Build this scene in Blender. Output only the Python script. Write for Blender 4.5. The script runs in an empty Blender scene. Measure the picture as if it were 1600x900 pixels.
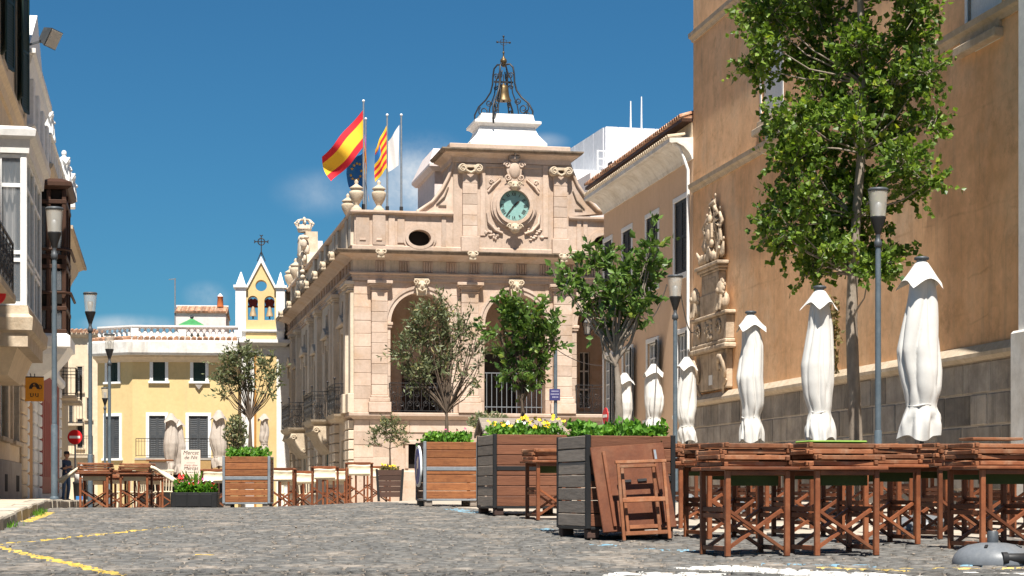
import bpy, bmesh, math, random
from math import sin, cos, pi, radians, sqrt, atan2, hypot
from mathutils import Vector, Matrix, Quaternion
scene = bpy.context.scene
C = scene.collection
rng = random.Random(11)

# ------------------------------------------------------------------ camera, light, exposure
F, CX, HY, CZ = 3000.0, 800.0, 770.0, 0.17       # focal length and horizon in 1600-px units, eye height over the town hall step
cam = bpy.data.cameras.new("camera"); camo = bpy.data.objects.new("camera", cam); C.objects.link(camo)
cam.sensor_width = 36.0; cam.lens = 36.0 * F / 1600.0
cam.shift_y = (HY - 450.0) / 1600.0
cam.clip_start = 0.2; cam.clip_end = 6000
camo.location = (0, 0, CZ); camo.rotation_euler = (radians(90), 0, 0)
scene.camera = camo
TO_SUN = Vector((0.042, -0.556, 1.0)).normalized()
SUN_EL = math.asin(TO_SUN.z); SUN_ROT = atan2(TO_SUN.x, TO_SUN.y)
sl = bpy.data.lights.new("sun", 'SUN'); slo = bpy.data.objects.new("sun", sl); C.objects.link(slo)
sl.energy = 5.0; sl.angle = radians(0.55); sl.color = (1.0, 0.95, 0.87)
slo.rotation_euler = TO_SUN.to_track_quat('Z', 'Y').to_euler(); slo.location = (0, -20, 60)
world = bpy.data.worlds.new("World"); scene.world = world; world.use_nodes = True
nt = world.node_tree; nt.nodes.clear()
def wn(t, **k):
    n = nt.nodes.new(t)
    for a, b in k.items(): setattr(n, a, b)
    return n
sky = wn('ShaderNodeTexSky', sky_type='NISHITA', sun_disc=False, sun_elevation=SUN_EL, sun_rotation=SUN_ROT,
         altitude=50, air_density=1.0, dust_density=0.45, ozone_density=2.6)
tint = wn('ShaderNodeMix', data_type='RGBA', blend_type='MULTIPLY'); tint.inputs[0].default_value = 1.0
tint.inputs[7].default_value = (0.165, 0.415, 0.55, 1)
nt.links.new(sky.outputs[0], tint.inputs[6])
# faint clouds: a few soft puffs low over the roofs, broken up by noise
tc = wn('ShaderNodeTexCoord')
nz = wn('ShaderNodeTexNoise'); nz.inputs['Scale'].default_value = 26; nz.inputs['Detail'].default_value = 7; nz.inputs['Roughness'].default_value = .62
nt.links.new(tc.outputs['Generated'], nz.inputs['Vector'])
acc = None
for px, py, rx, ry, amt in ((660, 290, 105, 80, 1.0), (505, 302, 80, 40, .25), (322, 462, 38, 24, .40), (205, 508, 85, 18, .55), (852, 222, 40, 16, .30), (1010, 330, 260, 50, .25), (-250, 380, 240, 60, .4), (1900, 250, 300, 80, .4)):
    d = Vector(((px - CX) / F, 1, (HY - py) / F)).normalized()
    sub = wn('ShaderNodeVectorMath', operation='SUBTRACT'); sub.inputs[1].default_value = d
    nt.links.new(tc.outputs['Generated'], sub.inputs[0])
    mul = wn('ShaderNodeVectorMath', operation='MULTIPLY'); mul.inputs[1].default_value = (F / rx, F / rx, F / ry)
    nt.links.new(sub.outputs[0], mul.inputs[0])
    ln = wn('ShaderNodeVectorMath', operation='LENGTH'); nt.links.new(mul.outputs[0], ln.inputs[0])
    mr = wn('ShaderNodeMapRange'); mr.inputs[1].default_value = 1.15; mr.inputs[2].default_value = 0.1; mr.inputs[3].default_value = 0; mr.inputs[4].default_value = amt
    mr.interpolation_type = 'SMOOTHSTEP'
    nt.links.new(ln.outputs['Value'], mr.inputs[0])
    if acc is None: acc = mr.outputs[0]
    else:
        ad = wn('ShaderNodeMath', operation='MAXIMUM'); nt.links.new(acc, ad.inputs[0]); nt.links.new(mr.outputs[0], ad.inputs[1]); acc = ad.outputs[0]
nr = wn('ShaderNodeMapRange'); nr.inputs[1].default_value = .33; nr.inputs[2].default_value = .66
nt.links.new(nz.outputs[0], nr.inputs[0])
cm = wn('ShaderNodeMath', operation='MULTIPLY'); nt.links.new(acc, cm.inputs[0]); nt.links.new(nr.outputs[0], cm.inputs[1])
cl = wn('ShaderNodeMix', data_type='RGBA'); cl.inputs[7].default_value = (6.2, 6.4, 6.5, 1)
nt.links.new(cm.outputs[0], cl.inputs[0]); nt.links.new(tint.outputs[2], cl.inputs[6])
bg = wn('ShaderNodeBackground'); bg.inputs[1].default_value = 0.072
wo = wn('ShaderNodeOutputWorld'); nt.links.new(cl.outputs[2], bg.inputs[0]); nt.links.new(bg.outputs[0], wo.inputs[0])
vs = scene.view_settings
vs.view_transform = 'Standard'; vs.look = 'None'; vs.gamma = 1; vs.use_curve_mapping = False; vs.exposure = 1.0
scene.cycles.max_bounces = 8; scene.cycles.diffuse_bounces = 4; scene.cycles.transparent_max_bounces = 12

# ------------------------------------------------------------------ mesh builder
class MB:
    def __init__(s): s.v = []; s.f = []; s.mi = []; s.sm = []
    def add(s, vs, fs, m=0, sm=False):
        b = len(s.v); s.v.extend(tuple(v) for v in vs)
        for f in fs:
            s.f.append(tuple(i + b for i in f)); s.mi.append(m); s.sm.append(sm)
        return s
    def box(s, x0, x1, y0, y1, z0, z1, m=0, c=0):
        if x0 > x1: x0, x1 = x1, x0
        if y0 > y1: y0, y1 = y1, y0
        if z0 > z1: z0, z1 = z1, z0
        if c <= 0:
            return s.add([(x0,y0,z0),(x1,y0,z0),(x1,y1,z0),(x0,y1,z0),(x0,y0,z1),(x1,y0,z1),(x1,y1,z1),(x0,y1,z1)],
                  [(0,3,2,1),(4,5,6,7),(0,1,5,4),(1,2,6,5),(2,3,7,6),(3,0,4,7)], m)
        c = min(c, (x1-x0)*.45, (y1-y0)*.45, (z1-z0)*.45)
        lo = (x0,y0,z0); hi = (x1,y1,z1); idx = {}; vs = []
        for i in range(8):
            sg = (i & 1, (i >> 1) & 1, (i >> 2) & 1)
            for a in range(3):
                p = []
                for b in range(3):
                    q = hi[b] if sg[b] else lo[b]
                    if b != a: q += -c if sg[b] else c
                    p.append(q)
                idx[(i, a)] = len(vs); vs.append(p)
        fs = []
        for a in range(3):
            b, d = (a+1) % 3, (a+2) % 3
            for sgn in (0, 1):
                ring = []
                for (p, q) in ((0,0),(1,0),(1,1),(0,1)):
                    ring.append(idx[((sgn << a) | (p << b) | (q << d), a)])
                fs.append(tuple(ring) if sgn else tuple(reversed(ring)))
        for e in range(3):
            a, b = (e+1) % 3, (e+2) % 3
            for p in (0, 1):
                for q in (0, 1):
                    i0 = (p << a) | (q << b); i1 = i0 | (1 << e)
                    r = (idx[(i0,a)], idx[(i1,a)], idx[(i1,b)], idx[(i0,b)])
                    fs.append(r if p == q else tuple(reversed(r)))
        for i in range(8):
            r = (idx[(i,0)], idx[(i,1)], idx[(i,2)])
            fs.append(r if bin(i).count('1') % 2 else tuple(reversed(r)))
        return s.add(vs, fs, m)
    def bar(s, p0, p1, w, t, m=0, up=(0,0,1)):
        p0 = Vector(p0); p1 = Vector(p1); d = (p1-p0).normalized(); u = Vector(up)
        if abs(d.dot(u)) > .98: u = Vector((0,1,0))
        a = d.cross(u).normalized(); b = a.cross(d).normalized()
        a = a*(w/2); b = b*(t/2)
        vs = [p0-a-b, p0+a-b, p0+a+b, p0-a+b, p1-a-b, p1+a-b, p1+a+b, p1-a+b]
        return s.add(vs, [(0,1,2,3),(7,6,5,4),(0,4,5,1),(1,5,6,2),(2,6,7,3),(3,7,4,0)], m)
    def prism(s, poly, plane, a0, a1, m=0, sm=False):
        n = len(poly)
        if plane == 'xz': g = lambda p, a: (p[0], a, p[1])
        elif plane == 'yz': g = lambda p, a: (a, p[0], p[1])
        else: g = lambda p, a: (p[0], p[1], a)
        vs = [g(p, a0) for p in poly] + [g(p, a1) for p in poly]
        s.add(vs, [tuple(range(n)), tuple(range(2*n-1, n-1, -1))], m)
        b = len(s.v) - 2*n
        for i in range(n):
            j = (i+1) % n
            s.f.append((b+i, b+n+i, b+n+j, b+j)); s.mi.append(m); s.sm.append(sm)
        return s
    def tube(s, pts, r, n=8, m=0, cap=True, sm=True):
        pts = [Vector(p) for p in pts]; k = len(pts)
        rr = r if isinstance(r, (list, tuple)) else [r]*k
        vs = []; t0 = (pts[1]-pts[0]).normalized()
        u = t0.orthogonal().normalized()
        for i, p in enumerate(pts):
            t = ((pts[min(i+1,k-1)] - pts[max(i-1,0)])).normalized() if k > 2 else t0
            u = (u - t*u.dot(t))
            u = u.normalized() if u.length > 1e-6 else t.orthogonal().normalized()
            w = t.cross(u)
            for j in range(n):
                a = 2*pi*j/n
                vs.append(p + (u*cos(a) + w*sin(a))*rr[i])
        fs = [(i*n+j, i*n+(j+1) % n, (i+1)*n+(j+1) % n, (i+1)*n+j) for i in range(k-1) for j in range(n)]
        s.add(vs, fs, m, sm)
        if cap: s.add([vs[j] for j in range(n)] + [vs[(k-1)*n+j] for j in range(n)], [tuple(range(n-1,-1,-1)), tuple(range(n, 2*n))], m)
        return s
    def lathe(s, prof, c=(0,0,0), n=16, m=0, sm=True, axis='z', ph=0):
        vs = []; k = len(prof)
        for (r, h) in prof:
            for j in range(n):
                a = 2*pi*j/n + ph
                p = (r*cos(a), r*sin(a), h)
                if axis == 'y': p = (p[0], p[2], p[1])
                if axis == 'x': p = (p[2], p[0], p[1])
                vs.append((c[0]+p[0], c[1]+p[1], c[2]+p[2]))
        fs = [(i*n+j, i*n+(j+1) % n, (i+1)*n+(j+1) % n, (i+1)*n+j) for i in range(k-1) for j in range(n)]
        s.add(vs, fs, m, sm)
        s.add([vs[j] for j in range(n)] + [vs[(k-1)*n+j] for j in range(n)], [tuple(range(n-1,-1,-1)), tuple(range(n, 2*n))], m)
        return s
    def sphere(s, c, rx, ry=None, rz=None, n=10, k=7, m=0):
        ry = ry or rx; rz = rz or rx
        vs = []
        for i in range(k+1):
            t = pi*(i+.0)/k; r = max(sin(t), .02)
            for j in range(n):
                a = 2*pi*j/n
                vs.append((c[0]+rx*r*cos(a), c[1]+ry*r*sin(a), c[2]-rz*cos(t)))
        return s.add(vs, [(i*n+j, i*n+(j+1) % n, (i+1)*n+(j+1) % n, (i+1)*n+j) for i in range(k) for j in range(n)], m, True)
    def sweep(s, path, prof, m=0):
        """closed profile [(out,z)] along an open xy path; out points to the left of the path, corners mitred"""
        n = len(path); k = len(prof); vs = []
        def nrm(a, b):
            dx, dy = b[0]-a[0], b[1]-a[1]; l = hypot(dx, dy); return (-dy/l, dx/l)
        for i in range(n):
            n0 = nrm(path[i-1], path[i]) if i > 0 else nrm(path[0], path[1])
            n1 = nrm(path[i], path[i+1]) if i < n-1 else n0
            sx, sy = n0[0]+n1[0], n0[1]+n1[1]; q = 2/(sx*sx+sy*sy) if (sx or sy) else 1
            ox, oy = sx*q, sy*q
            for (o, z) in prof: vs.append((path[i][0]+ox*o, path[i][1]+oy*o, z))
        fs = [(i*k+j, i*k+(j+1) % k, (i+1)*k+(j+1) % k, (i+1)*k+j) for i in range(n-1) for j in range(k)]
        fs += [tuple(range(k-1,-1,-1)), tuple((n-1)*k+j for j in range(k))]
        return s.add(vs, fs, m)
    def loft(s, secs, m=0, sm=False):
        """stack of rectangles (cx,cy,hx,hy,z)"""
        vs = []
        for (cx, cy, hx, hy, z) in secs: vs += [(cx-hx,cy-hy,z),(cx+hx,cy-hy,z),(cx+hx,cy+hy,z),(cx-hx,cy+hy,z)]
        k = len(secs)
        fs = [(i*4+j, i*4+(j+1) % 4, (i+1)*4+(j+1) % 4, (i+1)*4+j) for i in range(k-1) for j in range(4)]
        fs += [(3,2,1,0), tuple((k-1)*4+j for j in range(4))]
        return s.add(vs, fs, m, sm)
    def wall(s, axis, a0, a1, z0, z1, t0, t1, holes=(), m=0):
        """flat wall with rectangular holes (a0,a1,z0,z1); axis 'x' runs along x with thickness in y, 'y' the other way"""
        xs = sorted({a0, a1, *[h[i] for h in holes for i in (0, 1) if a0 < h[i] < a1]})
        zs = sorted({z0, z1, *[h[i] for h in holes for i in (2, 3) if z0 < h[i] < z1]})
        nx, nz_ = len(xs)-1, len(zs)-1
        sol = [[not any(h[0]-1e-6 <= (xs[i]+xs[i+1])/2 <= h[1]+1e-6 and h[2]-1e-6 <= (zs[j]+zs[j+1])/2 <= h[3]+1e-6 for h in holes) for j in range(nz_)] for i in range(nx)]
        P = (lambda a, t, z: (a, t, z)) if axis == 'x' else (lambda a, t, z: (t, a, z))
        for i in range(nx):
            for j in range(nz_):
                if not sol[i][j]: continue
                x, X, z, Z = xs[i], xs[i+1], zs[j], zs[j+1]
                s.add([P(x,t0,z),P(X,t0,z),P(X,t0,Z),P(x,t0,Z)], [(0,1,2,3)], m)
                s.add([P(x,t1,z),P(X,t1,z),P(X,t1,Z),P(x,t1,Z)], [(3,2,1,0)], m)
                if i == 0 or not sol[i-1][j]: s.add([P(x,t0,z),P(x,t1,z),P(x,t1,Z),P(x,t0,Z)], [(0,1,2,3)], m)
                if i == nx-1 or not sol[i+1][j]: s.add([P(X,t0,z),P(X,t1,z),P(X,t1,Z),P(X,t0,Z)], [(0,1,2,3)], m)
                if j == 0 or not sol[i][j-1]: s.add([P(x,t0,z),P(X,t0,z),P(X,t1,z),P(x,t1,z)], [(0,1,2,3)], m)
                if j == nz_-1 or not sol[i][j+1]: s.add([P(x,t0,Z),P(X,t0,Z),P(X,t1,Z),P(x,t1,Z)], [(0,1,2,3)], m)
        return s
    def mesh(s, name, mats):
        me = bpy.data.meshes.new(name); me.from_pydata(s.v, [], s.f)
        if not isinstance(mats, (list, tuple)): mats = [mats]
        for q in mats: me.materials.append(q)
        me.polygons.foreach_set('material_index', s.mi); me.polygons.foreach_set('use_smooth', s.sm)
        me.update(); return me
    def build(s, name, mats, parent=None, loc=None, rz=None, kind=None, label=None):
        return put(name, s.mesh(name, mats), parent, loc, rz, kind, label)

def put(name, me, parent=None, loc=None, rz=None, kind=None, label=None):
    o = bpy.data.objects.new(name, me); C.objects.link(o)
    if parent is not None: o.parent = parent
    if loc is not None: o.location = loc
    if rz is not None: o.rotation_euler = rz if isinstance(rz, (tuple, list)) else (0, 0, rz)
    if kind: o['kind'] = kind
    if label: o['label'] = label
    return o
def tag(o, label, cat, group=None, kind=None):
    o['label'] = label; o['category'] = cat
    if group: o['group'] = group
    if kind: o['kind'] = kind
    return o
def thing(name, label, cat, loc=(0,0,0), rz=0, group=None, kind=None):
    o = bpy.data.objects.new(name, None); C.objects.link(o); o.location = loc
    o.rotation_euler = rz if isinstance(rz, (tuple, list)) else (0, 0, rz); o.empty_display_size = .2
    return tag(o, label, cat, group, kind)
def copy_tree(o, parent=None):
    c = o.copy(); C.objects.link(c); c.parent = parent
    for ch in list(o.children): copy_tree(ch, c)
    return c
def dup(o, loc, rz, label):
    c = copy_tree(o); c.location = loc; c.rotation_euler = rz if isinstance(rz, (tuple, list)) else (0, 0, rz); c['label'] = label
    return c

class Fr:
    """a street frame: u runs to the right along a front, w runs away from the camera, origin where pixel px meets distance d"""
    def __init__(s, A, px, d):
        s.A = radians(A); s.u = (cos(s.A), sin(s.A)); s.w = (-sin(s.A), cos(s.A)); k = (px-CX)/F
        s.O = (k*d, d); s.Ou = s.O[0]*s.u[0]+s.O[1]*s.u[1]; s.Ow = s.O[0]*s.w[0]+s.O[1]*s.w[1]
        s.loc = (s.O[0], s.O[1], 0)
    def r(s, px):
        k = (px-CX)/F; return k*s.u[0]+s.u[1], k*s.w[0]+s.w[1]
    def onf(s, px, py, ly=0):
        ru, rw = s.r(px); t = (ly+s.Ow)/rw; return t*ru-s.Ou, CZ+(HY-py)*t/F
    def ons(s, px, py, lx=0):
        ru, rw = s.r(px); t = (lx+s.Ou)/ru; return t*rw-s.Ow, CZ+(HY-py)*t/F
    def x(s, px, ly=0): return s.onf(px, 600, ly)[0]
    def y(s, px, lx=0): return s.ons(px, 600, lx)[0]
    def world(s, lx, ly): return (s.O[0]+lx*s.u[0]+ly*s.w[0], s.O[1]+lx*s.u[1]+ly*s.w[1])
def at(px, d): return ((px-CX)/F*d, d)
def zat(py, d): return CZ+(HY-py)*d/F
def interp(tab, x):
    if x <= tab[0][0]: return tab[0][1]
    for (a, p), (b, q) in zip(tab, tab[1:]):
        if x <= b: return p+(q-p)*(x-a)/(b-a)
    return tab[-1][1]
HT = [(-40,1.9),(0,1.5),(4,1.1),(8,.80),(11,.685),(14,.612),(17,.548),(20,.475),(23,.402),(26,.335),(29,.272),(31,.235),(33,.207),(36,.183),(40,.172),(70,.17),(300,.17)]
HLT = [(0,0),(24,0),(30,.02),(33,.045),(36,.12),(41,.2),(50,.3),(70,.47),(120,.7),(300,1.2)]
def sstep(a, b, x):
    t = max(0, min(1, (x-a)/(b-a))); return t*t*(3-2*t)
def hgr(x, y):
    n = sum(interp(HT, y+o) for o in (-1.2,-.6,0,.6,1.2))/5
    l = sum(interp(HLT, y+o) for o in (-1.5,0,1.5))/3
    return n + l*sstep(-2.2, -5.2, x)
def gz(x, y): return CZ - hgr(x, y)
def gp(px, py):
    """point of the ground seen at a pixel"""
    lo, hi = 5.0, 34.0
    for _ in range(40):
        m = (lo+hi)/2
        if (py-HY)*m/F < hgr((px-CX)/F*m, m): lo = m
        else: hi = m
    return ((px-CX)/F*lo, lo)
HSW = [(0,1.2),(8,.62),(14,.45),(20,.32),(27.5,.150),(32,.10),(40,.15),(70,.262),(110,.42)]
def zsw(y): return CZ - sum(interp(HSW, y+o) for o in (-1.2,0,1.2))/3

# ------------------------------------------------------------------ materials
def M(name, c1, c2=None, scale=3.0, rough=.8, bump=.15, bscale=30, rnd=.0, stretch=(1,1,1), obj=False, metal=0, streak=None, samt=.5, island=0, spec=.3, fine=.12, patch=None, pscale=.6, pamt=.5, coat=0, bands=0):
    m = bpy.data.materials.new(name); m.use_nodes = True; t = m.node_tree; N = t.nodes; L = t.links
    b = N['Principled BSDF']; b.inputs['Roughness'].default_value = rough; b.inputs['Metallic'].default_value = metal
    b.inputs['Specular IOR Level'].default_value = spec; b.inputs['Coat Weight'].default_value = coat
    c2 = c2 or tuple(x*.8 for x in c1)
    if obj: src = N.new('ShaderNodeTexCoord').outputs['Object']
    else: src = N.new('ShaderNodeNewGeometry').outputs['Position']
    oi = N.new('ShaderNodeObjectInfo')
    va = N.new('ShaderNodeVectorMath'); va.operation = 'ADD'
    vm = N.new('ShaderNodeVectorMath'); vm.operation = 'SCALE'; vm.inputs[0].default_value = (17, 31, 13); L.new(oi.outputs['Random'], vm.inputs['Scale'])
    L.new(src, va.inputs[0]); L.new(vm.outputs[0], va.inputs[1])
    base = va.outputs[0] if obj else src
    mp = N.new('ShaderNodeMapping'); mp.inputs['Scale'].default_value = stretch; L.new(base, mp.inputs[0])
    def noise(sc, det=6, ro=.6, vec=None):
        n = N.new('ShaderNodeTexNoise'); n.inputs['Scale'].default_value = sc; n.inputs['Detail'].default_value = det; n.inputs['Roughness'].default_value = ro
        L.new(vec or mp.outputs[0], n.inputs['Vector']); return n.outputs[0]
    def rng_(v, a, b2, lo=0, hi=1):
        r = N.new('ShaderNodeMapRange'); r.inputs[1].default_value = a; r.inputs[2].default_value = b2; r.inputs[3].default_value = lo; r.inputs[4].default_value = hi
        L.new(v, r.inputs[0]); return r.outputs[0]
    def mix(fac, a, b2, mode='MIX'):
        x = N.new('ShaderNodeMix'); x.data_type = 'RGBA'; x.blend_type = mode
        for v, i in ((fac, 0), (a, 6), (b2, 7)):
            if isinstance(v, (int, float)): x.inputs[i].default_value = v
            elif isinstance(v, tuple): x.inputs[i].default_value = (*v[:3], 1)
            else: L.new(v, x.inputs[i])
        return x.outputs[2]
    col = mix(rng_(noise(scale), .32, .68), tuple(c1), tuple(c2))
    if patch:
        col = mix(rng_(noise(pscale, 5, .65, src), .5, .66, 0, pamt), col, tuple(patch))
    if streak:
        sm_ = N.new('ShaderNodeMapping'); sm_.inputs['Scale'].default_value = (2.2, 2.2, .16); L.new(src, sm_.inputs[0])
        col = mix(rng_(noise(1.6, 7, .7, sm_.outputs[0]), .52, .74, 0, samt), col, tuple(streak))
    if bands:      # faint lift lines left by the plasterers
        sp = N.new('ShaderNodeSeparateXYZ'); L.new(src, sp.inputs[0])
        def mt(op, a, b2):
            x = N.new('ShaderNodeMath'); x.operation = op
            for i, v in enumerate((a, b2)):
                if isinstance(v, (int, float)): x.inputs[i].default_value = v
                else: L.new(v, x.inputs[i])
            return x.outputs[0]
        wob = mt('MULTIPLY', noise(.8, 3, .5, src), .22)
        ph = mt('PINGPONG', mt('ADD', sp.outputs[2], wob), bands/2)
        ln_ = rng_(ph, 0, .035, 1, 0)
        br_ = rng_(noise(1.1, 4, .6, src), .40, .62, 0, .55)
        col = mix(mt('MULTIPLY', ln_, br_), col, tuple(x*.62 for x in c2))
        v2 = N.new('ShaderNodeTexVoronoi'); v2.feature = 'DISTANCE_TO_EDGE'; v2.inputs['Scale'].default_value = .33; v2.inputs['Randomness'].default_value = 1
        w2 = N.new('ShaderNodeMix'); w2.data_type = 'VECTOR'; w2.inputs[0].default_value = .12; L.new(src, w2.inputs[4])
        nv = N.new('ShaderNodeTexNoise'); nv.inputs['Scale'].default_value = 2.2; nv.inputs['Detail'].default_value = 6; L.new(src, nv.inputs['Vector']); L.new(nv.outputs['Color'], w2.inputs[5])
        L.new(w2.outputs[1], v2.inputs['Vector'])
        ck = mt('MULTIPLY', rng_(v2.outputs['Distance'], .0, .006, 1, 0), rng_(noise(.5, 3, .5, src), .48, .62, 0, .5))
        col = mix(ck, col, tuple(x*.5 for x in c2))
        col = mix(rng_(noise(.28, 7, .75, src), .44, .58, 0, .6), col, tuple(min(1, x*1.22+.02) for x in c1))
        col = mix(rng_(noise(1.7, 8, .8, src), .53, .64, 0, .5), col, tuple(x*.72 for x in c2))
    hs = N.new('ShaderNodeHueSaturation'); L.new(col, hs.inputs['Color'])
    val = rng_(noise(bscale*.7, 4, .7), .25, .75, 1-fine, 1+fine)
    if rnd:
        mm = N.new('ShaderNodeMath'); mm.operation = 'MULTIPLY'; L.new(val, mm.inputs[0]); L.new(rng_(oi.outputs['Random'], 0, 1, 1-rnd, 1+rnd), mm.inputs[1]); val = mm.outputs[0]
    if island:
        gi = N.new('ShaderNodeNewGeometry')
        mm = N.new('ShaderNodeMath'); mm.operation = 'MULTIPLY'; L.new(val, mm.inputs[0]); L.new(rng_(gi.outputs['Random Per Island'], 0, 1, 1-island, 1+island), mm.inputs[1]); val = mm.outputs[0]
    L.new(val, hs.inputs['Value']); L.new(hs.outputs[0], b.inputs['Base Color'])
    if bump:
        bp = N.new('ShaderNodeBump'); bp.inputs['Strength'].default_value = bump; bp.inputs['Distance'].default_value = .02
        L.new(noise(bscale, 6, .65), bp.inputs['Height']); L.new(bp.outputs[0], b.inputs['Normal'])
    m['col'] = hs.name
    return m
def leafmat(name, c1, c2, trans=.35, rough=.5):
    m = bpy.data.materials.new(name); m.use_nodes = True; t = m.node_tree; N = t.nodes; L = t.links
    b = N['Principled BSDF']; b.inputs['Roughness'].default_value = rough; b.inputs['Specular IOR Level'].default_value = .35
    g = N.new('ShaderNodeNewGeometry'); cr = N.new('ShaderNodeValToRGB')
    cr.color_ramp.elements[0].color = (*c1, 1); cr.color_ramp.elements[1].color = (*c2, 1)
    e_ = cr.color_ramp.elements.new(.93); e_.color = (*c2, 1); cr.color_ramp.elements[2].color = (c2[0]*1.6, c2[1]*1.2, c2[2]*.9, 1)
    L.new(g.outputs['Random Per Island'], cr.inputs[0]); L.new(cr.outputs[0], b.inputs['Base Color'])
    tr = N.new('ShaderNodeBsdfTranslucent'); mx = N.new('ShaderNodeMixShader'); mx.inputs[0].default_value = trans
    ml = N.new('ShaderNodeMix'); ml.data_type = 'RGBA'; ml.blend_type = 'MULTIPLY'; ml.inputs[0].default_value = 1; ml.inputs[7].default_value = (1.25, 1.3, .6, 1)
    L.new(cr.outputs[0], ml.inputs[6]); L.new(ml.outputs[2], tr.inputs[0])
    L.new(b.outputs[0], mx.inputs[1]); L.new(tr.outputs[0], mx.inputs[2]); L.new(mx.outputs[0], N['Material Output'].inputs[0])
    return m
def glassmat(name, col, alpha=.45, rough=.12):
    m = bpy.data.materials.new(name); m.use_nodes = True; t = m.node_tree; N = t.nodes; L = t.links
    b = N['Principled BSDF']; b.inputs['Base Color'].default_value = (*col, 1); b.inputs['Roughness'].default_value = rough
    tr = N.new('ShaderNodeBsdfTransparent'); mx = N.new('ShaderNodeMixShader'); mx.inputs[0].default_value = alpha
    L.new(tr.outputs[0], mx.inputs[1]); L.new(b.outputs[0], mx.inputs[2]); L.new(mx.outputs[0], N['Material Output'].inputs[0])
    return m

STONE = M('sandstone', (.525,.41,.33), (.44,.325,.245), scale=1.1, rough=.88, bump=.4, bscale=14, streak=(.24,.195,.15), samt=.55, patch=(.40,.25,.135), pscale=.9, pamt=.55, rnd=.03)
BLOCK = M('sandstone_block', (.535,.42,.34), (.445,.33,.25), scale=1.3, rough=.88, bump=.35, bscale=14, streak=(.30,.235,.17), samt=.3, patch=(.42,.265,.15), pscale=.9, pamt=.55, rnd=.15)
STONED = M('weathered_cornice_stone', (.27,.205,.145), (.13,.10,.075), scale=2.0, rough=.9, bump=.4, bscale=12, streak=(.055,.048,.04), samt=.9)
SIDEST = M('shade_lightened_stone', (.64,.54,.425), (.52,.425,.32), scale=.9, rough=.9, bump=.35, bscale=12, streak=(.20,.17,.14), samt=.7)  # sandstone with its colour lightened to offset the shade on the side front
PALEST = M('pale_carved_stone', (.55,.455,.34), (.42,.33,.23), scale=4, rough=.88, bump=.5, bscale=20)
MONST = M('grimy_shadowed_stone', (.56,.45,.33), (.40,.30,.205), scale=3, rough=.9, bump=.6, bscale=18, streak=(.12,.095,.075), samt=.85, patch=(.20,.155,.115), pscale=2.2, pamt=.75)  # dark streaks and patches paint in grime and the carving's shadow
WHITE = M('white_plaster', (.74,.73,.71), (.66,.645,.615), scale=1.2, rough=.85, bump=.12, bscale=10, streak=(.55,.51,.45), samt=.28)
WHITEP = M('white_paint', (.78,.78,.76), (.72,.72,.70), scale=4, rough=.5, bump=.05, rnd=.03)
WHITEB = M('clean_white_coping', (.72,.71,.69), (.67,.66,.63), scale=1, rough=.8, bump=.08, bscale=8)
DIRTYW = M('dirty_white_cornice', (.74,.72,.68), (.60,.56,.50), scale=2, rough=.85, bump=.15, bscale=12, streak=(.33,.29,.24), samt=.6)
TAN = M('tan_plaster', (.77,.465,.25), (.68,.385,.19), scale=.55, rough=.92, bump=.25, bscale=6, streak=(.42,.27,.165), samt=.7, patch=(.72,.53,.35), pscale=.35, pamt=.7, fine=.12, bands=1.62)
BEIGE = M('peach_plaster', (.70,.495,.335), (.66,.455,.295), scale=.6, rough=.9, bump=.08, bscale=9, streak=(.45,.30,.19), samt=.22, fine=.05)
YELLOW = M('yellow_plaster', (.63,.475,.235), (.58,.425,.20), scale=.7, rough=.9, bump=.1, bscale=9, streak=(.52,.40,.23), samt=.5, fine=.07)
CREAM = M('cream_plaster', (.68,.55,.39), (.62,.49,.34), scale=.8, rough=.9, bump=.12, bscale=9, streak=(.40,.33,.25), samt=.4)
GREYPL = M('grey_plinth_plaster', (.40,.36,.31), (.30,.265,.23), scale=1.6, rough=.92, bump=.25, bscale=9, streak=(.20,.18,.16), samt=.5)
PINKW = M('pinkish_white_plaster', (.68,.60,.57), (.62,.53,.50), scale=.8, rough=.9, bump=.12, bscale=9, streak=(.50,.42,.38), samt=.3)
PANELW = M('white_sheet_cladding', (.70,.70,.73), (.64,.64,.67), scale=.8, rough=.6, bump=.05, bscale=6, streak=(.52,.52,.54), samt=.4)
MASON = M('dark_ashlar_block', (.36,.325,.285), (.19,.17,.15), scale=1.6, rough=.92, bump=.5, bscale=14, rnd=.36, streak=(.085,.076,.066), samt=.75, patch=(.38,.325,.26), pscale=1.4, pamt=.5)
MORTAR = M('pale_mortar', (.55,.48,.40), (.45,.39,.32), scale=6, rough=.95, bump=.3)
IRON = M('black_iron', (.020,.020,.022), (.03,.028,.028), scale=12, rough=.45, bump=.1, spec=.4)
DARKST = M('dark_grey_steel', (.055,.062,.07), (.075,.082,.09), scale=5, rough=.5, bump=.08, metal=.2, patch=(.12,.13,.14), pscale=6, pamt=.4)
STEEL = M('galvanised_steel', (.27,.29,.31), (.20,.22,.24), scale=7, rough=.5, metal=.35, bump=.08)
POLE = M('blue_grey_pole_paint', (.095,.125,.15), (.075,.10,.12), scale=4, rough=.5, bump=.1, patch=(.16,.185,.20), pscale=5, pamt=.45)
DGREEN = M('dark_green_shutter_paint', (.018,.040,.030), (.012,.028,.022), scale=3, rough=.5, bump=.05, rnd=.1)
DSHUT = M('black_brown_shutter_paint', (.020,.022,.024), (.03,.03,.03), scale=3, rough=.55, bump=.05, rnd=.1)
BSHUT = M('weathered_slate_shutter', (.045,.052,.06), (.07,.07,.07), scale=8, rough=.7, bump=.2)
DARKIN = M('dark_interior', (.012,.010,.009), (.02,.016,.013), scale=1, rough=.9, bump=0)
WINGL = M('dark_window_glass', (.012,.014,.017), (.02,.022,.025), scale=1, rough=.08, bump=0, spec=.5)
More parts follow.
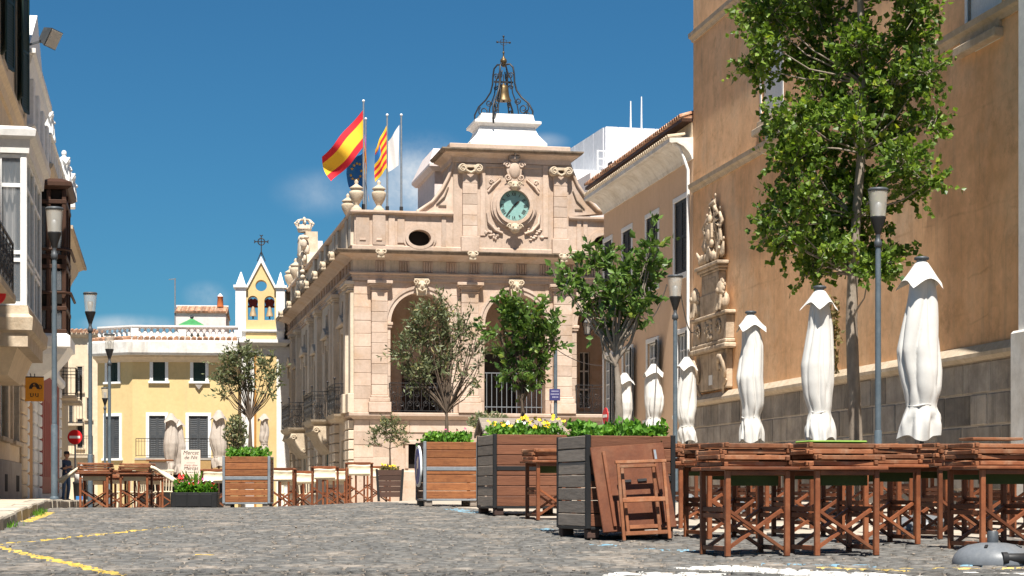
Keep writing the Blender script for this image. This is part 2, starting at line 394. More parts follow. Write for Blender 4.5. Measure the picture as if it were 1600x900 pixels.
BROWNW = M('dark_brown_bay_wood', (.062,.028,.015), (.042,.018,.010), scale=3, rough=.55, bump=.1, stretch=(8,8,1), rnd=.1)
REDP = M('red_door_paint', (.26,.028,.026), (.21,.022,.022), scale=2, rough=.55, bump=.05)
ORANGE = M('orange_sign_paint', (.72,.30,.022), (.66,.27,.02), scale=3, rough=.5, bump=.02)
OCHRED = M('ochre_door_paint', (.42,.20,.045), (.36,.165,.035), scale=3, rough=.55, bump=.05)
TILE = M('terracotta_tile', (.40,.19,.10), (.27,.15,.095), scale=5, rough=.9, bump=.3, island=.45, patch=(.50,.42,.33), pscale=6, pamt=.75)
POT = M('clay_chimney_pot', (.55,.16,.05), rough=.8)
TEAL = M('teal_shutter_paint', (.03,.115,.12), (.025,.09,.10), scale=2, rough=.6)
DIAL = M('pale_green_clock_dial', (.245,.43,.395), (.20,.36,.335), scale=4, rough=.35, bump=0, spec=.5)
BRONZE = M('bronze', (.16,.105,.045), (.10,.07,.035), scale=6, rough=.45, metal=.6, bump=.1)
BELLST = M('pale_bell_metal', (.42,.32,.2), (.33,.25,.15), scale=5, rough=.55, metal=.2)
REDIRON = M('red_bell_yoke', (.20,.03,.02), rough=.6)
WOODT = M('oiled_table_wood', (.205,.066,.026), (.125,.038,.015), scale=5, rough=.5, bump=.12, bscale=40, rnd=.38, obj=True, patch=(.26,.12,.06), pscale=2.5, pamt=.45, stretch=(1,1,1), spec=.35)
WOODC = M('weathered_chair_wood', (.25,.098,.043), (.165,.058,.025), scale=7, rough=.62, bump=.15, bscale=50, rnd=.36, obj=True, patch=(.30,.20,.13), pscale=3, pamt=.5)
WOODO = M('orange_planter_wood', (.30,.118,.042), (.19,.066,.024), scale=2.4, rough=.62, bump=.3, bscale=9, rnd=.20, obj=True, stretch=(1.2,1.2,16), patch=(.14,.05,.02), pscale=9, pamt=.5)
WOODR = M('red_brown_planter_wood', (.185,.074,.038), (.125,.048,.025), scale=2.4, rough=.62, bump=.3, bscale=9, rnd=.18, obj=True, stretch=(1.2,1.2,16))
WOODG = M('grey_weathered_wood', (.28,.235,.195), (.19,.158,.13), scale=2.4, rough=.8, bump=.3, bscale=9, rnd=.14, obj=True, stretch=(1.2,1.2,16))
WOODD = M('dark_planter_wood', (.085,.048,.036), (.055,.032,.026), scale=2.4, rough=.7, bump=.3, bscale=9, rnd=.16, obj=True, stretch=(1.2,1.2,16))
CANVASG = M('olive_green_canvas', (.045,.062,.018), (.035,.05,.014), scale=4, rough=.9, bump=.1)
LIME = M('lime_green_canvas', (.20,.32,.06), rough=.9)
CREAMC = M('cream_canvas', (.70,.62,.46), (.62,.54,.40), scale=4, rough=.9, bump=.15, bscale=12)
PARA = M('white_parasol_canvas', (.60,.585,.555), (.54,.525,.495), scale=2.5, rough=.9, bump=.12, bscale=9, patch=(.45,.43,.40), pscale=1.6, pamt=.4, fine=.05)
PARAB = M('greige_parasol_canvas', (.43,.375,.325), (.36,.31,.265), scale=2.5, rough=.9, bump=.2, bscale=9)
PLASTIC = M('grey_base_plastic', (.15,.16,.175), (.12,.13,.14), scale=5, rough=.42, bump=.06, patch=(.24,.245,.25), pscale=5, pamt=.35)
BLACKP = M('black_plastic', (.02,.02,.021), rough=.5, bump=.05)
GRIT = M('sandy_grit', (.30,.25,.20), (.22,.18,.145), scale=8, rough=.95, bump=0)
SOIL = M('soil', (.05,.035,.025), rough=1, bump=.6)
BARK = M('grey_brown_bark', (.30,.25,.20), (.17,.135,.105), scale=9, rough=.95, bump=.6, bscale=24, stretch=(1,1,.35))
BARKO = M('olive_bark', (.135,.098,.07), (.085,.062,.045), scale=9, rough=.95, bump=.5, bscale=24, stretch=(1,1,.35))
L_POP = leafmat('poplar_leaf', (.04,.085,.012), (.20,.30,.042), .38, .42)
L_OLV = leafmat('olive_leaf', (.068,.088,.036), (.20,.22,.115), .22, .45)
L_BAY = leafmat('bay_leaf', (.04,.085,.016), (.14,.225,.05), .28, .32)
L_GRN = leafmat('bedding_leaf', (.05,.15,.015), (.16,.34,.04), .35, .5)
L_DRY = leafmat('dry_weed_leaf', (.10,.09,.03), (.2,.16,.06), .3, .6)
def flat(name, c, rough=.6, **k): return M(name, c, tuple(x*.94 for x in c), scale=2, rough=rough, bump=0, fine=.03, **k)
F_YEL = flat('yellow_petal', (.80,.52,.02)); F_RED = flat('red_petal', (.62,.03,.02)); F_PNK = flat('pink_petal', (.62,.10,.24)); F_WHT = flat('white_petal', (.8,.78,.75))
RED = flat('sign_red', (.58,.022,.025), .4); BLUE = flat('sign_blue', (.03,.055,.25), .4); SWHITE = flat('sign_white', (.78,.78,.76), .4); INK = flat('dark_ink', (.03,.022,.018), .6)
NAVY = flat('navy_sign', (.04,.04,.14), .5)
FL_R = flat('flag_red', (.55,.018,.03), .8); FL_Y = flat('flag_yellow', (.82,.47,.03), .8); FL_B = flat('flag_blue', (.03,.17,.45), .8); FL_P = flat('flag_purple', (.30,.10,.36), .8); FL_W = flat('flag_white', (.72,.69,.66), .8)
LGLASS = glassmat('lamp_glass', (.72,.68,.60), .40, .2)
CLEAR = glassmat('window_pane', (.20,.22,.24), .35, .05)
SKIN = flat('skin', (.42,.22,.14)); SHIRT = flat('navy_shirt', (.03,.045,.085), .9); JEANS = flat('blue_jeans', (.075,.12,.20), .9); CAPM = flat('dark_cap', (.03,.028,.03), .9)
# ------------------------------------------------------------------ road, plaza, pavement
def add_paint(m, segs, noise_scale=13):
    t = m.node_tree; N = t.nodes; L = t.links; hs = N[m['col']]; b = N['Principled BSDF']
    g = N.new('ShaderNodeNewGeometry').outputs['Position']; cur = hs.outputs[0]
    n = N.new('ShaderNodeTexNoise'); n.inputs['Scale'].default_value = noise_scale; n.inputs['Detail'].default_value = 6; n.inputs['Roughness'].default_value = .7
    L.new(g, n.inputs['Vector'])
    def mth(op, a, b2=None, c=None):
        x = N.new('ShaderNodeMath'); x.operation = op
        for i, v in enumerate((a, b2, c)):
            if v is None: continue
            if isinstance(v, (int, float)): x.inputs[i].default_value = v
            else: L.new(v, x.inputs[i])
        return x.outputs[0]
    for (p, q, hw, col, wear) in segs:
        d = Vector((q[0]-p[0], q[1]-p[1], 0)); ln = d.length; d.normalize(); nn = Vector((-d.y, d.x, 0))
        s = N.new('ShaderNodeVectorMath'); s.operation = 'SUBTRACT'; s.inputs[1].default_value = (p[0], p[1], 0); L.new(g, s.inputs[0])
        def dot(v):
            x = N.new('ShaderNodeVectorMath'); x.operation = 'DOT_PRODUCT'; x.inputs[1].default_value = v; L.new(s.outputs[0], x.inputs[0]); return x.outputs['Value']
        a = dot(d); c = dot(nn)
        edge = mth('MULTIPLY', mth('SUBTRACT', n.outputs[0], .5), hw*1.6)
        ac = mth('ADD', mth('ABSOLUTE', c), edge)
        m1 = mth('LESS_THAN', ac, hw)
        m2 = mth('MULTIPLY', mth('GREATER_THAN', a, 0), mth('LESS_THAN', a, ln))
        m3 = mth('GREATER_THAN', n.outputs[0], wear)
        mk = mth('MULTIPLY', mth('MULTIPLY', m1, m2), m3)
        x = N.new('ShaderNodeMix'); x.data_type = 'RGBA'; x.inputs[7].default_value = (*col, 1); L.new(mk, x.inputs[0]); L.new(cur, x.inputs[6]); cur = x.outputs[2]
    L.new(cur, b.inputs['Base Color'])
YL = (.48,.33,.06); WH = (.58,.56,.52); BL = (.15,.28,.36); OR = (.55,.40,.12)
PAINT = [(gp(-40,846), gp(186,899), .06, YL, .43), (gp(-40,853), gp(62,846), .05, YL, .45), (gp(64,845), gp(232,827), .065, YL, .46), (gp(236,826), gp(283,822), .05, YL, .52), (gp(40,816), gp(80,801), .08, YL, .44),
         (gp(312,867), gp(334,869), .05, YL, .3),
         (gp(1085,885), gp(1420,905), .30, WH, .40), (gp(952,896), gp(1125,900), .22, WH, .40), (gp(1500,895), gp(1640,897), .05, WH, .42),
         (gp(1275,886), gp(1420,893), .10, OR, .47), (gp(1400,889), gp(1640,888), .05, OR, .50),
         (gp(1190,881), gp(1370,885), .07, BL, .5), (gp(1000,858), gp(1110,862), .10, BL, .5), (gp(1500,884), gp(1640,884), .06, BL, .5),
         (gp(930,851), gp(960,853), .10, BL, .45), (gp(840,826), gp(868,829), .14, BL, .48), (gp(705,795), gp(745,802), .16, BL, .5)]
COB = M('dark_cobble_stone', (.108,.102,.092), (.070,.068,.064), scale=7, rough=.62, bump=.45, bscale=26, rnd=.16, island=.17, fine=.18, patch=(.24,.20,.16), pscale=1.7, pamt=.6, spec=.4)
add_paint(COB, PAINT)
GRT = M('sandy_cobble_joint', (.20,.165,.13), (.10,.088,.074), scale=8, rough=.95, bump=.6, bscale=40, patch=(.40,.33,.26), pscale=2.6, pamt=.6)
add_paint(GRT, PAINT)
FARG = M('worn_grey_paving', (.26,.235,.205), (.17,.16,.145), scale=2.5, rough=.85, bump=.3, bscale=20)
PLZ = M('pale_plaza_paving', (.44,.38,.31), (.33,.285,.23), scale=1.6, rough=.85, bump=.25, bscale=16, patch=(.25,.215,.18), pscale=1.3, pamt=.6)
KERB = M('pale_kerb_stone', (.50,.44,.35), (.36,.31,.245), scale=3, rough=.9, bump=.5, bscale=12, rnd=.14, patch=(.18,.155,.13), pscale=2.5, pamt=.6)
SWALK = M('sandy_pavement_slab', (.50,.42,.32), (.42,.345,.26), scale=1.4, rough=.9, bump=.2, bscale=14, patch=(.30,.25,.2), pscale=1.4, pamt=.5)

def sheet(name, xs, ys, zf, mat, keep=None, parent=None):
    vs = [(x, y, zf(x, y)) for y in ys for x in xs]; n = len(xs)
    fs = [(j*n+i, j*n+i+1, (j+1)*n+i+1, (j+1)*n+i) for j in range(len(ys)-1) for i in range(n-1) if keep is None or keep((xs[i]+xs[i+1])/2, (ys[j]+ys[j+1])/2)]
    me = bpy.data.meshes.new(name); me.from_pydata(vs, [], fs); me.materials.append(mat)
    for p in me.polygons: p.use_smooth = True
    o = bpy.data.objects.new(name, me); C.objects.link(o)
    if parent: o.parent = parent
    return o
def lin(a, b, n): return [a+(b-a)*i/n for i in range(n+1)]
xs = [-900,-300,-120,-60,-35] + lin(-25, 25, 50) + [35,60,120,300,900]
ys = [-300,-100,-40,-20,-10] + lin(-5, 9, 14) + lin(9.5, 45, 71) + lin(46, 120, 37) + [150,220,400,900,2500]
ground = sheet('ground', xs, ys, lambda x, y: gz(x, y)-.035, FARG); ground['kind'] = 'structure'
LF = Fr(10.4, 38, 49)                                    # the left row of houses: facade plane lx = 0
KX = 1.62                                                # kerb line, metres out from the facades
def lwl(x, y): return ((x-LF.O[0])*LF.u[0]+(y-LF.O[1])*LF.u[1], (x-LF.O[0])*LF.w[0]+(y-LF.O[1])*LF.w[1])
PB = [(7.5,19.4),(4.5,20.4),(2.4,21.4),(1.1,22.2),(.2,26.5),(-.7,30.5),(-1.5,33),(-2.2,36),(-3.2,39.5),(-5,42),(-12,44)]   # where the cobbles end and the pale plaza begins
def pby(x):
    t = sorted((a, b) for a, b in PB); return interp(t, x)
def on_road(x, y):
    lx, ly = lwl(x, y)
    return lx > KX+.02 and y < pby(x)
road = thing('road', '', '', (0, 14, gz(0, 14))); del road['label']; del road['category']; road['kind'] = 'structure'
rs = sheet('road_bed', lin(-11, 9, 80), lin(8, 46, 152), lambda x, y: gz(x, y)-.009, GRT, lambda x, y: on_road(x, y) or on_road(x+.2, y) or on_road(x, y-.2))
rs.parent = road; rs.location = (0, -14, -gz(0, 14)); rs['kind'] = 'structure'
plaza = sheet('plaza', lin(-14, 14, 112), lin(18, 72, 216), lambda x, y: gz(x, y)-.006, PLZ, lambda x, y: y > pby(x)-.15); plaza['kind'] = 'structure'
# cobbles: rows across the street, uneven sizes, domed tops
rv = random.Random(5)
def cob_variant():
    k = 8; ring = []
    for i in range(k):
        a = 2*pi*(i+.5)/k; c, s_ = cos(a), sin(a)
        q = 1/max(abs(c), abs(s_))**.82
        ring.append((.5*c*q*.92*(1+rv.uniform(-.10,.07)), .5*s_*q*.92*(1+rv.uniform(-.10,.07))))
    v = [(x, y, -.03) for x, y in ring] + [(x*.95, y*.95, rv.uniform(-.002,.005)) for x, y in ring] + [(x*.62, y*.62, .0045+rv.uniform(-.0025,.003)) for x, y in ring] + [(rv.uniform(-.08,.08), rv.uniform(-.08,.08), .006)]
    f = [(r*k+i, r*k+(i+1) % k, (r+1)*k+(i+1) % k, (r+1)*k+i) for r in (0, 1) for i in range(k)] + [(2*k+i, 2*k+(i+1) % k, 3*k) for i in range(k)]
    return v, f
CV = [cob_variant() for _ in range(14)]
CM = []
for v, f in CV:
    me = bpy.data.meshes.new('cobble'); me.from_pydata(v, [], f); me.materials.append(COB)
    me.polygons.foreach_set('use_smooth', [True]*len(f)); CM.append(me)
stones = []
ang = radians(9); ca, sa = cos(ang), sin(ang); v_ = 6.0
while v_ < 46:
    dv = rv.uniform(.10, .145); u_ = -16 + rv.uniform(0, .3)
    while u_ < 18:
        du = rv.choice((.12,.14,.17,.2,.23,.28))*rv.uniform(.9,1.1)
        uc = u_+du/2; vc = v_+dv/2+rv.uniform(-.012,.012)
        x = uc*ca-vc*sa; y = uc*sa+vc*ca
        if y > 12.6 and abs((x)/max(y,1)) < .30 and on_road(x, y): stones.append((x, y, du, dv, rv.randrange(14), rv.choice((0, pi)), ang+rv.uniform(-.05,.05), rv.uniform(-.007,.005)))
        u_ += du
    v_ += dv
def vis(s):
    px = CX+s[0]/s[1]*F; py = HY+hgr(s[0], s[1])/s[1]*F
    return -10 < px < 1610 and py < 903
stones.sort(key=lambda s: (not vis(s), s[1]))
near, rest = stones[:300], stones[300:]
for (x, y, du, dv, vi, fl, r, dz) in near:
    o = put('cobble', CM[vi], road, (x, y-14, gz(x, y)+dz-gz(0, 14)), (rv.uniform(-.018,.018), rv.uniform(-.018,.018), r+fl)); o.scale = (du, dv, 1)
vs_, fs_ = [], []
for (x, y, du, dv, vi, fl, r, dz) in rest:
    b = len(vs_); c, s_ = cos(r+fl), sin(r+fl); z = gz(x, y)+dz; tx, ty = rv.uniform(-.02,.02), rv.uniform(-.02,.02)
    for (px, py, pz) in CV[vi][0]:
        X, Y = px*du, py*dv
        vs_.append((x+X*c-Y*s_, y-14+X*s_+Y*c, z-gz(0,14)+pz+X*tx+Y*ty))
    fs_ += [tuple(i+b for i in f) for f in CV[vi][1]]
me = bpy.data.meshes.new('cobbles'); me.from_pydata(vs_, [], fs_); me.materials.append(COB); me.polygons.foreach_set('use_smooth', [True]*len(fs_))
put('cobbles', me, road, kind='stuff')
# raised pavement along the left houses
pave = thing('pavement', '', '', (*LF.world(.8, -16), zsw(LF.world(.8,-16)[1])), LF.A); del pave['label']; del pave['category']; pave['kind'] = 'structure'
z0p = pave.location[2]
mb = MB(); n0 = None
L_ = lin(-42, 46, 110); vs, fs = [], []
for ly in L_:
    zz = zsw(LF.world(KX, ly)[1]) - z0p
    vs += [(-1.0-.8, ly+16, zz-.3), (-1.0-.8, ly+16, zz), (KX-.24-.8, ly+16, zz), (KX-.24-.8, ly+16, zz-.3)]
for i in range(len(L_)-1):
    fs += [(i*4+j, i*4+j+1, (i+1)*4+j+1, (i+1)*4+j) for j in range(3)]
mb.add(vs, fs); o = mb.build('pavement_surface', SWALK, pave); o['kind'] = 'structure'
ly = -40.0; rk = random.Random(3)
while ly < 40:
    ln = rk.uniform(.7, 1.15); a, b_ = ly+.008, ly+ln-.008
    za = zsw(LF.world(KX, a)[1])-z0p; zb = zsw(LF.world(KX, b_)[1])-z0p; j = rk.uniform(-.012,.012); r_ = .035
    x0, x1 = KX-.245-.8, KX-.8+rk.uniform(-.012,.012)
    sec = [(x0, -.45), (x0, j), (x1-r_, j), (x1-r_*.3, j-r_*.3), (x1, j-r_), (x1+.012, -.45)]
    k = len(sec); vs = [(x, a+16, za+z) for x, z in sec] + [(x, b_+16, zb+z) for x, z in sec]
    MB().add(vs, [(i, (i+1) % k, k+(i+1) % k, k+i) for i in range(k)] + [tuple(range(k)), tuple(range(2*k-1, k-1, -1))]).build('kerb_stone', KERB, pave)
    ly += ln

# ------------------------------------------------------------------ shared building bits
_cache = {}
def shutter_mesh(w, h, mat, key, slat=.062):
    k = ('sh', round(w,2), round(h,2), key)
    if k in _cache: return _cache[k]
    mb = MB(); st = min(.07, w*.18); t = .02
    mb.box(-w/2, -w/2+st, -t, t, 0, h); mb.box(w/2-st, w/2, -t, t, 0, h)
    for z in (0, h*.48, h-st): mb.box(-w/2+st, w/2-st, -t+.002, t-.002, z, z+st)
    z = st+.01
    while z < h-st-.02:
        if not (h*.48-.03 < z < h*.48+st):
            mb.add([(-w/2+st, .014, z+slat*.72), (w/2-st, .014, z+slat*.72), (w/2-st, -.015, z), (-w/2+st, -.015, z), (-w/2+st, .019, z+slat*.62), (w/2-st, .019, z+slat*.62), (w/2-st, -.010, z-.008), (-w/2+st, -.010, z-.008)],
                   [(0,1,2,3),(7,6,5,4),(2,1,5,6),(3,2,6,7),(0,3,7,4),(1,0,4,5)])
        z += slat
    mb.box(-w/2+st, w/2-st, -.002, .002, .01, h-.01)
    _cache[k] = mb.mesh('shutter', mat); return _cache[k]
def window(parent, pos, rz, w, h, kind='shutter', fmat=None, lmat=None, fw=.12, proud=.03, sill=True, depth=.16, key='a', cols=2, rows=4, glass=None, opened=(), slat=.062):
    """window standing in a wall opening; local front is -y, pos is the middle of the sill line on the wall face"""
    mb = MB()
    mb.box(-w/2-fw, -w/2, -proud, depth, 0, h, c=.01); mb.box(w/2, w/2+fw, -proud, depth, 0, h, c=.01); mb.box(-w/2-fw, w/2+fw, -proud-.004, depth, h, h+fw, c=.01)
    o = mb.build('window', fmat, parent, pos, rz)
    if sill:
        s = .10; MB().box(-w/2-fw-.06, w/2+fw+.06, -proud-.08, depth, -s, -.001, c=.012).build('sill', fmat, o)
    if kind == 'shutter':
        me = shutter_mesh(w/2-.006, h-.01, lmat, key, slat)
        for sx in (-1, 1): put('shutter', me, o, (sx*w/4, .035, .005), rng.uniform(-.025,.025))
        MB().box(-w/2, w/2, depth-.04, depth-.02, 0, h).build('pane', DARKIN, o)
    else:
        MB().box(-w/2+.001, w/2-.001, depth-.03, depth-.015, .001, h-.001).build('pane', glass or WINGL, o)
        mb = MB(); q = .035
        mb.box(-w/2+.002, -w/2+.05, depth-.08, depth-.032, .002, h-.002); mb.box(w/2-.05, w/2-.002, depth-.08, depth-.032, .002, h-.002)
        for i in range(1, cols): mb.box(-w/2+w*i/cols-q/2-.01, -w/2+w*i/cols+q/2+.01, depth-.075, depth-.033, .002, h-.002)
        for j in range(rows+1): z = min(max(h*j/rows-q/2, .003), h-q-.003); mb.box(-w/2+.051, w/2-.051, depth-.07, depth-.034, z, z+q)
        mb.build('glazing_bars', WHITEP, o)
    for sx in opened:      # leaf folded back, standing a little off the wall
        lw = min(w/2, .62); th = sx*radians(-15)
        put('shutter', shutter_mesh(lw, h, lmat, key+'o'), o, (sx*(w/2+.03+lw/2*cos(th)), -proud-.03-lw/2*sin(radians(15)), 0), th)
    return o
def tri_fan(c, n, r, a0=0, a1=2*pi): return [(c[0]+r*cos(a0+(a1-a0)*i/n), c[1]+r*sin(a0+(a1-a0)*i/n)) for i in range(n+1)]
def spiral(cx, cz, r0, turns, y, a0=0, dirn=1, n=22, shrink=.22):
    return [(cx+r0*(1-(1-shrink)*i/n)*cos(a0+dirn*turns*2*pi*i/n), y, cz+r0*(1-(1-shrink)*i/n)*sin(a0+dirn*turns*2*pi*i/n)) for i in range(n+1)]
def urn(parent, x, y, z, s=1.0, name='stone_urn'):
    prof = [(.20,0),(.20,.08),(.12,.14),(.10,.22),(.15,.30),(.235,.46),(.27,.62),(.265,.70),(.20,.74),(.20,.78),(.25,.80),(.25,.85),(.17,.90),(.08,.96),(.055,1.0),(.085,1.06),(.05,1.12),(.01,1.16)]
    MB().lathe([(r*s, h*s) for r, h in prof], (0,0,0), 14).build(name, PALEST, parent, (x, y, z))
def railing(mb, p0, p1, z0, z1, axis_pts=None, step=.11, ornate=True, m=0, r=.010):
    p0 = Vector((p0[0], p0[1], 0)); p1 = Vector((p1[0], p1[1], 0)); d = p1-p0; L = d.length; d.normalize(); H = z1-z0
    P = lambda a, z: (p0.x+d.x*a, p0.y+d.y*a, z)
    mb.bar(P(0,z1), P(L,z1), .04, .03, m); mb.bar(P(0,z0+.05), P(L,z0+.05), .025, .025, m); mb.bar(P(0,z1-.12), P(L,z1-.12), .018, .018, m)
    mb.bar(P(0,z0), P(0,z1), .03, .03, m); mb.bar(P(L,z0), P(L,z1), .03, .03, m)
    if not ornate:
        k = int(L/step)
        for i in range(1, k): mb.bar(P(L*i/k, z0+.05), P(L*i/k, z1), .014, .014, m)
        return
    k = max(2, round(L/.62)); w = L/k
    for i in range(k):
        a = w*i; c = a+w/2
        if i: mb.bar(P(a,z0+.05), P(a,z1), .02, .02, m)
        def sp(ca, cz, R, turns, a0, dr):
            n = 16; pts = []
            for q in range(n+1):
                rr = R*(1-.72*q/n); an = a0+dr*turns*2*pi*q/n; pts.append(P(ca+rr*cos(an), cz+rr*sin(an)))
            mb.tube(pts, r, 4, m, cap=False, sm=False)
        R = min(w*.22, H*.2)
        sp(c-R*1.05, z0+H*.28, R, 1.3, 0, 1); sp(c+R*1.05, z0+H*.28, R, 1.3, pi, -1)
        sp(c-R*1.05, z0+H*.62, R*.9, 1.2, 0, -1); sp(c+R*1.05, z0+H*.62, R*.9, 1.2, pi, 1)
        mb.tube([P(c-w*.45, z0+.06), P(c-w*.2, z0+H*.45), P(c-w*.42, z1-.13)], r, 4, m, False, False); mb.tube([P(c+w*.45, z0+.06), P(c+w*.2, z0+H*.45), P(c+w*.42, z1-.13)], r, 4, m, False, False)
        mb.bar(P(c, z0+.05), P(c, z1-.1), .016, .016, m)
# ------------------------------------------------------------------ town hall
T = Fr(11.4, 553, 70)
TH = thing('town_hall', 'ornate sandstone town hall with arched loggia, clock gable and white bell stand', 'town hall', T.loc, T.A)
fx = T.x
def fz(py, px=640, ly=0): return T.onf(px, py, ly)[1]
W = fx(1046); SL = 31.0
z_pl = fz(735); z_l0 = fz(656); z_l1 = fz(645); z_cap = fz(456); z_ar = fz(440); z_fr = fz(427); z_c0 = fz(408); z_c1 = fz(391, 640, -.6); z_at = fz(331); z_sp = fz(504)
path = [(W, 0), (0, 0), (0, SL)]
ARC = [(fx(657.5), fx(704)-fx(657.5)), (fx(805), fx(852)-fx(805)), (fx(948.5), fx(995)-fx(948.5))]
# cores: base wall, piers, spandrels with real arches
bw = [fx(638), fx(650), fz(732), fz(694)]
mb = MB(); mb.wall('x', 0.03, W, -.6, z_l0, .03, .7, [tuple(bw)]); mb.build('base_wall', STONE, TH)
mb = MB(); mb.box(bw[0]-.12, bw[0], -.03, .5, bw[2], bw[3], c=.01); mb.box(bw[1], bw[1]+.12, -.03, .5, bw[2], bw[3], c=.01); mb.box(bw[0]-.2, bw[1]+.2, -.06, .5, bw[3], bw[3]+.14, c=.01)
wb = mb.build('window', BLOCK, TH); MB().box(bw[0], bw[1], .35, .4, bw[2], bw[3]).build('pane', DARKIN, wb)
edges = [.0] + [e for c, r in ARC for e in (c-r, c+r)] + [W]
for i in range(0, 8, 2): MB().box(edges[i]+(.03 if i == 0 else .012), edges[i+1]-.012, .05, .7, z_l1, z_ar-.01).build('pier_core', STONE, TH)
sx0 = [.03, (ARC[0][0]+ARC[1][0])/2, (ARC[1][0]+ARC[2][0])/2, W]
for k, (c, r) in enumerate(ARC):
    pts = [(c+r*cos(pi*i/24), z_sp+r*sin(pi*i/24)) for i in range(25)]
    poly = [(max(c-r-.35, sx0[k]), z_sp), ] + list(reversed(pts)) + [(c+r+.35, z_sp), (sx0[k+1], z_sp), (sx0[k+1], z_ar), (sx0[k], z_ar), (sx0[k], z_sp)]
    poly = list(reversed(pts)) + [(c+r+.3, z_sp), (c+r+.3, z_ar), (c-r-.3, z_ar), (c-r-.3, z_sp)]
    MB().prism(poly, 'xz', .015, .72).build('spandrel', STONE, TH)
    for q, (ra, rb, pr) in enumerate(((1.0, 1.13, .055), (1.13, 1.22, .095))):
        a = [(c+r*ra*cos(pi*i/28), z_sp+r*ra*sin(pi*i/28)) for i in range(29)]; b_ = [(c+r*rb*cos(pi*i/28), z_sp+r*rb*sin(pi*i/28)) for i in range(29)]
        MB().prism(a+b_[::-1], 'xz', .01-pr, .03).build('archivolt', BLOCK, TH)
    for sx in (-1, 1):
        e = c+sx*r
        mb = MB(); mb.box(e-.30 if sx < 0 else e-.07, e+.07 if sx < 0 else e+.30, -.085, .74, z_sp-.11, z_sp+.0, c=.015); mb.box(e-.27 if sx < 0 else e-.04, e+.04 if sx < 0 else e+.27, -.05, .735, z_sp-.2, z_sp-.112, c=.01)
        mb.build('impost', BLOCK, TH)
    # carved keystone head
    zt = z_sp+r
    mb = MB(); mb.prism([(c-.17, zt-.12), (c+.17, zt-.12), (c+.27, zt+.50), (c-.27, zt+.50)], 'xz', -.2, .02)
    ks = mb.build('keystone', PALEST, TH)
    mb = MB(); mb.sphere((c, -.23, zt+.20), .17, .15, .22); mb.sphere((c-.1, -.34, zt+.28), .05); mb.sphere((c+.1, -.34, zt+.28), .05); mb.sphere((c, -.38, zt+.2), .045, .06, .07); mb.tube(spiral(c-.2, zt+.36, .11, 1.2, -.26, 0), .03, 5); mb.tube(spiral(c+.2, zt+.36, .11, 1.2, -.26, pi, -1), .03, 5)
    mb.tube([(c-.14, -.3, zt+.1), (c, -.34, zt+.02), (c+.14, -.3, zt+.1)], .04, 5); mb.build('carved_head', PALEST, ks)
# ashlar courses: every stone its own piece
br = random.Random(2)
def course_blocks(x0, x1, z0, z1, n, y, lens=None, jit=.006):
    h = (z1-z0)/n
    for j in range(n):
        x = x0; first = True
        while x < x1-.02:
            ln = (x1-x0) if lens is None else br.uniform(*lens)*(.55 if first and j % 2 else 1)
            xe = min(x+ln, x1)
            if x1-xe < .18: xe = x1
            first = False
            za, zb = z0+j*h+.0045, z0+(j+1)*h-.0045
            if not (lens and xe > bw[0]-.2 and x < bw[1]+.2 and zb > bw[2] and za < bw[3]+.14 and x0 <= bw[0] <= x1):
                MB().box(x+.0045, xe-.0045, y+br.uniform(-jit, jit), .1, za, zb, c=.012).build('stone_block', BLOCK, TH)
            x = xe
course_blocks(0.0, W-3.0, z_pl+.005, z_l0-.005, 4, -.01, (.8, 1.5))
pil = [(580, 605, 553, 611), (720, 747, 704, 757), (864, 893, 852, 902)]
NC = 10
for (a, b, lo, hi) in pil:
    A, B, LO, HI = fx(a), fx(b), fx(lo), fx(hi)
    if lo == 553: LO = 0.0
    course_blocks(LO, A-.004, z_l1+.004, z_ar-.015, NC, 0.0)
    course_blocks(A, B, fz(618), z_cap, NC, -.14)
    course_blocks(B+.004, HI-.014, z_l1+.004, z_sp-.21, NC-3, 0.0)
    mb = MB(); p = .0
    mb.box(A-.12, B+.12, -.26, .06, z_l1+.003, z_l1+.38, c=.015); mb.box(A-.08, B+.08, -.22, .05, z_l1+.383, fz(622), c=.02); mb.box(A-.03, B+.03, -.18, .05, fz(622)+.002, fz(618)-.002, c=.02)
    mb.build('pedestal', BLOCK, TH)
    mb = MB(); zc = z_cap; H = z_ar-zc
    for (o, a0, a1) in ((.03, 0, .12), (-.0, .12, .38), (.05, .38, .5), (.11, .5, .68), (.17, .68, .985)): mb.box(A-o, B+o, -.15-o, .06, zc+H*a0+.002, zc+H*a1-.002, c=.012)
    mb.build('capital', BLOCK, TH)
# ledge, plinth, entablature, cornice, coping run round the corner
MB().sweep(path, [(-.3,-.6),(.10,-.6),(.10,z_pl-.06),(.06,z_pl),(-.3,z_pl)]).build('plinth', STONE, TH)
MB().sweep(path, [(-.3,z_l0),(.03,z_l0),(.09,z_l0+.06),(.16,z_l0+.1),(.20,z_l0+.14),(.20,z_l1-.03),(.17,z_l1),(-.3,z_l1)]).build('ledge', BLOCK, TH)
h = z_fr-z_ar
MB().sweep(path, [(-.4,z_ar),(.06,z_ar),(.06,z_ar+h*.45),(.10,z_ar+h*.47),(.10,z_ar+h*.72),(.18,z_ar+h*.85),(.18,z_fr),(-.4,z_fr)]).build('architrave', STONE, TH)
MB().sweep(path, [(-.4,z_fr+.001),(.04,z_fr+.001),(.04,z_c0),(-.4,z_c0)]).build('frieze', SIDEST, TH)
H = z_c1-z_c0
MB().sweep(path, [(-.4,z_c0+.001),(.10,z_c0+.001),(.16,z_c0+.06),(.30,z_c0+.12),(.50,z_c0+.17),(.56,z_c0+.2),(.56,z_c0+.24),(-.4,z_c0+.24)]).build('bed_moulding', BLOCK, TH)
